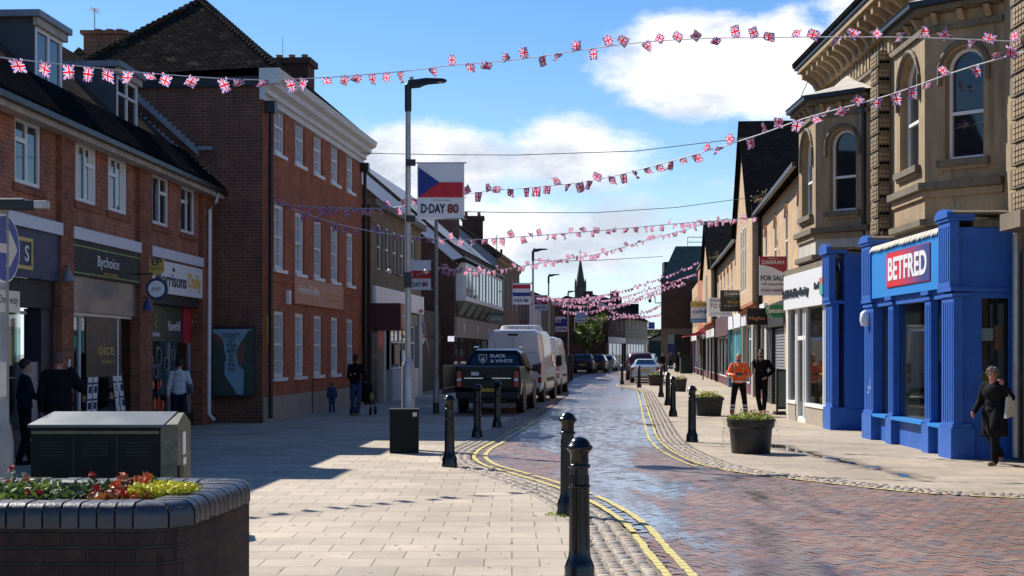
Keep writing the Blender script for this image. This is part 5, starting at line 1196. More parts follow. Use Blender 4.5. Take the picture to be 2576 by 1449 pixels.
def b1(t, F, x0, x1, z0, z1):
    H = z1 - z0; W_ = x1 - x0; f = MB().box(F, x0, x1, -.03, 0, z0, z1, 'sign_white').build('board', t)
    r = MB(); r.poly(F, [(x0, z1), (x0, z1 - H * .22)] + [(x0 + W_ * k / 8, z1 - H * (.22 + .13 * (1 - math.cos(k / 8 * math.pi)) * .5 + (.08 if k > 4 else 0) * (k - 4) / 4)) for k in range(1, 9)] + [(x1, z1)], .004, 'sign_red2'); r.build('red_top', f)
    c = (x0 + x1) / 2; text(F, c, .006, z1 - H * .20, 'DARRAH', 'sign_white', f, w=W_ * .8, h=H * .10, bold=.01); text(F, c, .006, z1 - H * .07, 'WILLIAM H', 'sign_white', f, w=W_ * .35, h=H * .04)
    text(F, c, .006, z0 + H * .38, 'FOR SALE', 'ink_dark', f, w=W_ * .88, h=H * .13, bold=.02); text(F, c, .006, z0 + H * .25, 'All enquiries', 'ink_dark', f, w=W_ * .8, h=H * .07, bold=.01); text(F, c, .006, z0 + H * .10, '01603 666630', 'sign_red2', f, w=W_ * .85, h=H * .07, bold=.01)
board('for_sale_board', 'red and white board reading FOR SALE high beside the stone bay', 1910, 645, 1979, 743, 41, b1, mount=8.1)
def b2(t, F, x0, x1, z0, z1):
    H = z1 - z0; W_ = x1 - x0; f = MB().box(F, x0, x1, -.03, 0, z0, z1, 'sign_black').build('board', t); c = (x0 + x1) / 2
    r = MB(); r.box(F, c - W_ * .34, c + W_ * .34, .001, .004, z1 - H * .28, z1 - H * .07, 'sign_cream'); r.box(F, c - W_ * .32, c + W_ * .32, .0042, .006, z1 - H * .265, z1 - H * .085, 'sign_black'); r.build('name_box', f)
    text(F, c, .007, z1 - H * .225, 'CHEFFINS', 'sign_white', f, w=W_ * .58, h=H * .10, bold=.02); text(F, c, .003, z0 + H * .55, 'Shop', 'sign_teal', f, w=W_ * .18, h=H * .09); text(F, c, .003, z0 + H * .38, 'TO LET', 'sign_gold', f, w=W_ * .5, h=H * .12, bold=.02); text(F, c, .003, z0 + H * .24, '01223 271999', 'sign_cream', f, w=W_ * .7, h=H * .08)
board('to_let_board', 'black letting board reading TO LET with a framed name box on top', 1812, 730, 1879, 784, 61, b2, mount=10)
def b3(t, F, x0, x1, z0, z1):
    H = z1 - z0; W_ = x1 - x0; f = MB().box(F, x0, x1, -.03, 0, z0, z1, 'sign_white').build('board', t); text(F, x0 + W_ * .3, .002, z1 - H * .22, 'PAD', 'ink_dark', f, w=W_ * .4, h=H * .13, bold=.02); text(F, x0 + W_ * .42, .002, z0 + H * .45, 'TO LET', 'sign_red2', f, w=W_ * .7, h=H * .24, bold=.02); text(F, x0 + W_ * .5, .002, z0 + H * .1, '01473 232701', 'ink_grey', f, w=W_ * .8, h=H * .1)
board('to_let_board', 'white letting board with red words half hidden by the black board', 1782, 749, 1842, 796, 70, b3, mount=10.7)
def b4(t, F, x0, x1, z0, z1):
    H = z1 - z0; W_ = x1 - x0; f = MB().box(F, x0, x1, -.03, 0, z0, z1, 'sign_white').build('board', t); q = MB(); q.box(F, x0, x1, .001, .006, z1 - H * .28, z1, 'sign_gold'); q.box(F, x0, x1, .001, .006, z0, z0 + H * .2, 'sign_lightblue'); q.build('colour_bands', f)
    text(F, x0 + W_ * .68, .002, z0 + H * .42, 'FHP', 'sign_blue', f, w=W_ * .48, h=H * .2, bold=.03); text(F, (x0 + x1) / 2, .007, z0 + H * .05, '0116 255 0373', 'sign_white', f, w=W_ * .8, h=H * .09); text(F, (x0 + x1) / 2 + .1, .007, z1 - H * .19, 'NEWTON', 'ink_dark', f, w=W_ * .5, h=H * .09)
    q = MB()
    for k in range(4): a = k * math.pi / 2; q.poly(F, [(x0 + W_ * .25 + math.cos(a) * .12 + math.cos(b) * .08, z0 + H * .5 + math.sin(a) * .12 + math.sin(b) * .08) for b in [j * math.pi / 3 for j in range(6)]], .004, 'sign_gold' if k % 2 else 'sign_blue')
    q.build('four_leaf_emblem', f)
board('agents_board', 'white blue and gold agents board above the red canopy', 1738, 758, 1784, 812, 94, b4, mount=13)
def b5(t, F, x0, x1, z0, z1):
    f = MB().box(F, x0, x1, -.12, 0, z0, z1, 'sign_black').build('board', t); text(F, (x0 + x1) / 2, .002, z0 + (z1 - z0) * .22, 'Hughes', 'petal_salmon', f, w=(x1 - x0) * .8, h=(z1 - z0) * .3, bold=.03)
board('projecting_sign', 'black shop sign with pink lettering left of the green oval sign', 1880, 775, 1930, 817, 50, b5, mount=8.9)
def b6(t, F, x0, x1, z0, z1):
    cx, cz = (x0 + x1) / 2, (z0 + z1) / 2; f = MB().poly(F, [(cx + (x1 - x0) / 2 * math.cos(a), cz + (z1 - z0) / 2 * math.sin(a)) for a in [k * math.pi / 12 for k in range(24)]], 0, 'leaf_dark' if 0 else 'sign_emerald', .12).build('board', t); text(F, cx, .002, cz - .1, 'Specsavers', 'sign_white', f, w=(x1 - x0) * .9, h=.2, bold=.02)
plain('sign_emerald', (.01, .22, .08), .4)
board('projecting_sign', 'green oval shop sign next to the white fascia', 1928, 766, 1985, 799, 44, b6, mount=8.4)
def b7(t, F, x0, x1, z0, z1):
    f = MB().tube([((x0 + x1) / 2, F.o.y, (z0 + z1) / 2), ((x0 + x1) / 2, F.o.y + .04, (z0 + z1) / 2)], (x1 - x0) / 2, 'sign_blue', 20).build('disc', t)
    c = (x0 + x1) / 2; m = (z0 + z1) / 2; MB().poly(F, [(c - .05, z0 + .1), (c + .05, z0 + .1), (c + .05, m), (c + .15, m), (c, z1 - .08), (c - .15, m), (c - .05, m)], .004, 'sign_white').build('arrow', f)
    MB().tube([(c, F.o.y + .08, 0), (c, F.o.y + .08, z1)], .04, 'black_pipe').build('pole', t)
board('road_sign', 'round blue arrow sign on a thin black pole by the dark shop windows', 1762, 836, 1776, 856, 92, b7)

# =============== LEFT ROW BEYOND ===============
def sB(Y): return (Y - 35.75) / uB.y
def yellow_house():
    t = thing('yellow_brick_building', 'two storey yellow brick block with white fascia and a maroon porch', 'building', FB.P(sB(54), 0, 0)); F = FB.sh(0, .12)
    a, b, H = sB(48.7), sB(59.3), 6.6; ops = [(F.px(x) - .42, F.px(x) + .42, EYE + (HY - 660) * 52 / FPX + .0, EYE + (HY - 565) * 52 / FPX) for x in (955, 975, 994, 1012, 1027, 1040)]
    ops = [(o[0], o[1], 4.55, 6.1) for o in ops]
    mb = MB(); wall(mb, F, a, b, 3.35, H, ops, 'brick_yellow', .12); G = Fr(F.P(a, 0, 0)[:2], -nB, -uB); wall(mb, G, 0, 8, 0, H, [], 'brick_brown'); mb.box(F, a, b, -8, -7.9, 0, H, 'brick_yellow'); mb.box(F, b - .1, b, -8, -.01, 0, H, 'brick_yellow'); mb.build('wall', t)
    for o in ops: window(F, *o, t, d=-.1, split=[.5], cols=1, fr='white_paint')
    mb = MB(); mb.box(F, a - .1, b + .1, -.2, .22, H, H + .22, 'stone_dirty_shaded'); mb.box(G, -.2, 8, .003, .15, H, H + .22, 'stone_dirty_shaded'); mb.build('parapet', t)
    mb = MB(); mb.box(F, a - .1, b, -7.9, -.2, H + .003, H + .1, 'roof_dark'); mb.build('roof', t)
    MB().box(F, a + .3, b, .003, .12, 3.25, 3.95, 'sign_white').build('fascia_board', t, label='plain white fascia')
    mb = MB(); mb.box(F, a + .02, a + 1.0, .0, 1.0, 2.45, 3.35, 'sign_maroon'); mb.build('porch', t); mb = MB(); mb.box(F, a + .05, a + 1.0, 1.003, 1.03, 2.5, 3.3, 'sign_orange'); p = mb.build('porch_sign', t); text(F.sh(0, 1.03), a + .5, 0, 2.85, 'HickenGriffey', 'sign_white', p, w=.85, h=.16)
    mb = MB(); mb.box(F, a, a + 1.3, -.05, .02, 0, 2.4, 'wood_dark')
    for k in range(2):
        for j in range(3): mb.box(F, a + .12 + k * .55, a + .55 + k * .55, .022, .04, .2 + j * .75, .75 + j * .75, 'anthracite')
    mb.build('door', t)
    mb = MB(); mb.box(F, a + 1.3, b, -.3, -.25, 0, 3.3, 'interior_dark'); mb.box(F, a + 2.3, a + 2.7, -.2, .04, 0, 3.2, 'stone_white'); mb.box(F, a + 4.0, b, -.24, .03, 0, 1.1, 'render_white'); mb.box(F, b - .8, b, -.2, .06, 0, 3.24, 'render_grey'); mb.box(F, a + 3.8, b - .9, -.24, .0, 2.75, 3.2, 'green_tile'); mb.build('shop_wall', t)
    for k in range(3): q = a + 4.1 + k * 1.75; window(F, q, q + 1.7, 1.12, 2.74, t, d=-.1, cols=2, split=[.6], fr='white_paint', pane='pane_dark')
    mb = MB(); mb.box(F, a + 4.6, a + 5.3, -.03, .0, 1.3, 2.0, 'sign_orange'); mb.box(F, a + 6.2, a + 7, -.03, .0, 1.3, 1.8, 'sign_white'); mb.box(F, a + 1.5, a + 2.2, -.24, -.2, 2.0, 2.4, 'lit_red'); mb.build('window_cards', t)
yellow_house()
def gable_house():
    t = thing('gabled_shop', 'dark brick shop with white verge board and row of white oriel windows', 'building', FB.P(sB(78), 0, 0)); Y = 70
    a, b = sB(70), sB(88.8); EZ = 6.1; F = FB; G = Fr(F.P(a, 0, 0)[:2], -nB, -uB)
    e = at(1168, 643, Y); top = at(906, 420, Y); g0 = G.P(0, 0, 0); rise = (top.z - e.z) / (e.x - top.x)
    W_ = 10.; xr = 5.4; zR = e.z + rise * (xr + .55)
    mb = MB(); wall(mb, F, a, b, 3.4, EZ, [(a + .6, b - .6, 4.2, 5.9)], 'brick_brown', .3); mb.box(F, a, b, -W_, -W_ + .1, 0, EZ, 'brick_brown')
    mb.poly(G, [(0, 0), (0, e.z + rise * .5 - .3), (xr, zR - .3), (2 * xr + .0, e.z + .2 - .0), (2 * xr, 0)], 0, 'brick_brown'); mb.box(F, a + .1, b, -.5, -.45, 0, 3.4, 'interior_dark'); mb.build('wall', t)
    mb = MB(); th = .22
    mb.add([G.P(-.55, .35, e.z), G.P(xr, .35, zR), G.P(2 * xr + .5, .35, e.z), G.P(-.55, -19, e.z), G.P(xr, -19, zR), G.P(2 * xr + .5, -19, e.z)], [(0, 1, 4, 3), (1, 2, 5, 4)], 'roof_tile_brown')
    mb.add([G.P(-.55, .36, e.z + .02), G.P(xr, .36, zR + .02), G.P(xr, .36, zR - .12), G.P(-.55, .36, e.z - .12)], [(0, 1, 2, 3)], 'roof_tile_brown'); rf = mb.build('roof', t)
    mb = MB(); mb.add([G.P(-.5, .34, e.z - .10), G.P(xr, .34, zR - .12), G.P(xr, .34, zR - .80), G.P(-.0, .34, e.z - .22), G.P(-.5, 0, e.z - .10), G.P(xr, 0, zR - .62), G.P(-.0, 0, e.z - .3)], [(0, 1, 2, 3), (3, 2, 5, 6)], 'band_white'); mb.poly(G, [(-.5, e.z - .1), (.05, e.z + .3), (.05, e.z - .15)], .345, 'band_white'); mb.build('verge_board', t)
    up = lambda s_, k: F.P(s_, .55 - (xr + .55) * k, e.z + .05 + (zR - e.z) * k)
    MB().quad([up(a + .5, .10), up(b - .2, .10), up(b - .2, .97), up(a + .5, .97)], 'render_grey').build('grey_roof_sheet', rf)
    mb = MB(); mb.box(F, a - .3, b, .4, .52, EZ + .1, EZ + .25, 'black_pipe'); mb.tube([F.P(a - .2, .45, EZ + .15), F.P(a + .1, .1, EZ - .3)], .05, 'black_pipe'); mb.build('gutter', t)
    # chimney
    p = at(1127, 560, 82); mb = MB(); mb.box(W0, (1098 - CX) * 82 / FPX, (1155 - CX) * 82 / FPX, 81.5, 82.5, 7, p.z + .25, 'brick_gable'); mb.build('chimney', t)
    n = 6; L = (b - a - 1.4) / n
    for k in range(n):
        s0 = a + .7 + k * L; o = window(F, s0 + .05, s0 + L - .05, 4.35, 6.05, t, d=.42, cols=2, split=None, fr='white_paint', fw=.09, bar=.05, name='oriel_window', pane='pane')
        mb = MB(); mb.box(F, s0 + .04, s0 + .1, -.3, .42, 4.3, 6.05, 'white_paint'); mb.box(F, s0, s0 + L, -.3, .5, 4.22, 4.35, 'white_paint'); mb.build('side_frame', o)
        mb = MB(); mb.add([F.P(s0, .45, 4.21), F.P(s0 + L * .85, .45, 4.21), F.P(s0 + L * .7, .02, 3.55), F.P(s0 + L * .2, .02, 3.55), F.P(s0, 0, 4.21), F.P(s0 + L * .85, 0, 4.21)], [(0, 1, 2, 3), (0, 3, 4), (1, 5, 2)], 'green_tile'); mb.build('oriel_base', t)
    f = MB().box(F, a + .1, b, -.02, .12, 2.45, 3.42, 'concrete_beige').build('fascia', t); mb = MB()
    for k in (2.5, 8, 13.5): mb.box(F, a + k, a + k + .7, .122, .14, 2.75, 3.15, 'render_white')
    mb.build('fascia_panels', f)
    w_ = (b - a) / 6
    for k in range(6): window(F, a + k * w_ + .15, a + (k + 1) * w_ - .1, .3, 2.44, t, d=-.2, fr='wood_dark', pane='pane_dark', name='shop_window')
    mb = MB(); mb.box(F, a - .02, a + .02, -.3, .0, 2.25, 2.5, 'tube_light'); mb.build('lit_notice', t)
    s = thing('hanging_sign', 'pale green hanging sign before the yellow stone windows', 'sign', F.P(sB(86), .2, 3.4)); Yp = 80; p0, p1 = at(1229, 785, Yp), at(1268, 813, Yp); Fp = Fr((0, Yp), (1, 0), (0, -1)); q = MB().box(Fp, p0.x, p1.x, -.05, 0, p1.z, p0.z, 'green_tile').build('board', s); text(Fp, (p0.x + p1.x) / 2, .002, p1.z + .15, 'GAVINS', 'sign_white', q, w=.65, h=.2)
    MB().tube([(p0.x - 1.2, Yp, p0.z - .1), (p1.x, Yp, p0.z - .1)], .02, 'black_pipe').build('bracket', s)
gable_house()
def forecourt():
    # dark recessed passage with railings between the two houses
    F = FB.sh(0, -.6); a, b = sB(59.6), sB(69.8)
    t = thing('side_building', 'low dark shop wall between the yellow block and the gabled shop', 'building', F.P(a, 0, 0)); mb = MB(); mb.box(F, a, b, -6, 0, 0, 3.6, 'wood_dark'); mb.box(F, a, b, .003, .1, 2.4, 2.5, 'brick_brown'); mb.build('wall', t); window(F, a + .6, a + 3.2, .6, 2.3, t, d=.02, cols=2, fr='fence_green', pane='pane_dark', name='shop_window')
    c = F.P(a + 3.8, .05, 2.3); MB().lathe((c.x, c.y - .3, c.z), [(0, -.22), (.15, -.2), (.22, 0), (.15, .2), (0, .22)], 'sign_cream', 12).build('round_lamp', t, smooth=True)
    fn = thing('iron_railing', 'short black iron railing outside the dark passage wall', 'railing', FB.P(sB(63), .7, 0)); Fq = FB.sh(0, .9); mb = MB(); a = sB(60)
    for z in (.25, 1.15): mb.tube([Fq.P(a, 0, z), Fq.P(a + 7, 0, z)], .025, 'black_pipe', 5)
    for k in range(36): mb.tube([Fq.P(a + k * .2, 0, .02), Fq.P(a + k * .2, 0, 1.22)], .022, 'black_pipe', 4)
    mb.build('bars', fn)
forecourt()
def stone_house():
    t = thing('yellow_stone_house', 'yellow stone fronted house with pale grey gable and brown chimney', 'building', FB.P(sB(95), 0, 0)); F = FB; a, b, H = sB(89), sB(104), 7.6; G = Fr(F.P(a, 0, 0)[:2], -nB, -uB)
    ops = []
    for k in range(5): s_ = a + 1.6 + k * 2.9; ops += [(s_ - .55, s_ + .55, 4.6, 6.6)]
    lo = [(o[0], o[1], 1.0, 2.9) for o in ops]
    mb = MB(); wall(mb, F, a, b, 0, H, ops + lo, 'brick_yellow', .14); mb.box(F, a, b, -9, -8.9, 0, H, 'brick_yellow'); mb.build('wall', t)
    z1 = EYE + (HY - 569) * 89 / FPX; xr = (-.95 - (1155 - CX) * 89 / FPX); mb = MB(); mb.poly(G, [(0, 0), (0, H), (xr, z1), (8, z1), (8, 0)], 0, 'render_grey'); mb.build('gable_wall', t, label='pale grey rendered gable')
    for o in ops + lo: window(F, *o, t, d=-.1, cols=2, split=[.5], fr='white_paint')
    mb = MB(); mb.extr(F, [(.35, H), (-xr, z1 + .1), (-8, z1 + .1), (-8, z1 - .1), (-xr, z1 - .1), (0, H - .2)], a - .1, b + .1, 'roof_tile_brown'); rf = mb.build('roof', t); mb = MB(); mb.extr(F, [(0, H - .35), (.12, H - .3), (.14, H - .15), (.36, H - .05), (.36, H + .05), (0, H + .05)], a - .1, b, 'stone_bath'); mb.build('cornice', t)
    mb = MB(); Yc = 97; xl, xr2 = (1163 - CX) * Yc / FPX, (1215 - CX) * Yc / FPX; zc = EYE + (HY - 545) * Yc / FPX; mb.box(W0, xl, xr2, Yc - .5, Yc + .5, 7, zc - .25, 'brick_brown'); mb.box(W0, xl - .1, xr2 + .1, Yc - .6, Yc + .6, zc - .248, zc, 'brick_brown'); ch = mb.build('chimney', t)
    for k in (.25, 1.1): MB().lathe((xl + k, Yc, zc), [(.12, 0), (.1, .25), (.12, .3)], 'brick_left').build('chimney_pot', ch)
    mb = MB(); q = at(1250, 590, 98); mb.tube([(q.x, 98, 8), (q.x, 98, q.z)], .035, 'galv', 5); mb.build('mast', t)
    mb = MB(); Yc = 102; mb.box(W0, (1258 - CX) * Yc / FPX, (1264 - CX) * Yc / FPX, Yc, Yc + .5, 7.5, 8.9, 'brick_brown'); mb.build('chimney', t)
stone_house()
def simple_house(name, lab, F, a, b, H, mat_, roof, W_=8, rise=2.2, nwin=3, win=(.9, 1.5), wz=4.1, shopm=None, chim=True, side=None, flat=False, pier='stone_dirty_shaded', shopglass='pane_dark', cat='building'):
    t = thing(name, lab, cat, F.P((a + b) / 2, -W_ / 2, 0)); ops = [(a + (b - a) * (k + .5) / nwin - win[0] / 2, a + (b - a) * (k + .5) / nwin + win[0] / 2, wz, wz + win[1]) for k in range(nwin)]
    z0 = 3.2 if shopm else 0; lo = [] if shopm else [(o[0], o[1], 1., 2.5) for o in ops]
    mb = MB(); wall(mb, F, a, b, z0, H, ops + lo, mat_, .12); mb.box(F, a, b, -W_, -.2, 0, H - .01, side or mat_)
    if not flat: mb.poly(Fr(F.P(a, 0, 0)[:2], -F.n, -F.u), [(0, H - .01), (W_, H - .01), (W_ / 2, H + rise)], 0, side or mat_)
    mb.build('wall', t)
    for o in ops + lo: window(F, *o, t, d=-.1, cols=2, split=[.5], fr='white_paint')
    mb = MB()
    if flat: mb.box(F, a - .1, b + .1, -W_ - .1, .15, H, H + .25, roof)
    else: mb.extr(F, [(.3, H - .1), (-W_ / 2, H + rise + .1), (-W_ - .3, H - .1), (-W_ / 2, H + rise - .12)], a - .15, b + .15, roof)
    rf = mb.build('roof', t)
    if chim: MB().box(F, b - 1., b - .3, -W_ / 2 - .5, -W_ / 2 + .5, H + rise * .5, H + rise + 1.1, 'brick_brown').build('chimney', rf)
    if shopm: shop(F, a, b, t, shopm, pier, max(2, int((b - a) / 2.4)), glass_=shopglass)
    return t
simple_house('dark_roofed_shop', 'brick shop with steep dark roof before the white bay fronted house', FB, sB(104.2), sB(112), 6.2, 'brick_brown', 'roof_dark', rise=2.6, shopm='concrete_beige')
def bay_house():
    F = FB; t = simple_house('white_house', 'white rendered house with projecting sash bay above a shop', FB, sB(112.1), sB(124), 6.4, 'render_white', 'roof_dark', shopm='green_tile', nwin=2, rise=1.6, side='brick_brown')
bay_house()
simple_house('tan_brick_shop', 'tan brick shop at the end of the left row with tall sash windows', FB, sB(124.2), sB(141), 6.6, 'brick_yellow', 'roof_dark', shopm='anthracite', nwin=5, rise=1.5)
def cross_house():
    Y = 146; F = Fr((3.6, Y), Vector((1, .25)), Vector((.25, -1))); t = thing('wide_gabled_house', 'broad dark brick gable with white verge boards where the street bends', 'building', F.P(3, -3, 0))
    ap = at(1478, 746, Y + 1); e0 = at(1383, 769, Y); L = 6.6; sa = F.px(1478); s1 = F.px(1530)
    z0, za, z1 = e0.z, F.zy(sa, 747), F.zy(s1, 772)
    mb = MB(); mb.poly(F, [(-.4, 0), (-.4, z0 - .2), (sa, za - .2), (s1, z1 - .2), (s1, 0)], 0, 'brick_brown'); mb.box(F, -.4, s1, -12, -.02, 0, z0 - .3, 'brick_brown'); mb.build('wall', t)
    mb = MB(); mb.add([F.P(-.6, .3, z0), F.P(sa, .3, za), F.P(s1 + .4, .3, z1 - .1), F.P(-.6, -12, z0), F.P(sa, -12, za), F.P(s1 + .4, -12, z1 - .1)], [(0, 1, 4, 3), (1, 2, 5, 4)], 'roof_tile_brown'); mb.build('roof', t)
    mb = MB(); mb.poly(F, [(-.6, z0), (sa, za), (sa, za - .25), (-.6, z0 - .22)], .32, 'band_white', .3); mb.poly(F, [(sa, za), (s1 + .4, z1 - .1), (s1 + .4, z1 - .36), (sa, za - .25)], .32, 'band_white', .3); mb.build('verge_board', t)
    for k in range(3): window(F, .8 + k * 1.9, 1.7 + k * 1.9, 3.9, 5.3, t, d=.01, cols=2, fr='white_paint')
    f = shop(F, -.3, s1, t, 'anthracite', 'stone_dirty_shaded', 4)
    return F, s1
FX, s1x = cross_house()
FY = Fr((9.4, 148), Vector((.22, 1)), Vector((1, -.22)))
simple_house('old_brick_shop', 'old brown brick shop with white gabled shopfront beyond the street tree', FY, 0, 14, 5.4, 'brick_brown', 'roof_dark', shopm='sign_cream', nwin=4, rise=2)
simple_house('slate_roofed_house', 'small stone house with steep slate roof behind the red lorry', FY, 14.3, 34, 5.6, 'stone_grey', 'roof_dark', shopm='concrete_beige', nwin=6, rise=2.6)
def far_dark():
    Y = 205; p0, p1 = at(1520, 764, Y), at(1607, 764, Y); t = thing('flat_roofed_block', 'large dark flat roofed block rising behind the slate roofs', 'building', (p0.x, Y, 0)); F = Fr((p0.x, Y), (1, 0), (0, -1)); L = p1.x - p0.x
    zb = EYE + (HY - 800) * Y / FPX; mb = MB(); mb.box(F, 0, L, -15, 0, zb, p0.z, 'roof_dark'); mb.box(F, 0, L - .1, -15, -.2, 0, zb, 'stone_grey'); mb.box(F, L - 4.5, L - .05, -.19, -.0, 0, zb - .003, 'stone_grey'); mb.build('wall', t)
    window(F, L - 2.8, L - 1.6, 4.2, 6.2, t, d=.01, cols=2, fr='white_paint')
    MB().box(F, 1., 2.6, -3, -2, p0.z, p0.z + .9, 'brick_brown').build('chimney', t)
far_dark()
def church():
    Y = 420; c = at(1460, 690, Y); t = thing('church_spire', 'slender grey stone church spire with a weather vane above the roofs', 'church', (c.x, Y, 0)); k = Y / FPX
    zt = EYE + (HY - 645) * k; zs = EYE + (HY - 722) * k; r = 14 * k
    mb = MB(); mb.box(W0, c.x - r, c.x + r, Y - r, Y + r, 0, zs, 'stone_spire'); mb.build('tower', t)
    mb = MB(); mb.lathe((c.x, Y, 0), [(r * .98, zs), (r * .72, zs + (zt - zs) * .22), (.05, zt)], 'stone_spire', 8); 
    for sx in (-1, 1):
        for sy in (-1, 1): mb.lathe((c.x + sx * r * .9, Y + sy * r * .9, 0), [(.22, zs - .5), (.2, zs + 1.2), (.02, zs + 2.4)], 'stone_spire', 6)
    mb.build('spire', t); mb = MB(); mb.tube([(c.x, Y, zt - .2), (c.x, Y, zt + 1.9)], .07, 'dark_metal', 5); mb.tube([(c.x - .5, Y, zt + 1.2), (c.x + .5, Y, zt + 1.2)], .06, 'dark_metal', 5); mb.build('weather_vane', t)
church()
def far_end():
    # end of the street: low brick house, grey shed, trees
    Y = 235; F = Fr((at(1613, 850, Y).x, Y), (1, 0), (0, -1)); simple_house('far_brick_house', 'small orange brick house at the far end below the banner pole', F, 0, 3.0, 3.6, 'brick_orange', 'roof_tile_brown', W_=6, rise=.8, nwin=1, wz=2, chim=False, flat=False)
    Y = 215; F = Fr((at(1632, 850, Y).x, Y), (1, 0), (0, -1)); t = thing('grey_shed', 'grey gabled shed behind the blue and white lorry', 'building', F.P(2, 0, 0)); L = 5.6
    mb = MB(); mb.poly(F, [(0, 0), (0, 3.9), (L / 2 + .6, EYE + (HY - 833) * Y / FPX), (L + 1.5, 4.1), (L + 1.5, 0)], 0, 'concrete_beige', 8); mb.poly(F, [(-.2, 3.8), (L / 2 + .6, EYE + (HY - 831) * Y / FPX), (L / 2 + .6, EYE + (HY - 834) * Y / FPX), (-.2, 3.6)], .2, 'roof_dark', 8); mb.box(F, 0, 2.6, .003, .1, 0, 3.5, 'fence_green'); mb.build('wall', t)
    for k, (x, y, Yt, r) in enumerate(((1617, 852, 260, 2.2), (1600, 868, 255, 2.0), (1640, 860, 270, 2.0))):
        p = at(x, y, Yt); tree('broadleaf_tree', ['bright green round tree at the far end of the street', 'low green tree behind the far brick house left side', 'green tree behind the grey shed'][k], p, r, 'leaf_tree', 500, .16)
    simple_house('end_terrace', 'distant brown terrace closing the view at the far end', Fr((12, 300), (1, 0), (0, -1)), 0, 40, 5, 'brick_brown', 'roof_dark', W_=8, nwin=10, rise=1.5, chim=False)
def tree(name, lab, c, r, leafm, n, ls, trunk=None):
    t = thing(name, lab, 'tree', (c[0], c[1], 0)); mb = MB(); z0 = 0; mb.tube([(c[0], c[1], 0), (c[0] + .03, c[1], c[2] * .5), (c[0], c[1], c[2])], .1, 'wood_dark', 7, radii=[.12 * r / 1.3, .09 * r / 1.3, .03])
    for k in range(7):
        a = k * 2.4; mb.tube([(c[0], c[1], c[2] - r * (.7 - .1 * k)), (c[0] + math.cos(a) * r * .7, c[1] + math.sin(a) * r * .7, c[2] + rnd.uniform(-.2, .5) * r)], .03, 'wood_dark', 5, radii=[.04, .012])
    mb.build('trunk', t, smooth=True)
    mb = MB(); blobs = [(Vector((rnd.gauss(0, .5) * r, rnd.gauss(0, .5) * r, rnd.gauss(0, .42) * r)), r * rnd.uniform(.25, .45)) for _ in range(16)]
    for k in range(n):
        b, br = rnd.choice(blobs); v = Vector((rnd.gauss(0, 1), rnd.gauss(0, 1), rnd.gauss(0, 1))).normalized() * br * rnd.uniform(.6, 1.05); mb.leaf(Vector(c) + b + v, ls * rnd.uniform(.7, 1.3), leafm)
    mb.build('crown', t)
far_end()
tree('street_tree', 'small bright green street tree standing among the far shops', at(1480, 835, 125), 1.25, 'leaf_tree', 1500, .15)
for k, (x, y, Yt, r) in enumerate(((1560, 880, 150, 1.1),)): pass
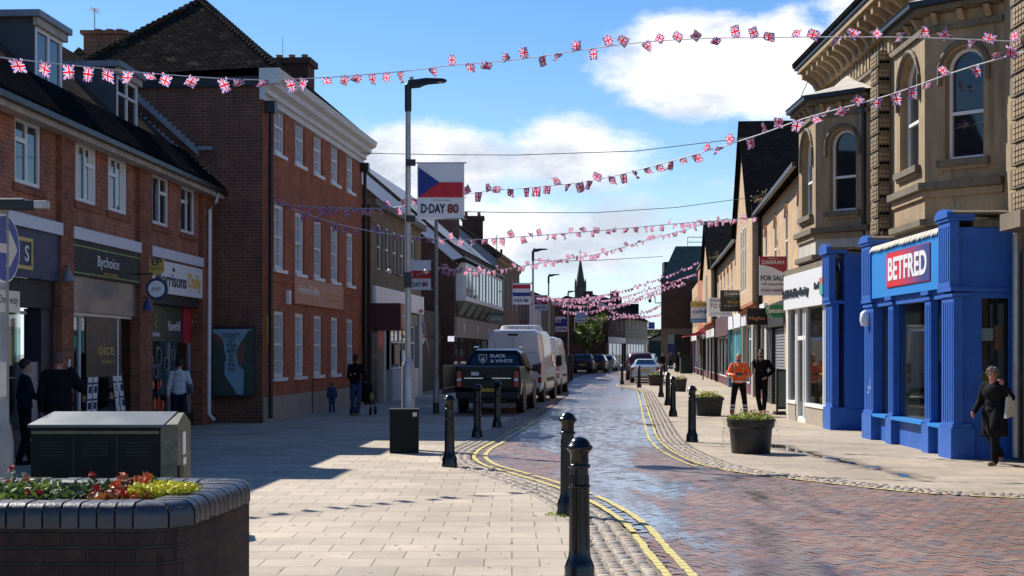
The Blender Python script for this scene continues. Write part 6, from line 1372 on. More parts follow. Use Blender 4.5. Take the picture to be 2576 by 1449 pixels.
# =============== FOREGROUND BED ===============
def rounded(x0, x1, y0, y1, r, n=7):
    P = []
    for cx, cy, a0 in ((x1 - r, y0 + r, -90), (x1 - r, y1 - r, 0)):
        for k in range(n + 1): a = R(a0 + 90 * k / n); P.append(Vector((cx + r * math.cos(a), cy + r * math.sin(a))))
    return [Vector((x0, y0))] + P + [Vector((x0, y1))]
def raised_bed():
    t = thing('brick_flower_bed', 'raised dark brick flower bed with rounded blue brick coping in the foreground', 'flower bed', (-3, 7.4, 0)); H = .905
    c1 = Vector((-1.50, 6.62)); P = [Vector((-7, 6.62))]
    r = .20
    for k in range(9): a = R(-90 + 85 * k / 8); P.append(Vector((-1.48 - r + r * math.cos(a), 6.62 + r + r * math.sin(a))))
    for k in range(9): a = R(-5 + 95 * k / 8); P.append(Vector((-1.40 - r + r * math.cos(a), 8.02 - r + r * math.sin(a))))
    P.append(Vector((-7, 8.02)))
    mb = MB(); inn = offset_line(P, .215)
    for L, dd in ((P, 0), (inn, 1)):
        for i in range(len(L) - 1): mb.add([(L[i].x, L[i].y, 0), (L[i + 1].x, L[i + 1].y, 0), (L[i + 1].x, L[i + 1].y, H), (L[i].x, L[i].y, H)], [(0, 1, 2, 3)], 'brick_planter')
    mb.build('brick_wall', t)
    # bullnose coping bricks along the wall
    mid = offset_line(P, .1075); mb = MB(); D = [0]
    for i in range(len(mid) - 1): D.append(D[-1] + (mid[i + 1] - mid[i]).length)
    def pt(s_):
        for i in range(len(D) - 1):
            if D[i + 1] >= s_: k = (s_ - D[i]) / max(1e-6, D[i + 1] - D[i]); return mid[i].lerp(mid[i + 1], k), (mid[i + 1] - mid[i]).normalized()
        return mid[-1], (mid[-1] - mid[-2]).normalized()
    bw = .0815; n = int(D[-1] / bw); prof = [(-.122, .0), (-.122, .05)] + [(-.122 + .06 * (1 - math.cos(a)), .05 + .062 * math.sin(a)) for a in (R(22), R(45), R(68), R(90))] + [(.122 - .06 * (1 - math.cos(a)), .05 + .062 * math.sin(a)) for a in (R(90), R(68), R(45), R(22))] + [(.122, .05), (.122, 0)]
    for k in range(n):
        p0, t0 = pt(k * bw + .005); p1, t1 = pt((k + 1) * bw - .005); vs = []; j = rnd.uniform(-.003, .003); m_ = len(prof)
        n0 = Vector((-t0.y, t0.x)); n1 = Vector((-t1.y, t1.x))
        for p, nn in ((p0, n0), (p1, n1)): vs += [(p.x + nn.x * d, p.y + nn.y * d, H + .006 + z + j) for d, z in prof]
        mb.add(vs, [tuple(range(m_)), tuple(range(2 * m_ - 1, m_ - 1, -1))] + [(i, (i + 1) % m_, m_ + (i + 1) % m_, m_ + i) for i in range(m_)], 'coping_brick')
    mb.build('coping', t, smooth=True, angle=50)
    mb = MB()
    for i in range(len(P) - 1):
        a, b = offset_line(P, .012), offset_line(P, .203); break
    for i in range(len(a) - 1):
        mb.add([(a[i].x, a[i].y, H), (a[i + 1].x, a[i + 1].y, H), (a[i + 1].x, a[i + 1].y, H + .092), (a[i].x, a[i].y, H + .092), (b[i].x, b[i].y, H), (b[i + 1].x, b[i + 1].y, H), (b[i + 1].x, b[i + 1].y, H + .092), (b[i].x, b[i].y, H + .092)], [(0, 1, 2, 3), (4, 5, 6, 7), (3, 2, 6, 7)], 'sett_joint')
    mb.build('mortar', t)
    mb = MB(); ngon_fill(mb, [(p.x, p.y) for p in inn], .93, 'soil'); mb.build('soil', t)
raised_bed()
def leaf_plant(name, lab, cat, c, r, h, leafm, n, ls, petal=None, np_=0, ps=.02, group=None):
    t = thing(name, lab, cat, c, 0, group); mb = MB()
    for k in range(n):
        a = rnd.uniform(0, 6.28); q = r * math.sqrt(rnd.random()); z = h * rnd.uniform(.15, 1) * (1 - (q / r) ** 2 * .5)
        mb.leaf((c[0] + q * math.cos(a), c[1] + q * math.sin(a), c[2] + z), ls * rnd.uniform(.6, 1.2), leafm)
    for k in range(int(n / 8)):
        a = rnd.uniform(0, 6.28); q = r * .8 * rnd.random(); p = Vector((c[0] + q * math.cos(a), c[1] + q * math.sin(a), c[2] + h * .7)); mb.tube([Vector((c[0], c[1], c[2])).lerp(p, .2) * 1, p], .003, leafm, 3)
    mb.build('foliage', t)
    if petal:
        fb = MB()
        for k in range(np_):
            a = rnd.uniform(0, 6.28); q = r * .85 * math.sqrt(rnd.random()); p = Vector((c[0] + q * math.cos(a), c[1] + q * math.sin(a), c[2] + h * rnd.uniform(.8, 1.15)))
            for j in range(9): fb.leaf(p + Vector((rnd.gauss(0, ps * .5), rnd.gauss(0, ps * .5), rnd.gauss(0, ps * .35))), ps * rnd.uniform(.5, .8), petal, up=.1, asp=1.2)
        fb.build('flowers', t)
    return t
def bed_plants():
    Z = .935
    def g(x, Y): return ((x - CX) * Y / FPX, Y, Z)
    leaf_plant('geranium', 'variegated pale edged geranium with salmon blooms at the left of the bed', 'plant', g(85, 7.3), .26, .14, 'leaf', 500, .028, 'petal_salmon', 2, .022)
    leaf_plant('geranium', 'geranium with one tall red bloom by the far coping at the frame edge', 'plant', g(25, 7.7), .12, .16, 'leaf_grey', 90, .026, 'petal_red', 1, .02)
    leaf_plant('geranium', 'small red geranium at the near left edge of the bed', 'plant', g(70, 7.05), .10, .10, 'leaf_dark', 80, .024, 'petal_red', 2, .018)
    leaf_plant('bedding_plant', 'dark green broad leaved plant left of the orange begonia', 'plant', g(195, 7.25), .17, .13, 'leaf_dark', 200, .036)
    leaf_plant('begonia', 'bronze leaved begonia with deep red flowers in the middle of the bed', 'plant', g(275, 7.1), .15, .10, 'leaf_bronze', 230, .034, 'petal_red', 5, .022)
    leaf_plant('begonia', 'tall begonia with orange double blooms above green leaves', 'plant', g(318, 7.3), .13, .14, 'leaf_bronze', 150, .036, 'petal_orange', 6, .03)
    leaf_plant('begonia', 'orange and red begonia next to the yellow creeper', 'plant', g(350, 7.05), .10, .10, 'leaf_bronze', 100, .032, 'petal_orange', 4, .018)
    leaf_plant('creeping_plant', 'bright yellow creeping plant beside the right hand coping', 'plant', g(410, 7.15), .20, .11, 'leaf_lime', 1300, .018, 'petal_yellow', 190, .016)
    leaf_plant('bedding_plant', 'green leafed plant along the far coping behind the yellow creeper', 'plant', g(380, 7.65), .16, .12, 'leaf', 260, .03)
    leaf_plant('bedding_plant', 'small leafy plant with a red bloom behind the begonias', 'plant', g(240, 7.6), .14, .12, 'leaf_dark', 160, .028, 'petal_red', 1, .022)
bed_plants()

# =============== STREET FURNITURE ===============
def cabinet():
    Y = 14.; p0, p1 = at(77, 1068, Y), at(403, 1068, Y); w_ = p1.x - p0.x; h = p0.z; D = .55; t = thing('utility_cabinet', 'wide dark green street cabinet with sloping silver metal lid', 'cabinet', ((p0.x + p1.x) / 2, Y + D / 2, 0))
    F = Fr((p0.x, Y), (1, 0), (0, -1)); zr = at(250, 1035, Y + D / 2).z
    mb = MB(); mb.box(F, 0, w_, -D, 0, 0, h - .02, 'cabinet_green'); mb.box(F, .01, w_ - .01, .003, .012, h - .09, h - .06, 'cabinet_end'); bd = mb.build('body', t, bevel=.006)
    for k in (1, 2): MB().box(F, w_ * k / 3 - .006, w_ * k / 3 + .006, .001, .005, .05, h - .11, 'black_plastic').build('door_seam', bd)
    for k in range(3):
        v = MB(); [v.box(F, w_ * (k + .5) / 3 - .12, w_ * (k + .5) / 3 + .12, .001, .008, h - .30 + q * .03, h - .285 + q * .03, 'cabinet_end' if q == 9 else 'anthracite') for q in range(5)]; v.build('vent', bd)
    # end panel, seen at the right
    E = Fr((p1.x, Y), (0, 1), (1, 0)); mb = MB(); mb.poly(E, [(-.01, 0), (D + .01, 0), (D + .01, h), (D / 2, zr - .01), (-.01, h)], .17, 'cabinet_end', .166); ep = mb.build('end_panel', t, bevel=.006)
    mb = MB(); mb.box(E, -.02, .14, .172, .19, .47, .62, 'cabinet_green'); mb.build('lock_plate', ep); mb = MB(); mb.box(E, .18, .30, .172, .178, .72, .94, 'sign_white'); mb.box(E, .20, .32, .172, .178, .62, .69, 'sign_white'); mb.build('torn_sticker', ep)
    F2 = Fr((p0.x, Y), (1, 0), (0, -1)); mb = MB(); mb.add([F.P(-.02, .03, h), F.P(w_ + .04, .03, h), F.P(w_ + .10, -D / 2, zr), F.P(.14, -D / 2, zr), F.P(-.02, -D - .03, h), F.P(w_ + .04, -D - .03, h), F.P(-.02, .03, h - .025), F.P(w_ + .04, .03, h - .025)], [(0, 1, 2, 3), (3, 2, 5, 4), (0, 3, 4), (0, 1, 7, 6)], 'steel_lid'); mb.build('lid', t)
cabinet()
def lamp_cabinet():
    Y = 24.9; p0, p1 = at(980, 1030, Y), at(1053, 1141, Y); F = Fr((p0.x, Y), Vector((1, .05)), Vector((.05, -1))); t = thing('control_box', 'black metal box with a small pale label in front of the lamp post', 'cabinet', ((p0.x + p1.x) / 2, Y + .2, 0)); w_ = p1.x - p0.x; h = p0.z
    MB().box(F, 0, w_, -.36, 0, 0, h - .02, 'cabinet_green').build('body', t, bevel=.006); MB().box(F, -.01, w_ + .01, -.37, .012, h - .018, h + .01, 'black_plastic').build('lid', t, bevel=.004); MB().box(F, w_ - .10, w_ - .03, .002, .006, h - .12, h - .05, 'sign_cream').build('label', t)
lamp_cabinet()
def make_bollard(loc, lab):
    t = thing('bollard', lab, 'bollard', (0, 0, 0), 0, 'black cast iron bollards along the carriageway'); g = 'black_gloss'
    mb = MB(); mb.lathe((0, 0, 0), [(.135, 0), (.138, .03), (.125, .07), (.128, .12), (.112, .155), (.096, .19), (.086, .26), (.080, .5), (.076, .80), (.074, .86)], g, 24)
    for k in range(8): a = k * math.pi / 4; mb.tube([(.079 * math.cos(a), .079 * math.sin(a), .24), (.072 * math.cos(a), .072 * math.sin(a), .80)], .011, g, 6)
    mb.build('shaft', t, smooth=True, angle=50)
    mb = MB(); mb.lathe((0, 0, 0), [(.07, .845), (.088, .85), (.094, .862), (.088, .875), (.078, .88), (.077, .955), (.084, .96), (.084, .968), (.092, .975), (.106, .985), (.113, 1.0), (.108, 1.013), (.095, 1.02), (.082, 1.045), (.055, 1.068), (.02, 1.08), (0, 1.081)], g, 24); mb.build('cap', t, smooth=True, angle=60)
    mb = MB(); mb.lathe((0, 0, 0), [(.076, .70), (.088, .705), (.093, .715), (.088, .725), (.076, .73)], g, 24); mb.build('collar', t, smooth=True)
    t.location = loc; return t
BOL = [((.50, 10.9), 'nearest black bollard, cut off by the bottom of the view'), (ground(1428, 1296), 'second nearest black bollard, just behind the nearest one'), (ground(1131, 1174), 'black bollard on the left kerb bulge nearest the black box'), (ground(1201, 1101), 'black bollard in front of the pickup number plate, middle of the left three'), (ground(1251, 1076), 'black bollard directly behind the pickup tailgate, farthest of the left three'),
       (ground(1741, 1112), 'black bollard left of the large round flower tub'), (ground(1693, 1048), 'black bollard left of the rectangular tub on the right kerb'), (ground(1680, 1020), 'black bollard just beyond the one next to the rectangular tub'), (ground(1663, 999), 'black bollard right of the small tub by the silver car'), (ground(1608, 975), 'black bollard in front of the silver saloon'), (ground(1565, 967), 'black bollard at the road edge left of the silver saloon')]
b0 = make_bollard((BOL[0][0][0], BOL[0][0][1], 0), BOL[0][1]); b0.scale = (.88, .88, 1)
for p, lab in BOL[1:]: dup(b0, (p[0], p[1], 0), rnd.uniform(0, .7), lab).scale = (.88, .88, 1)
def weeds():
    mb = MB(); c = ground(1422, 1296)
    for k in range(60): a = rnd.uniform(2.2, 5); mb.leaf((c.x + .15 * math.cos(a) + rnd.gauss(0, .03), c.y + .15 * math.sin(a) + rnd.gauss(0, .03), .012), .018, 'leaf_lime')
    o = mb.build('moss'); o['kind'] = 'stuff'
weeds()
def pot(name, lab, c, r, h, round_=True, leafm='leaf_lime', petal='petal_yellow', rz=0, n=420, trail=False, npet=14):
    t = thing(name, lab, 'planter', (c[0], c[1], 0)); mb = MB()
    if round_:
        mb.lathe((c[0], c[1], 0), [(r * .80, 0), (r * .82, .02), (r * .90, h * .72), (r * .97, h * .76), (r, h * .80), (r * 1.0, h * .93), (r * 1.03, h * .95), (r * 1.03, h), (r * .95, h), (r * .93, h * .86)], 'planter_black', 32)
    else:
        F = Fr((c[0], c[1]), (math.cos(rz), math.sin(rz)), (math.sin(rz), -math.cos(rz)))
        def fr(k, z): return [F.P(-r * k, -r * .62 * k, z), F.P(r * k, -r * .62 * k, z), F.P(r * k, r * .62 * k, z), F.P(-r * k, r * .62 * k, z)]
        lv = [fr(.80, 0), fr(.94, h * .85), fr(1.0, h * .86), fr(1.02, h), fr(.94, h), fr(.92, h * .88)]; vs = [v for l in lv for v in l]; fs = [(3, 2, 1, 0)]
        for i in range(5):
            for j in range(4): fs.append((i * 4 + j, i * 4 + (j + 1) % 4, i * 4 + 4 + (j + 1) % 4, i * 4 + 4 + j))
        mb.add(vs, fs, 'planter_black')
        for k in range(5): s_ = r * (-.8 + .32 * k); mb.add([F.P(s_ * .85, r * .62 * .8 + .004, .02), F.P(s_ * .85 + .08, r * .62 * .8 + .004, .02), F.P(s_ + .10, r * .62 * .94 + .02, h * .84), F.P(s_, r * .62 * .94 + .02, h * .84)], [(0, 1, 2, 3)], 'planter_black')
    mb.build('tub', t, smooth=round_, angle=35)
    k = 1 if round_ else .62; mb = MB(); s_ = MB(); s_.lathe((c[0], c[1], h * .86), [(r * .9, 0), (r * .9, .01)], 'soil', 16, 1, k); s_.build('soil', t)
    for q in range(n):
        a = rnd.uniform(0, 6.28); rr = r * 1.02 * math.sqrt(rnd.random()); mb.leaf((c[0] + rr * math.cos(a), c[1] + rr * math.sin(a) * k, h * .9 + rnd.uniform(.02, .19) * (1.15 - rr / r * .6)), rnd.uniform(.022, .045), leafm if rnd.random() < .75 else 'leaf')
    if trail:
        for a, L in ((2.9, .42), (3.2, .55), (.1, .3), (5.0, .15), (3.6, .3)):
            for q in range(int(L * 60)): z = h - L * rnd.random(); o = 1.08 + (h - z) * .35; mb.leaf((c[0] + r * o * math.cos(a) + rnd.gauss(0, .02), c[1] + r * o * math.sin(a) + rnd.gauss(0, .02), z), .016, 'leaf_pink' if rnd.random() < .5 else 'leaf')
    mb.build('foliage', t); fb = MB()
    for q in range(npet):
        a = rnd.uniform(0, 6.28); rr = r * .8 * math.sqrt(rnd.random()); p = Vector((c[0] + rr * math.cos(a), c[1] + rr * math.sin(a) * k, h * .9 + rnd.uniform(.13, .22)))
        for j in range(6): fb.leaf(p + Vector((rnd.gauss(0, .012), rnd.gauss(0, .012), rnd.gauss(0, .008))), .02, petal, up=.2, asp=1.2)
    fb.build('flowers', t); return t
g_ = ground(1890, 1140); pot('flower_tub', 'large round black tub of pale green and pink plants nearest on the right pavement', (g_.x, g_.y + .05), .40, .58, True, 'leaf_lime', 'petal_salmon', n=700, trail=True)
g_ = ground(1785, 1047); pot('flower_trough', 'rectangular black trough with yellow flowers behind the round tub', (g_.x, g_.y + .3), .39, .50, False, 'leaf_lime', 'petal_yellow', .05, npet=40)
g_ = ground(1711, 985); pot('flower_trough', 'small black trough with green plants beyond the bollard pair', (g_.x, g_.y), .30, .55, False, 'leaf_lime', 'petal_yellow', -.15, n=260)
g_ = ground(1650, 970); pot('flower_trough', 'black trough with lime green plants behind the silver saloon boot', (g_.x, g_.y), .42, .55, False, 'leaf_lime', 'petal_yellow', 0, n=300, npet=30)
# lamp posts
def make_lamp():
    t = thing('street_lamp', 'x', 'street lamp', (0, 0, 0), 0, 'slim grey street lamps with black arm heads'); mb = MB(); mb.lathe((0, 0, 0), [(.115, 0), (.115, 1.45), (.10, 1.52), (.062, 1.60), (.058, 1.7), (.045, 6.05)], 'galv', 14); mb.build('column', t, smooth=True)
    mb = MB(); mb.lathe((0, 0, 0), [(.055, 5.95), (.06, 6.0), (.06, 6.42), (.03, 6.45)], 'dark_metal', 10); mb.tube([(0, 0, 6.40), (.20, 0, 6.42), (.36, 0, 6.47)], .04, 'dark_metal', 8); mb.build('bracket_arm', t, smooth=True)
    mb = MB(); vs = []; prof = [(.0, .045, 6.36, 6.50), (.2, .07, 6.38, 6.52), (.30, .11, 6.44, 6.53), (.62, .12, 6.47, 6.52), (.68, .06, 6.485, 6.505)]
    for x, w_, a, b in prof: vs += [(x, -w_, a), (x, w_, a), (x, w_ * .8, b), (x, -w_ * .8, b)]
    fs = [(0, 1, 2, 3), (16, 17, 18, 19)]
    for i in range(4):
        for j in range(4): fs.append((i * 4 + j, i * 4 + (j + 1) % 4, i * 4 + 4 + (j + 1) % 4, i * 4 + 4 + j))
    mb.add(vs, fs, 'dark_metal'); mb.box(W0, .33, .60, -.09, .09, 6.462, 6.468, 'sign_cream'); mb.lathe((.06, 0, 6.50), [(.035, 0), (.035, .06), (.02, .07)], 'galv', 8); mb.build('lamp_head', t)
    return t
LAMPS = [((-1.83, 25.9), 'grey street lamp behind the black box, carrying the Czech banner'), ((.97, 68), 'grey street lamp beyond the white van, with red white and blue striped banner'), ((2.24, 90), 'grey street lamp carrying the Norwegian banner'), ((4.35, 114), 'distant grey street lamp with the dark blue starred banner'), ((6.55, 128), 'distant grey street lamp behind the Greek banner'), ((11.5, 170), 'farthest street lamp on the left holding the Belgian banner')]
l0 = make_lamp(); l0.location = (*LAMPS[0][0], 0); l0['label'] = LAMPS[0][1]
for p, lab in LAMPS[1:]: dup(l0, (*p, 0), 0, lab)
def extras():
    mb = MB(); x, Y = LAMPS[0][0]
    for dx in (-.32, .32): mb.tube([(x, Y - .05, 3.0), (x + dx, Y - .1, 3.12)], .012, 'dark_metal', 5); mb.ball((x + dx, Y - .1, 3.13), .045, 'galv')
    mb.box(W0, x - .07, x + .07, Y - .09, Y + .07, 2.85, 3.12, 'dark_metal'); tag(mb.build('basket_bracket'), 'empty black hanging basket bracket on the near lamp column', 'bracket')
extras()
# second slender post with Polish banner
def post2():
    Y = 41; x = (1097 - CX) * Y / FPX; t = thing('banner_post', 'slender tall grey post rising in front of the dark passage', 'post', (x, Y, 0)); mb = MB(); mb.lathe((x, Y, 0), [(.085, 0), (.085, 1.0), (.055, 1.06), (.05, 5.4)], 'post_grey', 10); mb.build('column', t, smooth=True); MB().lathe((x, Y, 0), [(.088, .01), (.088, .32)], 'black_pipe', 10).build('base_band', t)
post2()
def post3():
    for x, y0, Y, lab in ((1620, 793, 190, 'thin far post on the right with blue banner'), (1605, 800, 200, 'second thin far post beside the far blue banner')):
        p = at(x, y0, Y); tag(MB().tube([(p.x, Y, 0), p], .09, 'post_grey', 6).build('banner_post'), lab, 'post')
post3()
def wall_lamp_far():
    Y = 133; mb = MB(); pts = [at(1667, 762, Y), at(1648, 762, Y), at(1648, 748, Y), at(1643, 741, Y), at(1637, 743, Y), at(1635, 750, Y)]; mb.tube(pts, .05, 'dark_metal', 5); p = at(1635, 752, Y); mb.lathe(p + Vector((0, 0, -.35)), [(.0, 0), (.16, .1), (.12, .3), (.03, .4)], 'dark_metal', 8); tag(mb.build('swan_neck_lamp'), 'swan neck lantern reaching out from the tall brown block', 'lamp')
wall_lamp_far()
# banners
def banner(lab, Y, x0, x1, y0, y1, flag, country, postx, dday=True):
    p0, p1 = at(x0, y0, Y), at(x1, y1, Y); F = Fr((0, Y), (1, 0), (0, -1)); W_, H = p1.x - p0.x, p0.z - p1.z; t = thing('dday_banner', lab, 'banner', (p0.x, Y, p1.z), 0, 'flag banners fixed to the lamp columns')
    f = lambda a, b: (p0.x + a * W_, p1.z + b * H)
    nx = 8; mb = MB(); wv = lambda a: math.sin(a * 5.3) * .012
    for k in range(nx): a, b = k / nx, (k + 1) / nx; q = [f(a, 0), f(b, 0), f(b, 1), f(a, 1)]; mb.add([F.P(q[0][0], wv(a), q[0][1]), F.P(q[1][0], wv(b), q[1][1]), F.P(q[2][0], 0, q[2][1]), F.P(q[3][0], 0, q[3][1])], [(0, 1, 2, 3)], 'banner_white')
    bn = mb.build('cloth', t, smooth=True)
    def rect(a, b, c, e, m, d=.015): m_ = MB(); q0, q1 = f(a, b), f(c, e); m_.poly(F, [q0, (q1[0], q0[1]), q1, (q0[0], q1[1])], d, m); return m_
    q = MB(); f0 = .38; f1 = .93
    def R_(a, b, c, e, m, d=.015): q.poly(F, [f(a, f0 + b * (f1 - f0)), f(c, f0 + b * (f1 - f0)), f(c, f0 + e * (f1 - f0)), f(a, f0 + e * (f1 - f0))], d, m)
    if flag == 'czech': R_(0.02, 0, .97, .5, 'flag_red'); q.poly(F, [f(.02, f0), f(.02, f1), f(.47, (f0 + f1) / 2)], .018, 'flag_blue')
    if flag == 'poland': R_(0, 0, 1, .5, 'flag_red')
    if flag == 'dutch': R_(0, .67, 1, 1, 'flag_red'); R_(0, 0, 1, .33, 'flag_blue')
    if flag == 'norway':
        R_(0, 0, 1, 1, 'flag_red'); R_(.27, 0, .5, 1, 'banner_white', .017); R_(0, .36, 1, .64, 'banner_white', .017); R_(.33, 0, .44, 1, 'flag_blue', .019); R_(0, .43, 1, .57, 'flag_blue', .019)
    if flag == 'nz':
        R_(0, 0, 1, 1, 'flag_blue'); R_(0, .55, .5, 1, 'banner_white', .016); R_(.2, .5, .3, 1, 'flag_red', .018); R_(0, .72, .5, .82, 'flag_red', .018)
        for a, b in ((.75, .75), (.65, .45), (.85, .5), (.75, .2)): R_(a, b, a + .05, b + .08, 'flag_red', .017)
    if flag == 'greece':
        for k in range(5): R_(0, k * 2 / 9, 1, (k * 2 + 1) / 9, 'sign_lightblue')
        R_(0, 4 / 9, .4, 1, 'sign_lightblue', .017); R_(.16, 4 / 9, .24, 1, 'banner_white', .019); R_(0, .67, .4, .77, 'banner_white', .019)
    if flag == 'belgium': R_(0, 0, .33, 1, 'banner_black'); R_(.33, 0, .67, 1, 'sign_yellow'); R_(.67, 0, 1, 1, 'flag_red')
    if flag == 'blue': q.poly(F, [f(0, 0), f(1, 0), f(1, 1), f(0, 1)], .015, 'flag_blue'); q.poly(F, [f(.4, .5), f(.6, .5), f(.6, .75), f(.4, .75)], .018, 'flag_red')
    q.build('flag_print', bn)
    if dday:
        if W_ * FPX / Y > 25: text(F, p0.x + W_ * .5, .016, p1.z + H * .315, country, 'ink_grey', bn, w=W_ * .42, h=H * .035, ext=.001)
        a = text(F, p0.x + W_ * .34, .016, p1.z + H * .09, 'D·DAY', 'banner_black', bn, w=W_ * .52, h=H * .17, bold=.03, ext=.002); text(F, p0.x + W_ * .76, .016, p1.z + H * .09, '80', 'banner_maroon', bn, w=W_ * .24, h=H * .17, bold=.03, ext=.002)
    mb = MB(); s = 1 if postx < x0 else -1; px_ = (postx - CX) * Y / FPX
    for z in (p0.z + .01, p1.z - .01): mb.tube([(px_, Y + .02, z), (p1.x + .04 if s > 0 else p0.x - .04, Y, z)], .012, 'galv', 5); mb.box(W0, px_ - .05, px_ + .1 * s + .02, Y - .03, Y + .05, z - .05, z + .06, 'dark_metal')
    mb.build('banner_arms', t); return t
banner('large banner with blue red and white Czech flag beside the near lamp', 25.8, 1050, 1168, 411, 549, 'czech', 'Czechoslovakia', 1028)
banner('red and white Polish banner half hidden behind the near lamp column', 41, 1022, 1084, 656, 728, 'poland', 'Poland', 1097)
banner('banner with red white and blue Dutch stripes left of the second lamp', 68, 1290, 1335, 713, 765, 'dutch', 'Netherlands', 1341)
banner('banner with red Norwegian flag and blue cross', 90, 1344, 1377, 743, 780, 'norway', 'Norway', 1381)
banner('dark blue starred banner beside a white board over the left shops', 114, 1397, 1426, 800, 834, 'nz', 'New Zealand', 1430)
banner('blue and white striped Greek banner', 128, 1448, 1474, 783, 811, 'greece', 'Greece', 1477)
banner('small black yellow and red Belgian banner near the street tree', 170, 1518, 1535, 814, 831, 'belgium', 'Belgium', 1538)
banner('plain dark blue banner on the far right post', 190, 1631, 1647, 811, 827, 'blue', '', 1627, dday=False)
# road sign on the left
def way_sign():
    Y = 12.9; x = (10 - CX) * Y / FPX; t = thing('direction_sign', 'round blue sign with white arrow above a One way plate on a grey pole', 'sign', (x, Y, 0)); mb = MB()
    mb.lathe((x, Y, 0), [(.085, 0), (.085, .92), (.06, 1.05), (.045, 1.1), (.04, 3.05)], 'post_grey', 12); mb.build('pole', t, smooth=True)
    a = R(84); u = Vector((math.cos(a), math.sin(a))); n = Vector((u.y, -u.x)); c = at(12, 625, Y - .05); F = Fr((c.x, c.y), u, n)
    mb = MB(); pts = lambda r: [(r * math.cos(k * math.pi / 20), c.z + r * math.sin(k * math.pi / 20)) for k in range(40)]; mb.poly(F, pts(.30), 0, 'sign_white', .015); mb.poly(F, pts(.285), .003, 'sign_blue'); d = mb.build('disc', t)
    mb = MB(); q = [(-.23, .04), (.08, .04), (.0, .16), (.09, .16), (.24, 0), (.09, -.16), (.0, -.16), (.08, -.04), (-.23, -.04)]; mb.poly(F, [(s_, c.z + z) for s_, z in q], .006, 'sign_cream'); mb.build('arrow', d)
    p = at(50, 785, Y); F2 = Fr((c.x, c.y), u, n); sr = F2.px(50); mb = MB(); z0 = p.z; mb.box(F2, sr - .47, sr, -.012, 0, z0, z0 + .19, 'sign_cream'); pl = mb.build('plate', t); text(F2, sr - .235, .001, z0 + .05, 'One way', 'ink_dark', pl, w=.40, h=.10, ext=.001)
    mb = MB(); z = at(0, 520, Y).z; mb.box(W0, x - .1, x + .28, Y - .09, Y + .03, z - .03, z + .05, 'dark_metal'); mb.box(W0, x + .281, x + .40, Y - .08, Y + .02, z - .02, z + .045, 'galv'); mb.box(W0, x - .1, x + .2, Y - .10, Y + .04, z + .051, z + .065, 'galv'); mb.build('sign_light', t, bevel=.01)
    mb = MB(); mb.box(W0, x - .05, x + .05, Y - .1, Y - .08, 1.32, 1.62, 'sign_cream'); mb.build('sticker', t)
way_sign()
def small_street_items():
    g = ground(1735, 930); p = at(1728, 935, 118); mb = MB(); t = thing('wheelie_bin', 'green wheelie bin behind the far pedestrians', 'bin', (p.x, 118, 0)); mb.box(Fr((p.x - .5, 118), (1, 0), (0, -1)), 0, 1.0, -.8, 0, .05, 1.3, 'fence_green'); mb.build('body', t, bevel=.05); MB().box(Fr((p.x - .52, 118), (1, 0), (0, -1)), 0, 1.04, -.84, .04, 1.303, 1.38, 'fence_green').build('lid', t)
    Y = 40.5; p = at(1985, 950, Y); t = thing('pavement_sign', 'glass fronted black pavement sign beside the white shopfront', 'sign', (p.x, Y, 0)); F = Fr((p.x - .35, Y), (1, 0), (0, -1)); mb = MB()
    for a, b, c, e in ((0, .05, .1, 1.25), (.6, .65, .1, 1.25), (.051, .599, 1.2, 1.25), (.051, .599, .15, .2)): mb.box(F, a, b, -.06, 0, c, e, 'black_plastic')
    mb.box(F, -.05, .7, -.25, .15, 0, .09, 'black_plastic'); mb.build('frame', t, bevel=.005); mb = MB(); mb.box(F, .05, .6, -.035, -.03, .2, 1.2, 'green_tile'); mb.build('poster', t)
small_street_items()

# =============== BUNTING AND WIRES ===============
def flag_mesh(k):
    r = random.Random(50 + k); W_, H = .165, .20; nx, ny = 4, 4; mb = MB(); fx, fz, ph = r.uniform(-.9, .9), r.uniform(.5, 2.6), r.uniform(0, 6); tw = r.uniform(-1.3, 1.3)
    g = {}
    for j in range(ny + 1):
        v = j / ny
        for i in range(nx + 1):
            u = i / nx; x = (u - .5) * W_ * (1 - .25 * v * abs(tw)); z = -v * H; y = math.sin(u * 5 + ph) * .035 * v + fx * .09 * v * v; z += max(0, v - .45) * H * .5 * abs(fx) * (1 if k % 3 else 1.8)
            # curl the lower edge, twist about the vertical
            a = tw * v * 1.0; x, y = x * math.cos(a) - y * math.sin(a), x * math.sin(a) + y * math.cos(a); x += fx * .05 * v; g[i, j] = Vector((x, y, z))
    me_v = [g[i, j] for j in range(ny + 1) for i in range(nx + 1)]
    for j in range(ny):
        for i in range(nx):
            c = [(i, j), (i + 1, j), (i + 1, j + 1), (i, j + 1)]; mb.quad([g[q] for q in c], 'union_flag', [(q[0] / nx, 1 - q[1] / ny) for q in c])
    o = mb.build('flag', smooth=False); me = o.data; bpy.data.objects.remove(o); return me
FM_ = [flag_mesh(k) for k in range(18)]
bunt_n = [0]
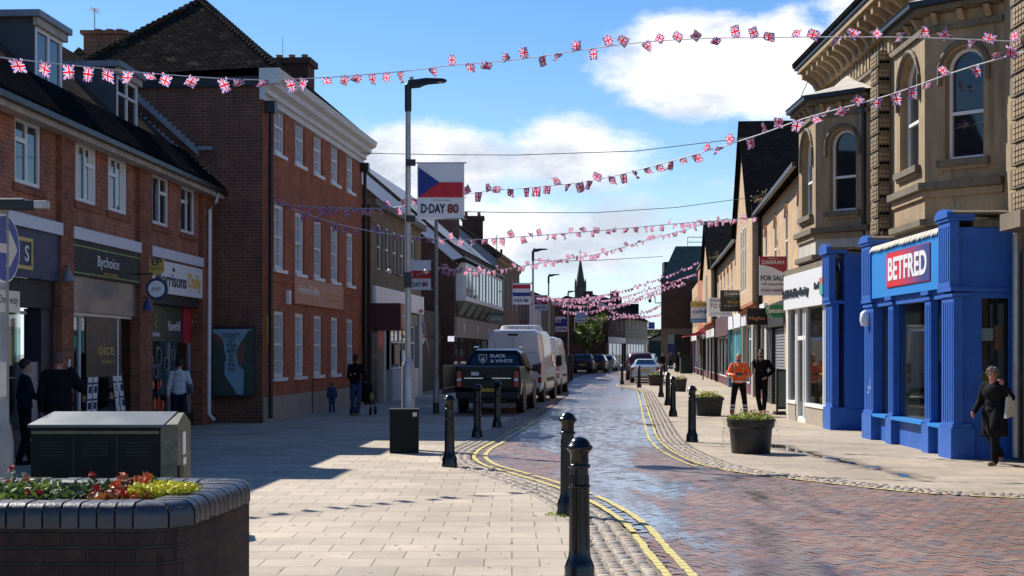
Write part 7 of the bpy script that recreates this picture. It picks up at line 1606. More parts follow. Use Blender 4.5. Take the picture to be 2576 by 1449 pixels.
def bunting(lab, ctrl, up=.3, step=.305, size=1., sag=0):
    pts = [at(*c) for c in ctrl]; L3 = []; n = len(pts)
    for i in range(n - 1):
        p0, p1, p2, p3 = pts[max(i - 1, 0)], pts[i], pts[i + 1], pts[min(i + 2, n - 1)]; k = max(2, int((p2 - p1).length / .15))
        for j in range(k): tt = j / k; L3.append(.5 * ((2 * p1) + (p2 - p0) * tt + (2 * p0 - 5 * p1 + 4 * p2 - p3) * tt * tt + (3 * p1 - p0 - 3 * p2 + p3) * tt ** 3))
    L3.append(pts[-1]); t = thing('flag_bunting', lab, 'bunting', tuple(L3[0]), 0, 'strings of union flag bunting across the street')
    mb = MB(); mb.tube(L3[::2] + ([L3[-1]] if len(L3) % 2 == 0 else []), .006 * (1 + L3[0].y / 60), 'cord_white', 4, cap=False); mb.build('cord', t)
    acc = 0; rr = random.Random(bunt_n[0]); bunt_n[0] += 1; cnt = 0
    for i in range(1, len(L3)):
        acc += (L3[i] - L3[i - 1]).length
        if acc > step * rr.uniform(.85, 1.15):
            acc = 0; cnt += 1
            if cnt > 98: break
            d = (L3[i] - L3[i - 1]).normalized(); o = bpy.data.objects.new('flag', rr.choice(FM_)); sc.collection.objects.link(o); o.parent = t; o.location = L3[i] - L3[0]
            tip = rr.uniform(-.5, .5); flip = rr.random() < up
            if flip: tip += math.pi * rr.uniform(.6, 1.05)
            yaw = math.atan2(d.y, d.x) * .5 + rr.uniform(-.35, .35)
            o.rotation_euler = (rr.uniform(-.5, .5), tip, yaw); k = size * rr.uniform(.92, 1.12); o.scale = (k * rr.uniform(.85, 1.05), k, k)
    return t
bunting('nearest bunting string, from the left terrace eaves to the near lamp head', [(-60, 135, 19.6), (17, 146, 20.2), (200, 166, 21.1), (400, 186, 22.1), (622, 200, 23.1), (800, 196, 24.1), (920, 188, 25.0), (1030, 178, 25.9)], .0)
bunting('nearest bunting string, from the lamp head up to the stone bay cornice', [(1030, 178, 25.9), (1160, 162, 25.7), (1300, 150, 25.4), (1450, 128, 25), (1600, 108, 24.6), (1760, 97, 24.2), (1900, 95, 23.9), (2060, 93, 23.5), (2300, 94, 23), (2576, 105, 22.6), (2680, 110, 22.4)], .6, .25, .95)
bunting('second bunting string, from the stone pilaster down to the brick house corner', [(685, 512, 36.4), (850, 523, 34.8), (1010, 520, 33.2), (1190, 485, 31.7), (1350, 470, 30.5), (1500, 452, 29.2), (1700, 402, 27.6), (1900, 342, 26.1), (2030, 296, 25.2), (2230, 241, 24), (2420, 175, 23), (2576, 130, 22.4)], .35, .27)
bunting('shaded bunting string dipping across the brick house front to the buff gable', [(688, 507, 36.5), (800, 548, 36.9), (900, 575, 37.4), (1010, 592, 38), (1150, 603, 39), (1290, 597, 40.3), (1500, 581, 42.8), (1700, 563, 45.4), (1908, 547, 48.4)], .25, .29)
bunting('bunting string from the slender post to the rear of the buff brick wing', [(1097, 672, 41), (1200, 683, 46), (1300, 672, 50), (1400, 655, 54), (1500, 640, 58), (1600, 612, 62), (1700, 584, 66), (1835, 548, 71)], .4, .36)
bunting('distant bunting string, uppermost of the tight cluster over the road', [(1345, 748, 86), (1430, 751, 92), (1500, 745, 98), (1600, 722, 104), (1760, 662, 110)], .2, .38, 1.1)
bunting('distant bunting string, second of the tight cluster over the road', [(1385, 752, 95), (1450, 757, 98), (1520, 755, 104), (1600, 738, 110), (1750, 688, 118)], .2, .38, 1.1)
bunting('distant bunting string tied to the brown tower, third of the cluster', [(1385, 762, 100), (1480, 770, 108), (1560, 765, 114), (1640, 735, 120), (1725, 712, 128)], .2, .42, 1.2)
bunting('distant bunting string across the wide gabled house', [(1410, 780, 120), (1460, 786, 124), (1510, 778, 128), (1580, 762, 134), (1664, 735, 140)], .1, .5, 1.3)
bunting('lowest distant bunting string above the street tree', [(1448, 795, 128), (1500, 800, 134), (1560, 797, 142), (1620, 785, 150), (1665, 765, 156)], .1, .5, 1.3)
bunting('far bunting string dipping before the flat roofed block', [(1500, 765, 145), (1560, 790, 155), (1610, 797, 165), (1670, 790, 175)], .1, .6, 1.4)
bunting('broken bunting hanging down beside the gabled shop wall', [(1058, 740, 58), (1063, 790, 58), (1072, 850, 58), (1080, 890, 58)], .0, .42, 1.)
def wires():
    for lab, c, y in (('thin overhead cable from the brick house cornice to the stone building', [(906, 385, 47), (1100, 389, 46), (1300, 390, 45), (1600, 380, 44), (1890, 345, 43)], 0), ('thin overhead cable passing behind the Czech banner to the black gable', [(1050, 530, 48), (1300, 535, 50), (1500, 535, 53), (1700, 522, 56), (1880, 498, 58)], 0), ('lower overhead cable from second lamp to brown tower', [(1341, 654, 68), (1400, 657, 75), (1500, 655, 95), (1668, 645, 125)], 0), ('cable from the stone eaves down to the gable wall', [(2047, 168, 37), (2030, 210, 37), (2007, 262, 38)], 0)):
        pts = [at(*p) for p in c]; mb = MB(); mb.tube(pts, .012 if pts[0].y < 60 else .02, 'wire', 4); tag(mb.build('overhead_cable'), lab, 'cable')
wires()

def drain_covers():
    mb = MB()
    for (x, y, w_, l_, m) in ((1643, 1068, .42, .42, 'dark_metal'),):
        g = ground(x, y); F = Fr((g.x, g.y), (1, .1), (-.1, 1)); o = MB(); o.box(F, -w_ / 2, w_ / 2, -l_ / 2, l_ / 2, -.004, .004, m)
        for k in range(6): o.box(F, -w_ * .42 + k * w_ * .15, -w_ * .42 + k * w_ * .15 + .03, -l_ * .42, l_ * .42, .0045, .008, 'black_plastic')
        tag(o.build('drain_cover'), 'iron gully grate in the brick road ' + ('by the right hand yellow lines' if x < 1700 else 'in the open foreground right of the nearest bollard'), 'drain cover')
    for k in range(46):
        x, y = rnd.uniform(620, 1500), rnd.uniform(1200, 1449); g = ground(x, y)
        if g.x > .3 or inside((g.x, g.y), road_poly): continue
        r = rnd.uniform(.008, .02); mb.lathe((g.x, g.y, .0015), [(r, 0), (r * .8, .0015), (0, .002)], rnd.choice(['ink_grey', 'sett_joint', 'anthracite']), 7)
    mb.build('litter')['kind'] = 'stuff'
drain_covers()
def roof_plants():
    for x, y, Y, lab in ((1928, 508, 52.5, 'reddish weeds growing in the gutter valley of the nearer black gable'), (1812, 650, 86, 'weeds growing in the gutter of the farther black gable')):
        p = at(x, y, Y); t = thing('gutter_weed', lab, 'plant', tuple(p)); mb = MB()
        for k in range(160): mb.leaf(p + Vector((rnd.gauss(0, .25), rnd.gauss(0, .4), abs(rnd.gauss(0, .16)))), .05, rnd.choice(['leaf_pink', 'leaf_lime', 'leaf_pink']))
        mb.build('foliage', t)
roof_plants()
# =============== PEOPLE ===============
def remesh(mb, voxel, smooth=2):
    me = bpy.data.meshes.new('tmp'); me.from_pydata([tuple(v) for v in mb.v], [], mb.f); bm = bmesh.new(); bm.from_mesh(me); bmesh.ops.recalc_face_normals(bm, faces=bm.faces); bm.to_mesh(me); bm.free()
    o = bpy.data.objects.new('tmp', me); sc.collection.objects.link(o); md = o.modifiers.new('r', 'REMESH'); md.mode = 'VOXEL'; md.voxel_size = voxel
    s = o.modifiers.new('s', 'SMOOTH'); s.iterations = smooth; s.factor = .5
    dg = bpy.context.evaluated_depsgraph_get(); m2 = bpy.data.meshes.new_from_object(o.evaluated_get(dg)); V = [v.co.copy() for v in m2.vertices]; F = [tuple(p.vertices) for p in m2.polygons]
    bpy.data.objects.remove(o); bpy.data.meshes.remove(me); bpy.data.meshes.remove(m2); return V, F
def cap(mb, p, q, r0, r1, m='skin'):
    p, q = Vector(p), Vector(q); mb.tube([p, q], r0, m, 10, radii=[r0, r1]); mb.ball(p, r0, m, seg=10, rings=6); mb.ball(q, r1, m, seg=10, rings=6)
J0 = dict(pel=(0, 0, .95), wai=(0, 0, 1.10), che=(0, .01, 1.30), nb=(0, 0, 1.45), hd=(0, .02, 1.635),
          shR=(.175, 0, 1.42), elR=(.25, -.04, 1.14), wrR=(.26, .03, .89), shL=(-.175, 0, 1.42), elL=(-.25, -.04, 1.14), wrL=(-.26, .03, .89),
          hiR=(.09, 0, .93), knR=(.10, .02, .50), anR=(.11, -.03, .09), hiL=(-.09, 0, .93), knL=(-.10, .02, .50), anL=(-.11, -.03, .09), ftR=(0, .17), ftL=(0, .17))
def person(lab, loc, rz, H=1.75, J=None, top='cloth_black', legs='cloth_black', shoe='cloth_black', hair='hair_dark', hairlen=0, bulk=1., vox=.014, coat=0, hood=False, turn=0., extra=None, skin='skin', fist=True, sleeve=1, beard=None, group=None, cat='person', baldness=False):
    j = {k: Vector(v) if len(v) == 3 else v for k, v in {**J0, **(J or {})}.items()}
    k = H / 1.75; b = bulk; t = thing('person', lab, cat, loc, rz, group)
    def B(mb, m): mb.v = [v * k for v in mb.v]
    s = MB(); hd = j['hd']; Rz = Matrix.Rotation(turn, 3, 'Z')
    def hp(x, y, z): return hd + Rz @ Vector((x, y, z))
    # body (skin): continuous figure
    s.ball(hd + Vector((0, 0, .015)), .098, 'skin', sc=(.80, .98, 1.12), seg=14, rings=10); s.ball(hp(0, .045, -.055), .062, 'skin', sc=(.85, .9, .95)); s.ball(hp(0, .098, -.018), .020, 'skin', sc=(.8, 1, 1.2)); s.ball(hp(.082, 0, -.01), .022, 'skin', sc=(.5, .8, 1.2)); s.ball(hp(-.082, 0, -.01), .022, 'skin', sc=(.5, .8, 1.2)); s.ball(hp(0, .08, .035), .035, 'skin', sc=(1.5, .5, .5))
    cap(s, j['nb'] - Vector((0, 0, .04)), hd - Vector((0, .005, .07)), .062, .056)
    cap(s, j['pel'], j['che'], .10, .11); cap(s, j['che'], j['nb'], .10, .07); cap(s, j['shR'], j['shL'], .05, .05)
    for S in 'RL':
        cap(s, j['sh' + S], j['el' + S], .045, .036); cap(s, j['el' + S], j['wr' + S], .037, .026); cap(s, j['pel'], j['hi' + S], .08, .08); cap(s, j['hi' + S], j['kn' + S], .075, .05); cap(s, j['kn' + S], j['an' + S], .05, .035)
        d = (j['wr' + S] - j['el' + S]).normalized(); s.ball(j['wr' + S] + d * .05, .036, 'skin', sc=(.62, 1.0, 1.15))
    B(s, 0); V, F = remesh(s, vox)
    body = MB(); body.add(V, F, skin)
    for S, sg in (('R', 1), ('L', -1)):
        d = (j['wr' + S] - j['el' + S]).normalized(); side = d.orthogonal().normalized(); inw = Vector((-sg, 0, 0)); palm = j['wr' + S] + d * .085; fw = d.cross(inw); fw = fw.normalized() if fw.length > .1 else Vector((0, 1, 0)); cu = inw if abs(d.dot(inw)) < .8 else Vector((0, 0, 1))
        for q, L in enumerate((.062, .072, .068, .052)):
            p0 = palm - d * .015 + fw * (.027 - q * .018); p1 = p0 + d * L * .5 + cu * .008; p2 = p1 + d * L * .35 + cu * L * .38; p3 = p2 + cu * L * .25 - d * .005
            body.tube([p_ * k for p_ in (p0, p1, p2, p3)], .009, skin, 6, radii=[.0095 * k, .009 * k, .008 * k, .0065 * k])
        th = j['wr' + S] + d * .035 + fw * .03; body.tube([p_ * k for p_ in (th, th + d * .03 + fw * .022, th + d * .055 + fw * .024 + cu * .012)], .01, skin, 6, radii=[.012 * k, .010 * k, .008 * k])
    body.v = [Vector(v) for v in body.v]
    def fin(mb, name, parent, smooth=True):
        off = Vector(t.location); mb.v = [v + origin_of(parent) for v in mb.v]; return mb.build(name, parent, smooth=smooth, angle=60)
    bo = fin(body, 'body', t)
    f = MB()
    for sx in (-.03, .03): f.ball(hp(sx, .086, .012) * k, .011 * k, 'cloth_black', sc=(1, .5, .7), seg=6, rings=4)
    fin(f, 'eyes', bo); f = MB(); f.ball(hp(0, .094, -.055) * k, .02 * k, 'cloth_red', sc=(1, .4, .3), seg=6, rings=4); fin(f, 'mouth', bo)
    # hair
    if not baldness:
        h = MB(); h.ball(hp(0, -.018, .040), .104, hair, sc=(.84, .96, 1.02), seg=14, rings=9)
        if hairlen: cap(h, hp(0, -.055, .02), hp(0, -.065, -.02 - hairlen), .075, .06)
        B(h, 0); V, F = remesh(h, vox * .8, 1); h = MB(); h.add(V, F, hair)
        if hair == 'hair_grey':
            for q in range(70):
                v = Vector((rnd.gauss(0, 1), rnd.gauss(-.4, 1), rnd.gauss(.5, .8))).normalized(); h.ball((hp(0, -.018, .04) + v * .095) * k, .026 * k, hair, seg=6, rings=4)
        fin(h, 'hair', t)
    if beard: h = MB(); h.ball(hp(0, .052, -.068) * k, .060 * k, beard, sc=(.98, .92, .62), seg=10, rings=7); fin(h, 'beard', t)
    # top
    s = MB(); w_ = .155 * b
    def ell(c, rx, ry, rz_): s.ball(c, 1, top, sc=(rx, ry, rz_), seg=14, rings=9)
    ell(j['che'], .175 * b, .120 * b, .17); ell(j['wai'], w_ * 1.02, .118 * b, .16); ell(j['pel'] + Vector((0, 0, .03)), .165 * b, .125 * b, .12); ell(j['nb'] - Vector((0, 0, .035)), .125, .085, .06); cap(s, j['shR'], j['shL'], .062 * b, .062 * b, top)
    for S in 'RL':
        cap(s, j['sh' + S], j['el' + S], .066 * b, .054 * b, top)
        if sleeve: cap(s, j['el' + S], j['el' + S].lerp(j['wr' + S], .97), .054 * b, .043 * b, top)
    if coat:
        for S in 'RL': cap(s, j['hi' + S], j['hi' + S].lerp(j['kn' + S], coat), .125 * b, .135 * b, top)
        ell(j['pel'] - Vector((0, 0, .2 * coat)), .19 * b, .14 * b, .3 * coat)
    if hood: ell(j['nb'] + Vector((0, -.09, .0)), .11, .06, .085)
    else: ell(j['nb'] + Vector((0, -.01, .03)), .072, .07, .04)
    B(s, 0); V, F = remesh(s, vox, 8 if coat else 3); s = MB(); s.add(V, F, top); tp = fin(s, 'coat' if coat else 'jacket', t)
    # trousers
    s = MB(); s.ball(j['pel'], 1, legs, sc=(.150 * b, .112 * b, .11), seg=12, rings=8)
    for S in 'RL': cap(s, j['hi' + S], j['kn' + S], .090 * b, .066 * b, legs); cap(s, j['kn' + S], j['an' + S] + Vector((0, 0, .0)), .066 * b, .054 * b, legs)
    B(s, 0); V, F = remesh(s, vox); s = MB(); s.add(V, F, legs); tr = fin(s, 'trousers', t)
    for S in 'RL':
        s = MB(); a = j['an' + S]; fx, fy = j['ft' + S][0], j['ft' + S][1]; pitch = j.get('fp' + S, 0)
        c = [(0, -.06, .04), (0, .0, .055)]; cap(s, a + Vector((0, -.02, -.045)), a + Vector((fx, fy, -.055 + pitch)), .042, .036, shoe); B(s, 0); V, F = remesh(s, vox * .8, 1); zmin = min(v.z for v in V); s = MB(); s.add(V, F, shoe); fin(s, 'shoe', t)
    if extra: extra(t, j, k, tp, tr, fin, hp)
    return t
def toward(g, y=None): return (g.x, g.y, 0)
def people():
    # road worker
    def ex(t, j, k, tp, tr, fin, hp):
        for z, rx, ry in ((.965, .205, .160), (1.125, .200, .158)):
            m = MB(); m.lathe((0, 0, 0), [(1, z - .024), (1.012, z), (1, z + .024)], 'reflective', 28, rx, ry); m.v = [v * 1 for v in m.v]; q = MB(); q.add([Vector((v.x * k, v.y * k, v.z * k)) for v in m.v], m.f[:-2], 'reflective'); fin(q, 'reflective_band', tp)
        for S in 'RL':
            for u in (.12,):
                a = j['sh' + S]; m = MB(); sg = 1 if S == 'R' else -1; m.tube([Vector((sg * .115, .115, 1.16)) * k, Vector((sg * .12, .148, 1.30)) * k, Vector((sg * .125, .09, 1.445)) * k, Vector((sg * .125, -.04, 1.48)) * k], .012 * k, 'reflective', 6); fin(m, 'shoulder_stripe', tp)
            e, w2 = j['el' + S], j['wr' + S]; c = e.lerp(w2, .35); d = (w2 - e).normalized(); m = MB(); m.tube([(c - d * .03) * k, (c + d * .03) * k], .068 * k, 'reflective', 12); fin(m, 'sleeve_band', tp)
            kn, an = j['kn' + S], j['an' + S]
            for u in (.52, .76): c = kn.lerp(an, u); m = MB(); m.tube([(c + Vector((0, 0, .028))) * k, (c - Vector((0, 0, .028))) * k], .077 * k, 'reflective', 14); fin(m, 'leg_band', tr)
        m = MB(); p = (j['wrR'] + j['wrL']) / 2 + Vector((0, .07, .03)); m.box(Fr((p.x * k, p.y * k), (1, 0), (0, 1)), -.07, .07, -.02, .02, p.z * k - .02, p.z * k + .05, 'black_plastic'); fin(m, 'phone', t, False)
    person('bald road worker in orange high visibility jacket and black trousers looking at his hands', (6.17, 40.0, 0), R(172), 1.68, dict(elR=(.30, .02, 1.15), wrR=(.12, .26, 1.14), elL=(-.30, .02, 1.15), wrL=(-.10, .26, 1.12), knR=(.15, .02, .5), anR=(.19, -.02, .09), knL=(-.15, .02, .5), anL=(-.19, -.02, .09)), top='hi_vis', legs='cloth_black', bulk=1.22, baldness=True, beard='hair_stubble', turn=R(-20), extra=ex, skin='skin_red')
    def ex2(t, j, k, tp, tr, fin, hp):
        m = MB(); m.box(Fr(tuple((hp(0, .098, .012) * k))[:2], (1, 0), (0, 1)), -.062 * k, .062 * k, -.01, .008, hp(0, 0, -.004).z * k, hp(0, 0, .034).z * k, 'black_gloss'); fin(m, 'sunglasses', t, False)
        m = MB(); p = j['wrR'] + Vector((.0, .05, .06)); m.tube([(p - Vector((0, 0, .16))) * k, (p + Vector((0, 0, .05))) * k, (p + Vector((0, 0, .12))) * k], .03, 'bag_cream', 8, radii=[.03, .03, .012]); fin(m, 'bottle', t)
        m = MB(); m.tube([Vector(q) * k for q in ((.06, .13, 1.16), (.10, .14, 1.32), (.13, .06, 1.47), (.10, -.12, 1.35))], .018, 'anthracite', 6); fin(m, 'bag_strap', tp)
    person('bearded man in black shirt and sunglasses walking beside the road worker', (6.98, 41.2, 0), R(170), 1.79, dict(elR=(.30, -.02, 1.16), wrR=(.24, .20, 1.20), elL=(-.33, -.06, 1.18), wrL=(-.15, .14, 1.02), knR=(.09, .10, .52), anR=(.02, .10, .10), knL=(-.10, .06, .50), anL=(-.07, -.18, .11)), top='cloth_black', legs='cloth_black', shoe='shoe_tan', hair='hair_dark', bulk=1.12, beard='hair_dark', extra=ex2)
    def ex3(t, j, k, tp, tr, fin, hp):
        p = j['wrL']; m = MB(); q = [(-.30, .03, 1.28), (-.31, .02, 1.05)]; m.tube([Vector(a) * k for a in q], .01, 'bag_cream', 5); F = Fr((-.31 * k, 0), (0, 1), (-1, 0)); m.poly(F, [(-.14, .76), (.12, .72), (.07, 1.04), (-.06, 1.05)], .02, 'bag_cream', .05); fin(m, 'tote_bag', t, False)
    person('elderly woman with grey curls in long black coat walking past the blue shop', (7.32, 22.3, 0), R(128), 1.50, dict(hd=(0, .07, 1.60), nb=(0, .04, 1.44), che=(0, .03, 1.29), elR=(.27, .04, 1.13), wrR=(.27, .22, .94), elL=(-.30, -.06, 1.20), wrL=(-.24, .08, 1.42), shR=(.175, .03, 1.40), shL=(-.175, .03, 1.40), knR=(.09, -.02, .50), anR=(.08, -.30, .16), knL=(-.08, .12, .52), anL=(-.08, .12, .09)), top='cloth_black', legs='cloth_black', shoe='shoe_tan', hair='hair_grey', hairlen=.03, bulk=1.25, coat=.72, turn=R(28), extra=ex3, skin='skin_red')
    def ex4(t, j, k, tp, tr, fin, hp):
        m = MB(); p = j['wrR'] + Vector((-.02, .0, .10)); m.box(Fr((p.x * k, p.y * k), (0, 1), (1, 0)), -.02, .05, -.005, .01, p.z * k - .07, p.z * k + .06, 'sign_white'); fin(m, 'phone', t, False)
    person('stocky man in black seen from behind, phone at his ear, by the estate agents', (-6.75, 21.9, 0), R(8), 1.69, dict(elR=(.33, .03, 1.22), wrR=(.17, .06, 1.50)), bulk=1.42, hair='hair_stubble', extra=ex4, skin='skin_red')
    person('person in dark navy clothes standing at the far left shop window', (-7.42, 22.4, 0), R(-60), 1.60, dict(elR=(.24, .08, 1.15), wrR=(.14, .28, 1.08), anR=(.12, -.12, .09), anL=(-.12, .12, .09)), top='cloth_navy', legs='cloth_black', hair='hair_dark', bulk=1.05)
    def ex6(t, j, k, tp, tr, fin, hp):
        m = MB(); m.ball(Vector((.27, -.02, 1.05)) * k, .13 * k, 'cloth_grey', sc=(.55, .9, 1.0)); m.tube([Vector((.24, 0, 1.12)) * k, Vector((.17, .02, 1.46)) * k], .012, 'cloth_grey', 5); fin(m, 'shoulder_bag', t)
    person('woman in white hooded top and navy jeans seen from behind at the supermarket window', (-7.15, 31.6, 0), R(10), 1.55, dict(elL=(-.25, 0, 1.13), anR=(.07, -.12, .11), anL=(-.07, .10, .09), elR=(.27, .0, 1.15), wrR=(.24, .14, 1.0)), top='cloth_white', legs='cloth_navy', shoe='shoe_white', hood=True, bulk=1.12, extra=ex6)
    person('toddler in blue coat beside the brick house wall', (-5.12, 41.8, 0), R(20), .86, dict(hd=(0, .02, 1.60)), top='cloth_blue', legs='cloth_blue', shoe='cloth_black', hair='hair_brown', bulk=1.25, vox=.012)
    person('woman with dark hair in black top and blue jeans pushing a buggy', (-4.22, 39.7, 0), R(-8), 1.66, dict(elR=(.24, .10, 1.14), wrR=(.22, .30, 1.02), elL=(-.24, .10, 1.14), wrL=(-.22, .30, 1.02), anR=(.10, -.12, .10), anL=(-.10, .10, .09)), top='cloth_black', legs='cloth_blue', shoe='cloth_tan', hair='hair_dark', hairlen=.04)
    t = thing('pushchair', 'black buggy in front of the woman in jeans', 'pushchair', (-4.1, 40.4, 0), R(-8)); m = MB(); o = Vector(t.location)
    for sx in (-.25, .25):
        m.tube([o + Vector((sx, -.28, 1.0)), o + Vector((sx, .35, .2))], .015, 'black_pipe', 6); m.tube([o + Vector((sx, -.15, .15)), o + Vector((sx, .25, .7))], .015, 'black_pipe', 6)
    m.tube([o + Vector((-.25, -.28, 1.0)), o + Vector((.25, -.28, 1.0))], .018, 'black_pipe', 6); m.build('chassis', t); m = MB(); m.ball(o + Vector((0, .1, .62)), .28, 'cloth_black', sc=(.85, .9, 1)); m.build('seat', t, smooth=True)
    for sx in (-.27, .27):
        for sy in (-.2, .35): m = MB(); m.tube([o + Vector((sx - .02, sy, .11)), o + Vector((sx + .02, sy, .11))], .11, 'rubber', 14); m.build('wheel', t)
    m = MB(); m.ball(o + Vector((.26, -.05, .5)), .12, 'leaf_lime', sc=(.5, .8, 1)); m.build('green_bag', t)
    far = [((1708, 938), 'cloth_black', 'cloth_black', 'hair_grey', 'pedestrian in black carrying a pale bag, rightmost of the far group', 10, 1.75), ((1688, 930), 'cloth_grey', 'cloth_navy', 'hair_dark', 'pedestrian in grey jacket in the middle of the far group', 175, 1.76), ((1667, 939), 'cloth_black', 'cloth_black', 'hair_stubble', 'pedestrian in black nearest the silver saloon', 200, 1.70), ((1673, 926), 'cloth_navy', 'cloth_black', 'hair_dark', 'pedestrian in dark coat behind the one nearest the silver saloon', 160, 1.80), ((1698, 927), 'cloth_red', 'cloth_navy', 'hair_dark', 'pedestrian with red top behind the grey jacketed one', 30, 1.66), ((1681, 924), 'cloth_tan', 'cloth_navy', 'hair_brown', 'pedestrian in tan top at the back of the far group', 190, 1.7)]
    for (px_, c1, c2, h, lab, rz, H) in far:
        g = ground(*px_); bag = None
        if 'pale bag' in lab:
            def bag(t, j, k, tp, tr, fin, hp): m = MB(); m.box(Fr((-.34, .12), (0, 1), (1, 0)), -.15, .15, -.05, .05, .42, .82, 'bag_cream'); fin(m, 'carrier_bag', t, False)
        person(lab, (g.x, g.y, 0), R(rz), H, dict(anR=(.08, -.16, .10), knR=(.09, -.02, .5), anL=(-.08, .16, .09), knL=(-.09, .12, .52)), top=c1, legs=c2, hair=h, vox=.026, bulk=1.1, group='pedestrians far down the right pavement', extra=bag, coat=.5 if 'black carrying' in lab else 0)
people()

# =============== VEHICLES ===============
def loft(mb, st, m):
    """st: (y, zbottom, zbelt, ztop, wbelt, wtop); six point half section"""
    vs = []; n = 12
    for y, zb, zl, zt, w1, w2 in st:
        h = [(w1 * .90, zb), (w1 * .98, zb + .10), (w1, (zb + zl) / 2), (w1 * .975, zl), (w2, zt - (zt - zl) * .12 if zt > zl + .05 else zt - .015), (w2 * .86, zt)]
        vs += [(x, y, z) for x, z in h] + [(-x, y, z) for x, z in reversed(h)]
    fs = [tuple(range(n)), tuple(range((len(st) - 1) * n, len(st) * n))]
    for i in range(len(st) - 1):
        for j in range(n): fs.append((i * n + j, i * n + (j + 1) % n, i * n + n + (j + 1) % n, i * n + n + j))
    mb.add(vs, fs, m)
def wheels(t, ys, w, r=.33, z=None):
    for y in ys:
        for sg in (-1, 1):
            m = MB(); x0, x1 = sg * (w - .22), sg * (w - .005); m.tube([(x0, y, r), (x0 + sg * .02, y, r), (x1 - sg * .03, y, r), (x1, y, r)], r, 'rubber', 26, radii=[r * .92, r, r, r * .93]); wh = m.build('wheel', t, smooth=True, angle=50)
            m = MB(); m.tube([(x1 + sg * .0, y, r), (x1 + sg * .006, y, r)], r * .66, 'rim', 20)
            for k in range(5): a = k * 2 * math.pi / 5; m.box(Fr((x1 + sg * .007, y), (0, 1), (sg, 0)), -.02, .02, -.002, .004, r - .02, r + .02, 'rim')
            m.build('rim', wh)
            m = MB(); m.tube([(sg * (w * .80), y, r + .02), (sg * (w + .004), y, r + .02)], r * 1.17, 'black_plastic', 24); m.build('wheel_arch', t)
def V(parent, mb, name, **k): return mb.build(name, parent, **k)
LF = Fr((0, 0), (1, 0), (0, -1))      # rear plane of a vehicle, s to the right, d backwards (local, then the root is turned and moved)
def place(t, x, y, rz): t.location = (x, y, 0); t.rotation_euler = (0, 0, R(rz))
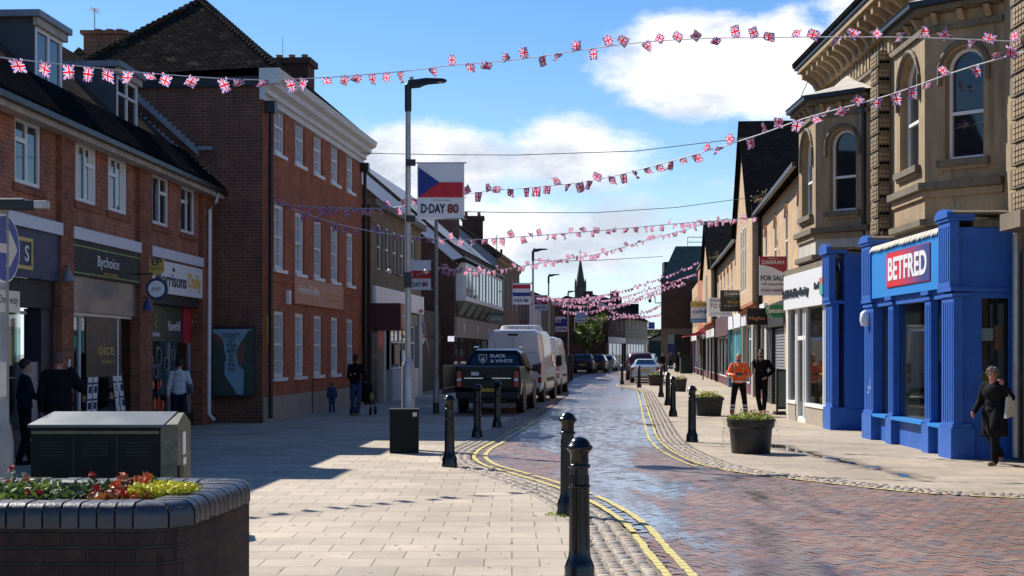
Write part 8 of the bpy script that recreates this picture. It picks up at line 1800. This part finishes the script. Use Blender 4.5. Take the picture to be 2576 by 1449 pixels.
def pickup():
    t = thing('pickup_truck', 'black pickup truck parked on the left with white lettering on its rear window', 'pickup', (0, 0, 0)); w = .93
    m = MB(); loft(m, [(0, .55, 1.18, 1.30, .88, .83), (.06, .45, 1.20, 1.34, w, .88), (1.70, .42, 1.18, 1.33, w, .88), (1.78, .42, 1.18, 1.33, w, .88)], 'car_black'); loft(m, [(1.70, .42, 1.18, 1.35, w, .86), (2.02, .42, 1.16, 1.78, w, .70), (2.5, .42, 1.14, 1.83, w, .70), (3.3, .42, 1.12, 1.80, w, .69), (4.05, .42, 1.10, 1.22, w, .80), (5.0, .45, 1.00, 1.10, .91, .72), (5.3, .5, .85, .95, .80, .62)], 'car_black'); V(t, m, 'body', smooth=True, angle=35)
    # tailgate details
    m = MB(); m.box(LF, -.72, .72, .0, .022, .72, 1.26, 'car_black'); tg = V(t, m, 'tailgate', bevel=.012)
    m = MB(); m.box(LF, -.66, -.12, .023, .034, .985, 1.01, 'chrome'); m.box(LF, .12, .66, .023, .034, .985, 1.01, 'chrome'); V(tg, m, 'chrome_strip'); m = MB(); m.ball((0, -.03, 1.03), .13, 'black_plastic', sc=(1.1, .2, .75)); V(tg, m, 'handle', smooth=True); m = MB(); m.box(LF, -.46, -.24, .024, .028, 1.07, 1.17, 'sign_white'); V(tg, m, 'sticker')
    m = MB(); m.box(LF, -.88, .88, -.1, .14, .42, .62, 'black_plastic'); m.box(LF, -.5, .5, -.5, .05, .30, .42, 'black_plastic'); V(t, m, 'rear_bumper', bevel=.03)
    m = MB(); m.box(LF, -.27, .27, .023, .032, .60, .715, 'plate_yellow'); pl = V(t, m, 'number_plate'); text(LF, 0, .033, .625, 'FY72 KTE', 'ink_dark', pl, w=.46, h=.07, bold=.02, ext=.002)
    for sg in (-1, 1):
        m = MB(); m.box(LF, sg * .80 - .075, sg * .80 + .075, -.05, .03, .74, 1.20, 'tail_red'); li = V(t, m, 'tail_light', bevel=.02); m = MB(); m.box(LF, sg * .80 - .06, sg * .80 + .06, .031, .036, .92, 1.0, 'sign_white'); V(li, m, 'reversing_lamp')
        m = MB(); m.add([(sg * .925, 2.05, 1.20), (sg * .925, 3.75, 1.16), (sg * .74, 3.2, 1.70), (sg * .74, 2.25, 1.72)], [(0, 1, 2, 3)], 'car_glass'); V(t, m, 'side_window'); m = MB(); m.box(Fr((sg * 1.05, 3.45), (1, 0), (0, -1)), -.11, .11, -.03, .06, 1.14, 1.36, 'car_black'); m.box(Fr((sg * .95, 3.45), (1, 0), (0, -1)), -.1, .1, -.01, .03, 1.17, 1.22, 'black_plastic'); V(t, m, 'mirror', bevel=.03)
        m = MB(); m.tube([(sg * .66, 2.1, 1.84), (sg * .66, 2.2, 1.88), (sg * .66, 3.1, 1.88), (sg * .66, 3.25, 1.83)], .018, 'chrome', 6); V(t, m, 'roof_rail')
    # rear cab window, with lettering
    a = Vector((0, 1.755, 1.38)); n = Vector((0, -(1.74 - 1.38), .27)).normalized(); m = MB(); m.add([(-.72, 1.70, 1.36), (.72, 1.70, 1.36), (.60, 1.985, 1.73), (-.60, 1.985, 1.73)], [(0, 1, 2, 3)], 'car_glass'); wn = V(t, m, 'rear_window')
    WF = Fr((0, 1.66), (1, 0), (0, -1)); text(WF, .10, 0, 1.57, 'BLACK', 'sign_white', wn, w=.46, h=.10, bold=.04); text(WF, .20, 0, 1.42, '& WHITE', 'sign_white', wn, w=.64, h=.10, bold=.04)
    m = MB(); m.poly(WF, [(-.46, 1.66), (-.22, 1.66), (-.22, 1.50), (-.34, 1.38), (-.46, 1.50)], .004, 'sign_white'); m.poly(WF, [(-.44, 1.64), (-.24, 1.64), (-.24, 1.51), (-.34, 1.41), (-.44, 1.51)], .006, 'ink_dark'); m.poly(WF, [(-.40, 1.50), (-.37, 1.57), (-.34, 1.53), (-.32, 1.60), (-.28, 1.50), (-.34, 1.44)], .008, 'sign_white'); V(wn, m, 'shield_emblem')
    m = MB(); m.add([(-.60, 4.0, 1.24), (.60, 4.0, 1.24), (.58, 3.38, 1.78), (-.58, 3.38, 1.78)], [(0, 1, 2, 3)], 'car_glass'); V(t, m, 'windscreen'); m = MB(); m.tube([(-.05, 2.2, 1.82), (-.05, 2.15, 2.05)], .006, 'black_plastic', 4); V(t, m, 'aerial')
    wheels(t, (1.12, 4.35), w, .40); place(t, -.68, 41.0, -6); return t
pickup()
def van(lab, x, y, rz, w=.98, L=5.7, H=2.5, bar=False):
    t = thing('white_van', lab, 'van', (0, 0, 0)); m = MB()
    loft(m, [(0, .38, 1.2, H - .10, w, w * .83), (.05, .36, 1.2, H - .03, w + .01, w * .86), (.4, .36, 1.2, H, w + .01, w * .86), (L - 1.8, .36, 1.2, H - .02, w + .01, w * .85), (L - 1.2, .36, 1.15, H - .35, w, w * .78), (L - .55, .36, 1.10, 1.35, w * .97, w * .74), (L - .1, .38, .8, .98, w * .88, w * .65), (L, .42, .7, .8, w * .8, w * .6)], 'car_white'); V(t, m, 'body', smooth=True, angle=32)
    m = MB(); m.box(LF, -w * .86, -.012, .004, .016, .55, H - .28, 'car_white'); m.box(LF, .012, w * .86, .004, .016, .55, H - .28, 'car_white'); d = V(t, m, 'rear_door', bevel=.01); m = MB(); m.box(LF, -w * .84, w * .84, .017, .020, 1.70, 1.715, 'ink_grey'); m.box(LF, .03, .09, .017, .03, 1.05, 1.25, 'black_plastic'); m.box(LF, -.011, .011, .0, .015, .55, H - .28, 'ink_grey'); m.box(LF, .15, .6, .017, .02, .95, .98, 'ink_grey'); V(d, m, 'door_seams')
    m = MB(); m.box(LF, -.17, .17, -.03, .02, H - .21, H - .14, 'interior_dark'); V(t, m, 'high_brake_light'); m = MB(); m.box(LF, -w * .92, w * .92, -.05, .06, .36, .50, 'black_plastic'); V(t, m, 'rear_bumper', bevel=.02); m = MB(); m.box(LF, -.26, .26, .02, .03, .55, .66, 'plate_yellow'); V(t, m, 'number_plate')
    for sg in (-1, 1):
        m = MB(); m.box(LF, sg * (w - .075) - .065, sg * (w - .075) + .065, -.06, .022, .68, 1.36, 'tail_red'); li = V(t, m, 'tail_light', bevel=.02); m = MB(); m.box(LF, sg * (w - .075) - .05, sg * (w - .075) + .05, .023, .027, .88, .98, 'sign_white'); V(li, m, 'reversing_lamp')
        m = MB(); m.add([(sg * (w + .0), L - 2.0, 1.25), (sg * (w - .01), L - .95, 1.22), (sg * (w * .86), L - 1.35, 1.9), (sg * (w * .885), L - 2.0, 1.95)], [(0, 1, 2, 3)], 'car_glass'); V(t, m, 'side_window'); m = MB(); m.box(Fr((sg * (w + .14), L - 1.2), (1, 0), (0, -1)), -.11, .11, -.06, .08, 1.22, 1.62, 'black_plastic'); V(t, m, 'mirror', bevel=.03); m = MB(); m.box(Fr((sg * (w + .012), 0), (0, 1), (sg, 0)), 1.6, L - 1.6, -.01, .012, .72, .84, 'black_plastic'); V(t, m, 'side_rub_strip', bevel=.005)
    if bar: m = MB(); m.lathe((0, 2.2, 0), [(.75, H - .02), (.78, H + .02), (.70, H + .17), (.5, H + .19), (0, H + .19)], 'car_white', 20, 1, .5); V(t, m, 'roof_pod', smooth=True); m = MB(); [m.box(Fr((0, 1.83), (1, 0), (0, -1)), -.4 + q * .1, -.35 + q * .1, -.02, .012, H + .04, H + .14, ('sign_orange', 'ink_grey', 'poster_sky')[q % 3]) for q in range(9)]; V(t, m, 'coloured_stripes')
    wheels(t, (1.0, L - 1.0), w, .34); place(t, x, y, rz); return t
van('high roofed white van with a roof pod parked in front of the pickup', .04, 50.2, -7.5, bar=True)
van('white van with black mirror, mostly hidden in front of the roof podded van', .95, 59.5, -6, H=2.35)
def car(lab, x, y, rz, paint, kind='hatch', name='parked_car', w=.88, L=4.3, H=1.48, plate=True, front=False, group=None):
    t = thing(name, lab, 'car', (0, 0, 0), 0, group); m = MB()
    if kind == 'saloon': st = [(0, .42, .85, .93, w * .86, w * .72), (.10, .32, .90, .99, w * .97, w * .80), (.62, .28, .94, 1.02, w, w * .82), (1.30, .28, .93, H - .06, w, w * .62), (1.9, .28, .92, H, w, w * .63), (2.6, .28, .90, H - .05, w, w * .62), (3.35, .28, .87, .98, w, w * .78), (L - .3, .3, .75, .82, w * .93, w * .72), (L, .4, .6, .66, w * .8, w * .62)]
    elif kind == 'suv': st = [(0, .50, 1.02, 1.18, w * .9, w * .80), (.12, .38, 1.06, H - .22, w * .98, w * .76), (.38, .33, 1.06, H - .02, w, w * .74), (1.5, .32, 1.04, H, w, w * .74), (2.6, .32, 1.02, H - .05, w, w * .72), (3.4, .32, .98, 1.08, w, w * .80), (L - .25, .36, .88, .98, w * .93, w * .76), (L, .45, .7, .8, w * .82, w * .66)]
    else: st = [(0, .45, .90, 1.0, w * .88, w * .76), (.10, .33, .95, 1.12, w * .97, w * .76), (.45, .28, .95, H - .06, w, w * .70), (1.3, .28, .94, H, w, w * .70), (2.2, .28, .92, H - .05, w, w * .68), (3.05, .28, .88, 1.0, w, w * .78), (L - .3, .3, .78, .86, w * .93, w * .72), (L, .4, .62, .7, w * .8, w * .62)]
    loft(m, st, paint); V(t, m, 'body', smooth=True, angle=32)
    # glazing from the stations
    r0, r1 = (2, 3) if kind == 'saloon' else (1, 2); a, b = st[r0], st[r1]; e = .012
    zb_, zt_ = (a[3] + .03, b[3] - .06) if kind == 'saloon' else (st[1][2] + .02, b[3] - .08); yb_ = a[1 - 1] + .04 if kind == 'saloon' else .03
    if kind == 'saloon': q = [(-w * .66, a[0] + .06, a[3] + .02), (w * .66, a[0] + .06, a[3] + .02), (w * .50, b[0] - .10, b[3] - .02), (-w * .50, b[0] - .10, b[3] - .02)]; q = [(x_, y_ - .03, z_ + .035) for x_, y_, z_ in q]
    else: q = [(-w * .74, st[0][0] + .01, st[1][2] + .05), (w * .74, st[0][0] + .01, st[1][2] + .05), (w * .60, st[2][0] - .16, H - .12), (-w * .60, st[2][0] - .16, H - .12)]; q = [(x_, y_ - .02, z_) for x_, y_, z_ in q]
    m = MB(); m.add(q, [(0, 1, 2, 3)], 'car_glass'); V(t, m, 'rear_window')
    k = 3 if kind == 'saloon' else 2; zl = st[k][2]; ys, ye = st[k][0] - (.1 if kind != 'saloon' else .35), st[k + 2][0] + .3
    for sg in (-1, 1):
        m = MB(); m.add([(sg * (w + .002), ys, zl + .03), (sg * (w + .002), ye + .3, zl - .02), (sg * (w * .735), ye - .25, H - .13), (sg * (w * .745), ys + .35, H - .12)], [(0, 1, 2, 3)], 'car_glass'); V(t, m, 'side_window')
        m = MB(); zz_ = (.72, .90) if kind != 'suv' else (.85, 1.25); xx = w * .80; m.box(LF, sg * xx - .11 * (1 if kind != 'suv' else .6), sg * xx + .07, -.22, .02, zz_[0], zz_[1], 'tail_red'); V(t, m, 'tail_light', bevel=.03); m = MB(); m.box(Fr((sg * (w + .08), ye - .0), (1, 0), (0, -1)), -.08, .08, -.04, .06, zl, zl + .14, paint); V(t, m, 'mirror', bevel=.02)
    m = MB(); m.box(LF, -w * .9, w * .9, -.2, .05, .34, .60, paint if kind != 'suv' else 'black_plastic'); m.box(LF, -w * .6, w * .6, -.1, .053, .30, .38, 'black_plastic'); V(t, m, 'rear_bumper', bevel=.04)
    if plate: m = MB(); m.box(LF, -.26, .26, .0, .03 if kind == 'saloon' else .03, .68, .79, 'plate_yellow'); V(t, m, 'number_plate')
    y1 = st[-3][0]; m = MB(); m.add([(-w * .66, y1 - .12, st[-3][3] + .04), (w * .66, y1 - .12, st[-3][3] + .04), (w * .55, st[-4][0] + .1, H - .10), (-w * .55, st[-4][0] + .1, H - .10)], [(0, 1, 2, 3)], 'car_glass'); V(t, m, 'windscreen')
    wheels(t, (.85, L - .85), w, .32 if kind != 'suv' else .37); place(t, x, y, rz); return t
car('silver saloon parked at the right kerb behind the bollards', (1624 - CX) * 83 / FPX, 83, -5, 'car_silver', 'saloon', w=.87, L=4.5, H=1.36)
car('dark people carrier with red tail lights parked in front of the silver saloon', (1611 - CX) * 91 / FPX, 91, -5, 'car_maroon', 'suv', w=.90, L=4.6, H=1.72)
car('black estate car nearest in the far left parking row', (1464 - CX) * 121 / FPX, 121, -7, 'car_navy', 'suv', w=.92, L=4.5, H=1.62)
car('dark car with pale roof, middle of the far left parking row', (1490 - CX) * 128 / FPX + .3, 128, -8, 'car_grey', 'hatch', w=.88, H=1.6)
car('grey car farthest along the far left parking row', (1503 - CX) * 136 / FPX + .7, 136, -9, 'car_silver', 'hatch', w=.88, H=1.55)
car('black car driving away down the middle of the far road', (1579 - CX) * 190 / FPX, 190, -9, 'car_navy', 'hatch', H=1.6, name='moving_car')
car('white car just left of the blue and white lorry', (1638 - CX) * 200 / FPX, 200, 170, 'car_white', 'suv', H=1.6, name='distant_car')
def lorry(lab, x, y, rz, main, roofc, words, bx=2.4):
    t = thing('lorry', lab, 'lorry', (0, 0, 0)); w = bx / 2; m = MB(); m.box(LF, -w, w, -6, 0, .7, 3.0, main); m.box(LF, -w * .9, w * .9, -8, -6.01, .5, 2.6, roofc); V(t, m, 'body', bevel=.06)
    m = MB(); m.box(LF, -w * .8, w * .8, -5.5, -.3, 3.003, 3.4, roofc); V(t, m, 'roof_unit', bevel=.1); text(LF, 0, .003, 2.2, words, 'sign_white', t, w=w * 1.3, h=.35, bold=.02) if words else None
    m = MB(); m.box(LF, -w * .9, w * .9, .003, .02, 1.1, 1.9, 'car_glass') if main != 'sign_navy' else m.box(LF, -w, w, .003, .02, .7, 1.2, 'sign_white'); V(t, m, 'rear_panel'); wheels(t, (1.2, 6.8), w - .05, .48); place(t, x, y, rz)
lorry('red lorry with white roof in front of the slate roofed house', (1572 - CX) * 215 / FPX, 215, -10, 'bus_red', 'sign_white', 'Hopkins')
lorry('dark blue and white lorry under the brown tower passage', (1675 - CX) * 215 / FPX, 215, -10, 'sign_navy', 'sign_white', 'DHL' if 0 else '', 2.5)
def bins():
    g = 'wheelie bins beside the left parking row'; t = None
    for k, (x, Y) in enumerate(((1405, 74), (1412, 77), (1422, 84), (1430, 90))):
        X = (x - CX) * Y / FPX
        if t is None:
            t = thing('wheelie_bin', '', 'bin', (0, 0, 0), 0, g); F = Fr((0, 0), (1, 0), (0, -1)); m = MB(); m.add([(-.24, -.3, .05), (.24, -.3, .05), (.24, .3, .05), (-.24, .3, .05), (-.29, -.37, 1.0), (.29, -.37, 1.0), (.29, .37, 1.0), (-.29, .37, 1.0)], [(0, 1, 2, 3), (0, 1, 5, 4), (1, 2, 6, 5), (2, 3, 7, 6), (3, 0, 4, 7), (4, 5, 6, 7)], 'black_plastic'); m.build('body', t); m = MB(); m.box(F, -.30, .30, -.38, .40, 1.003, 1.07, 'black_plastic'); m.build('lid', t, bevel=.02); m = MB(); m.tube([(-.25, .3, .1), (.25, .3, .1)], .1, 'rubber', 12); m.build('wheels_axle', t); o = t
        else: o = dup(t, (0, 0, 0), 0, '')
        o.location = (X, Y, 0); o.rotation_euler = (0, 0, R(-5)); o['label'] = ('black wheelie bin nearest the hidden white van', 'black wheelie bin second along beyond the white vans', 'black wheelie bin third along beyond the white vans', 'farthest black wheelie bin beyond the white vans')[k]
bins()
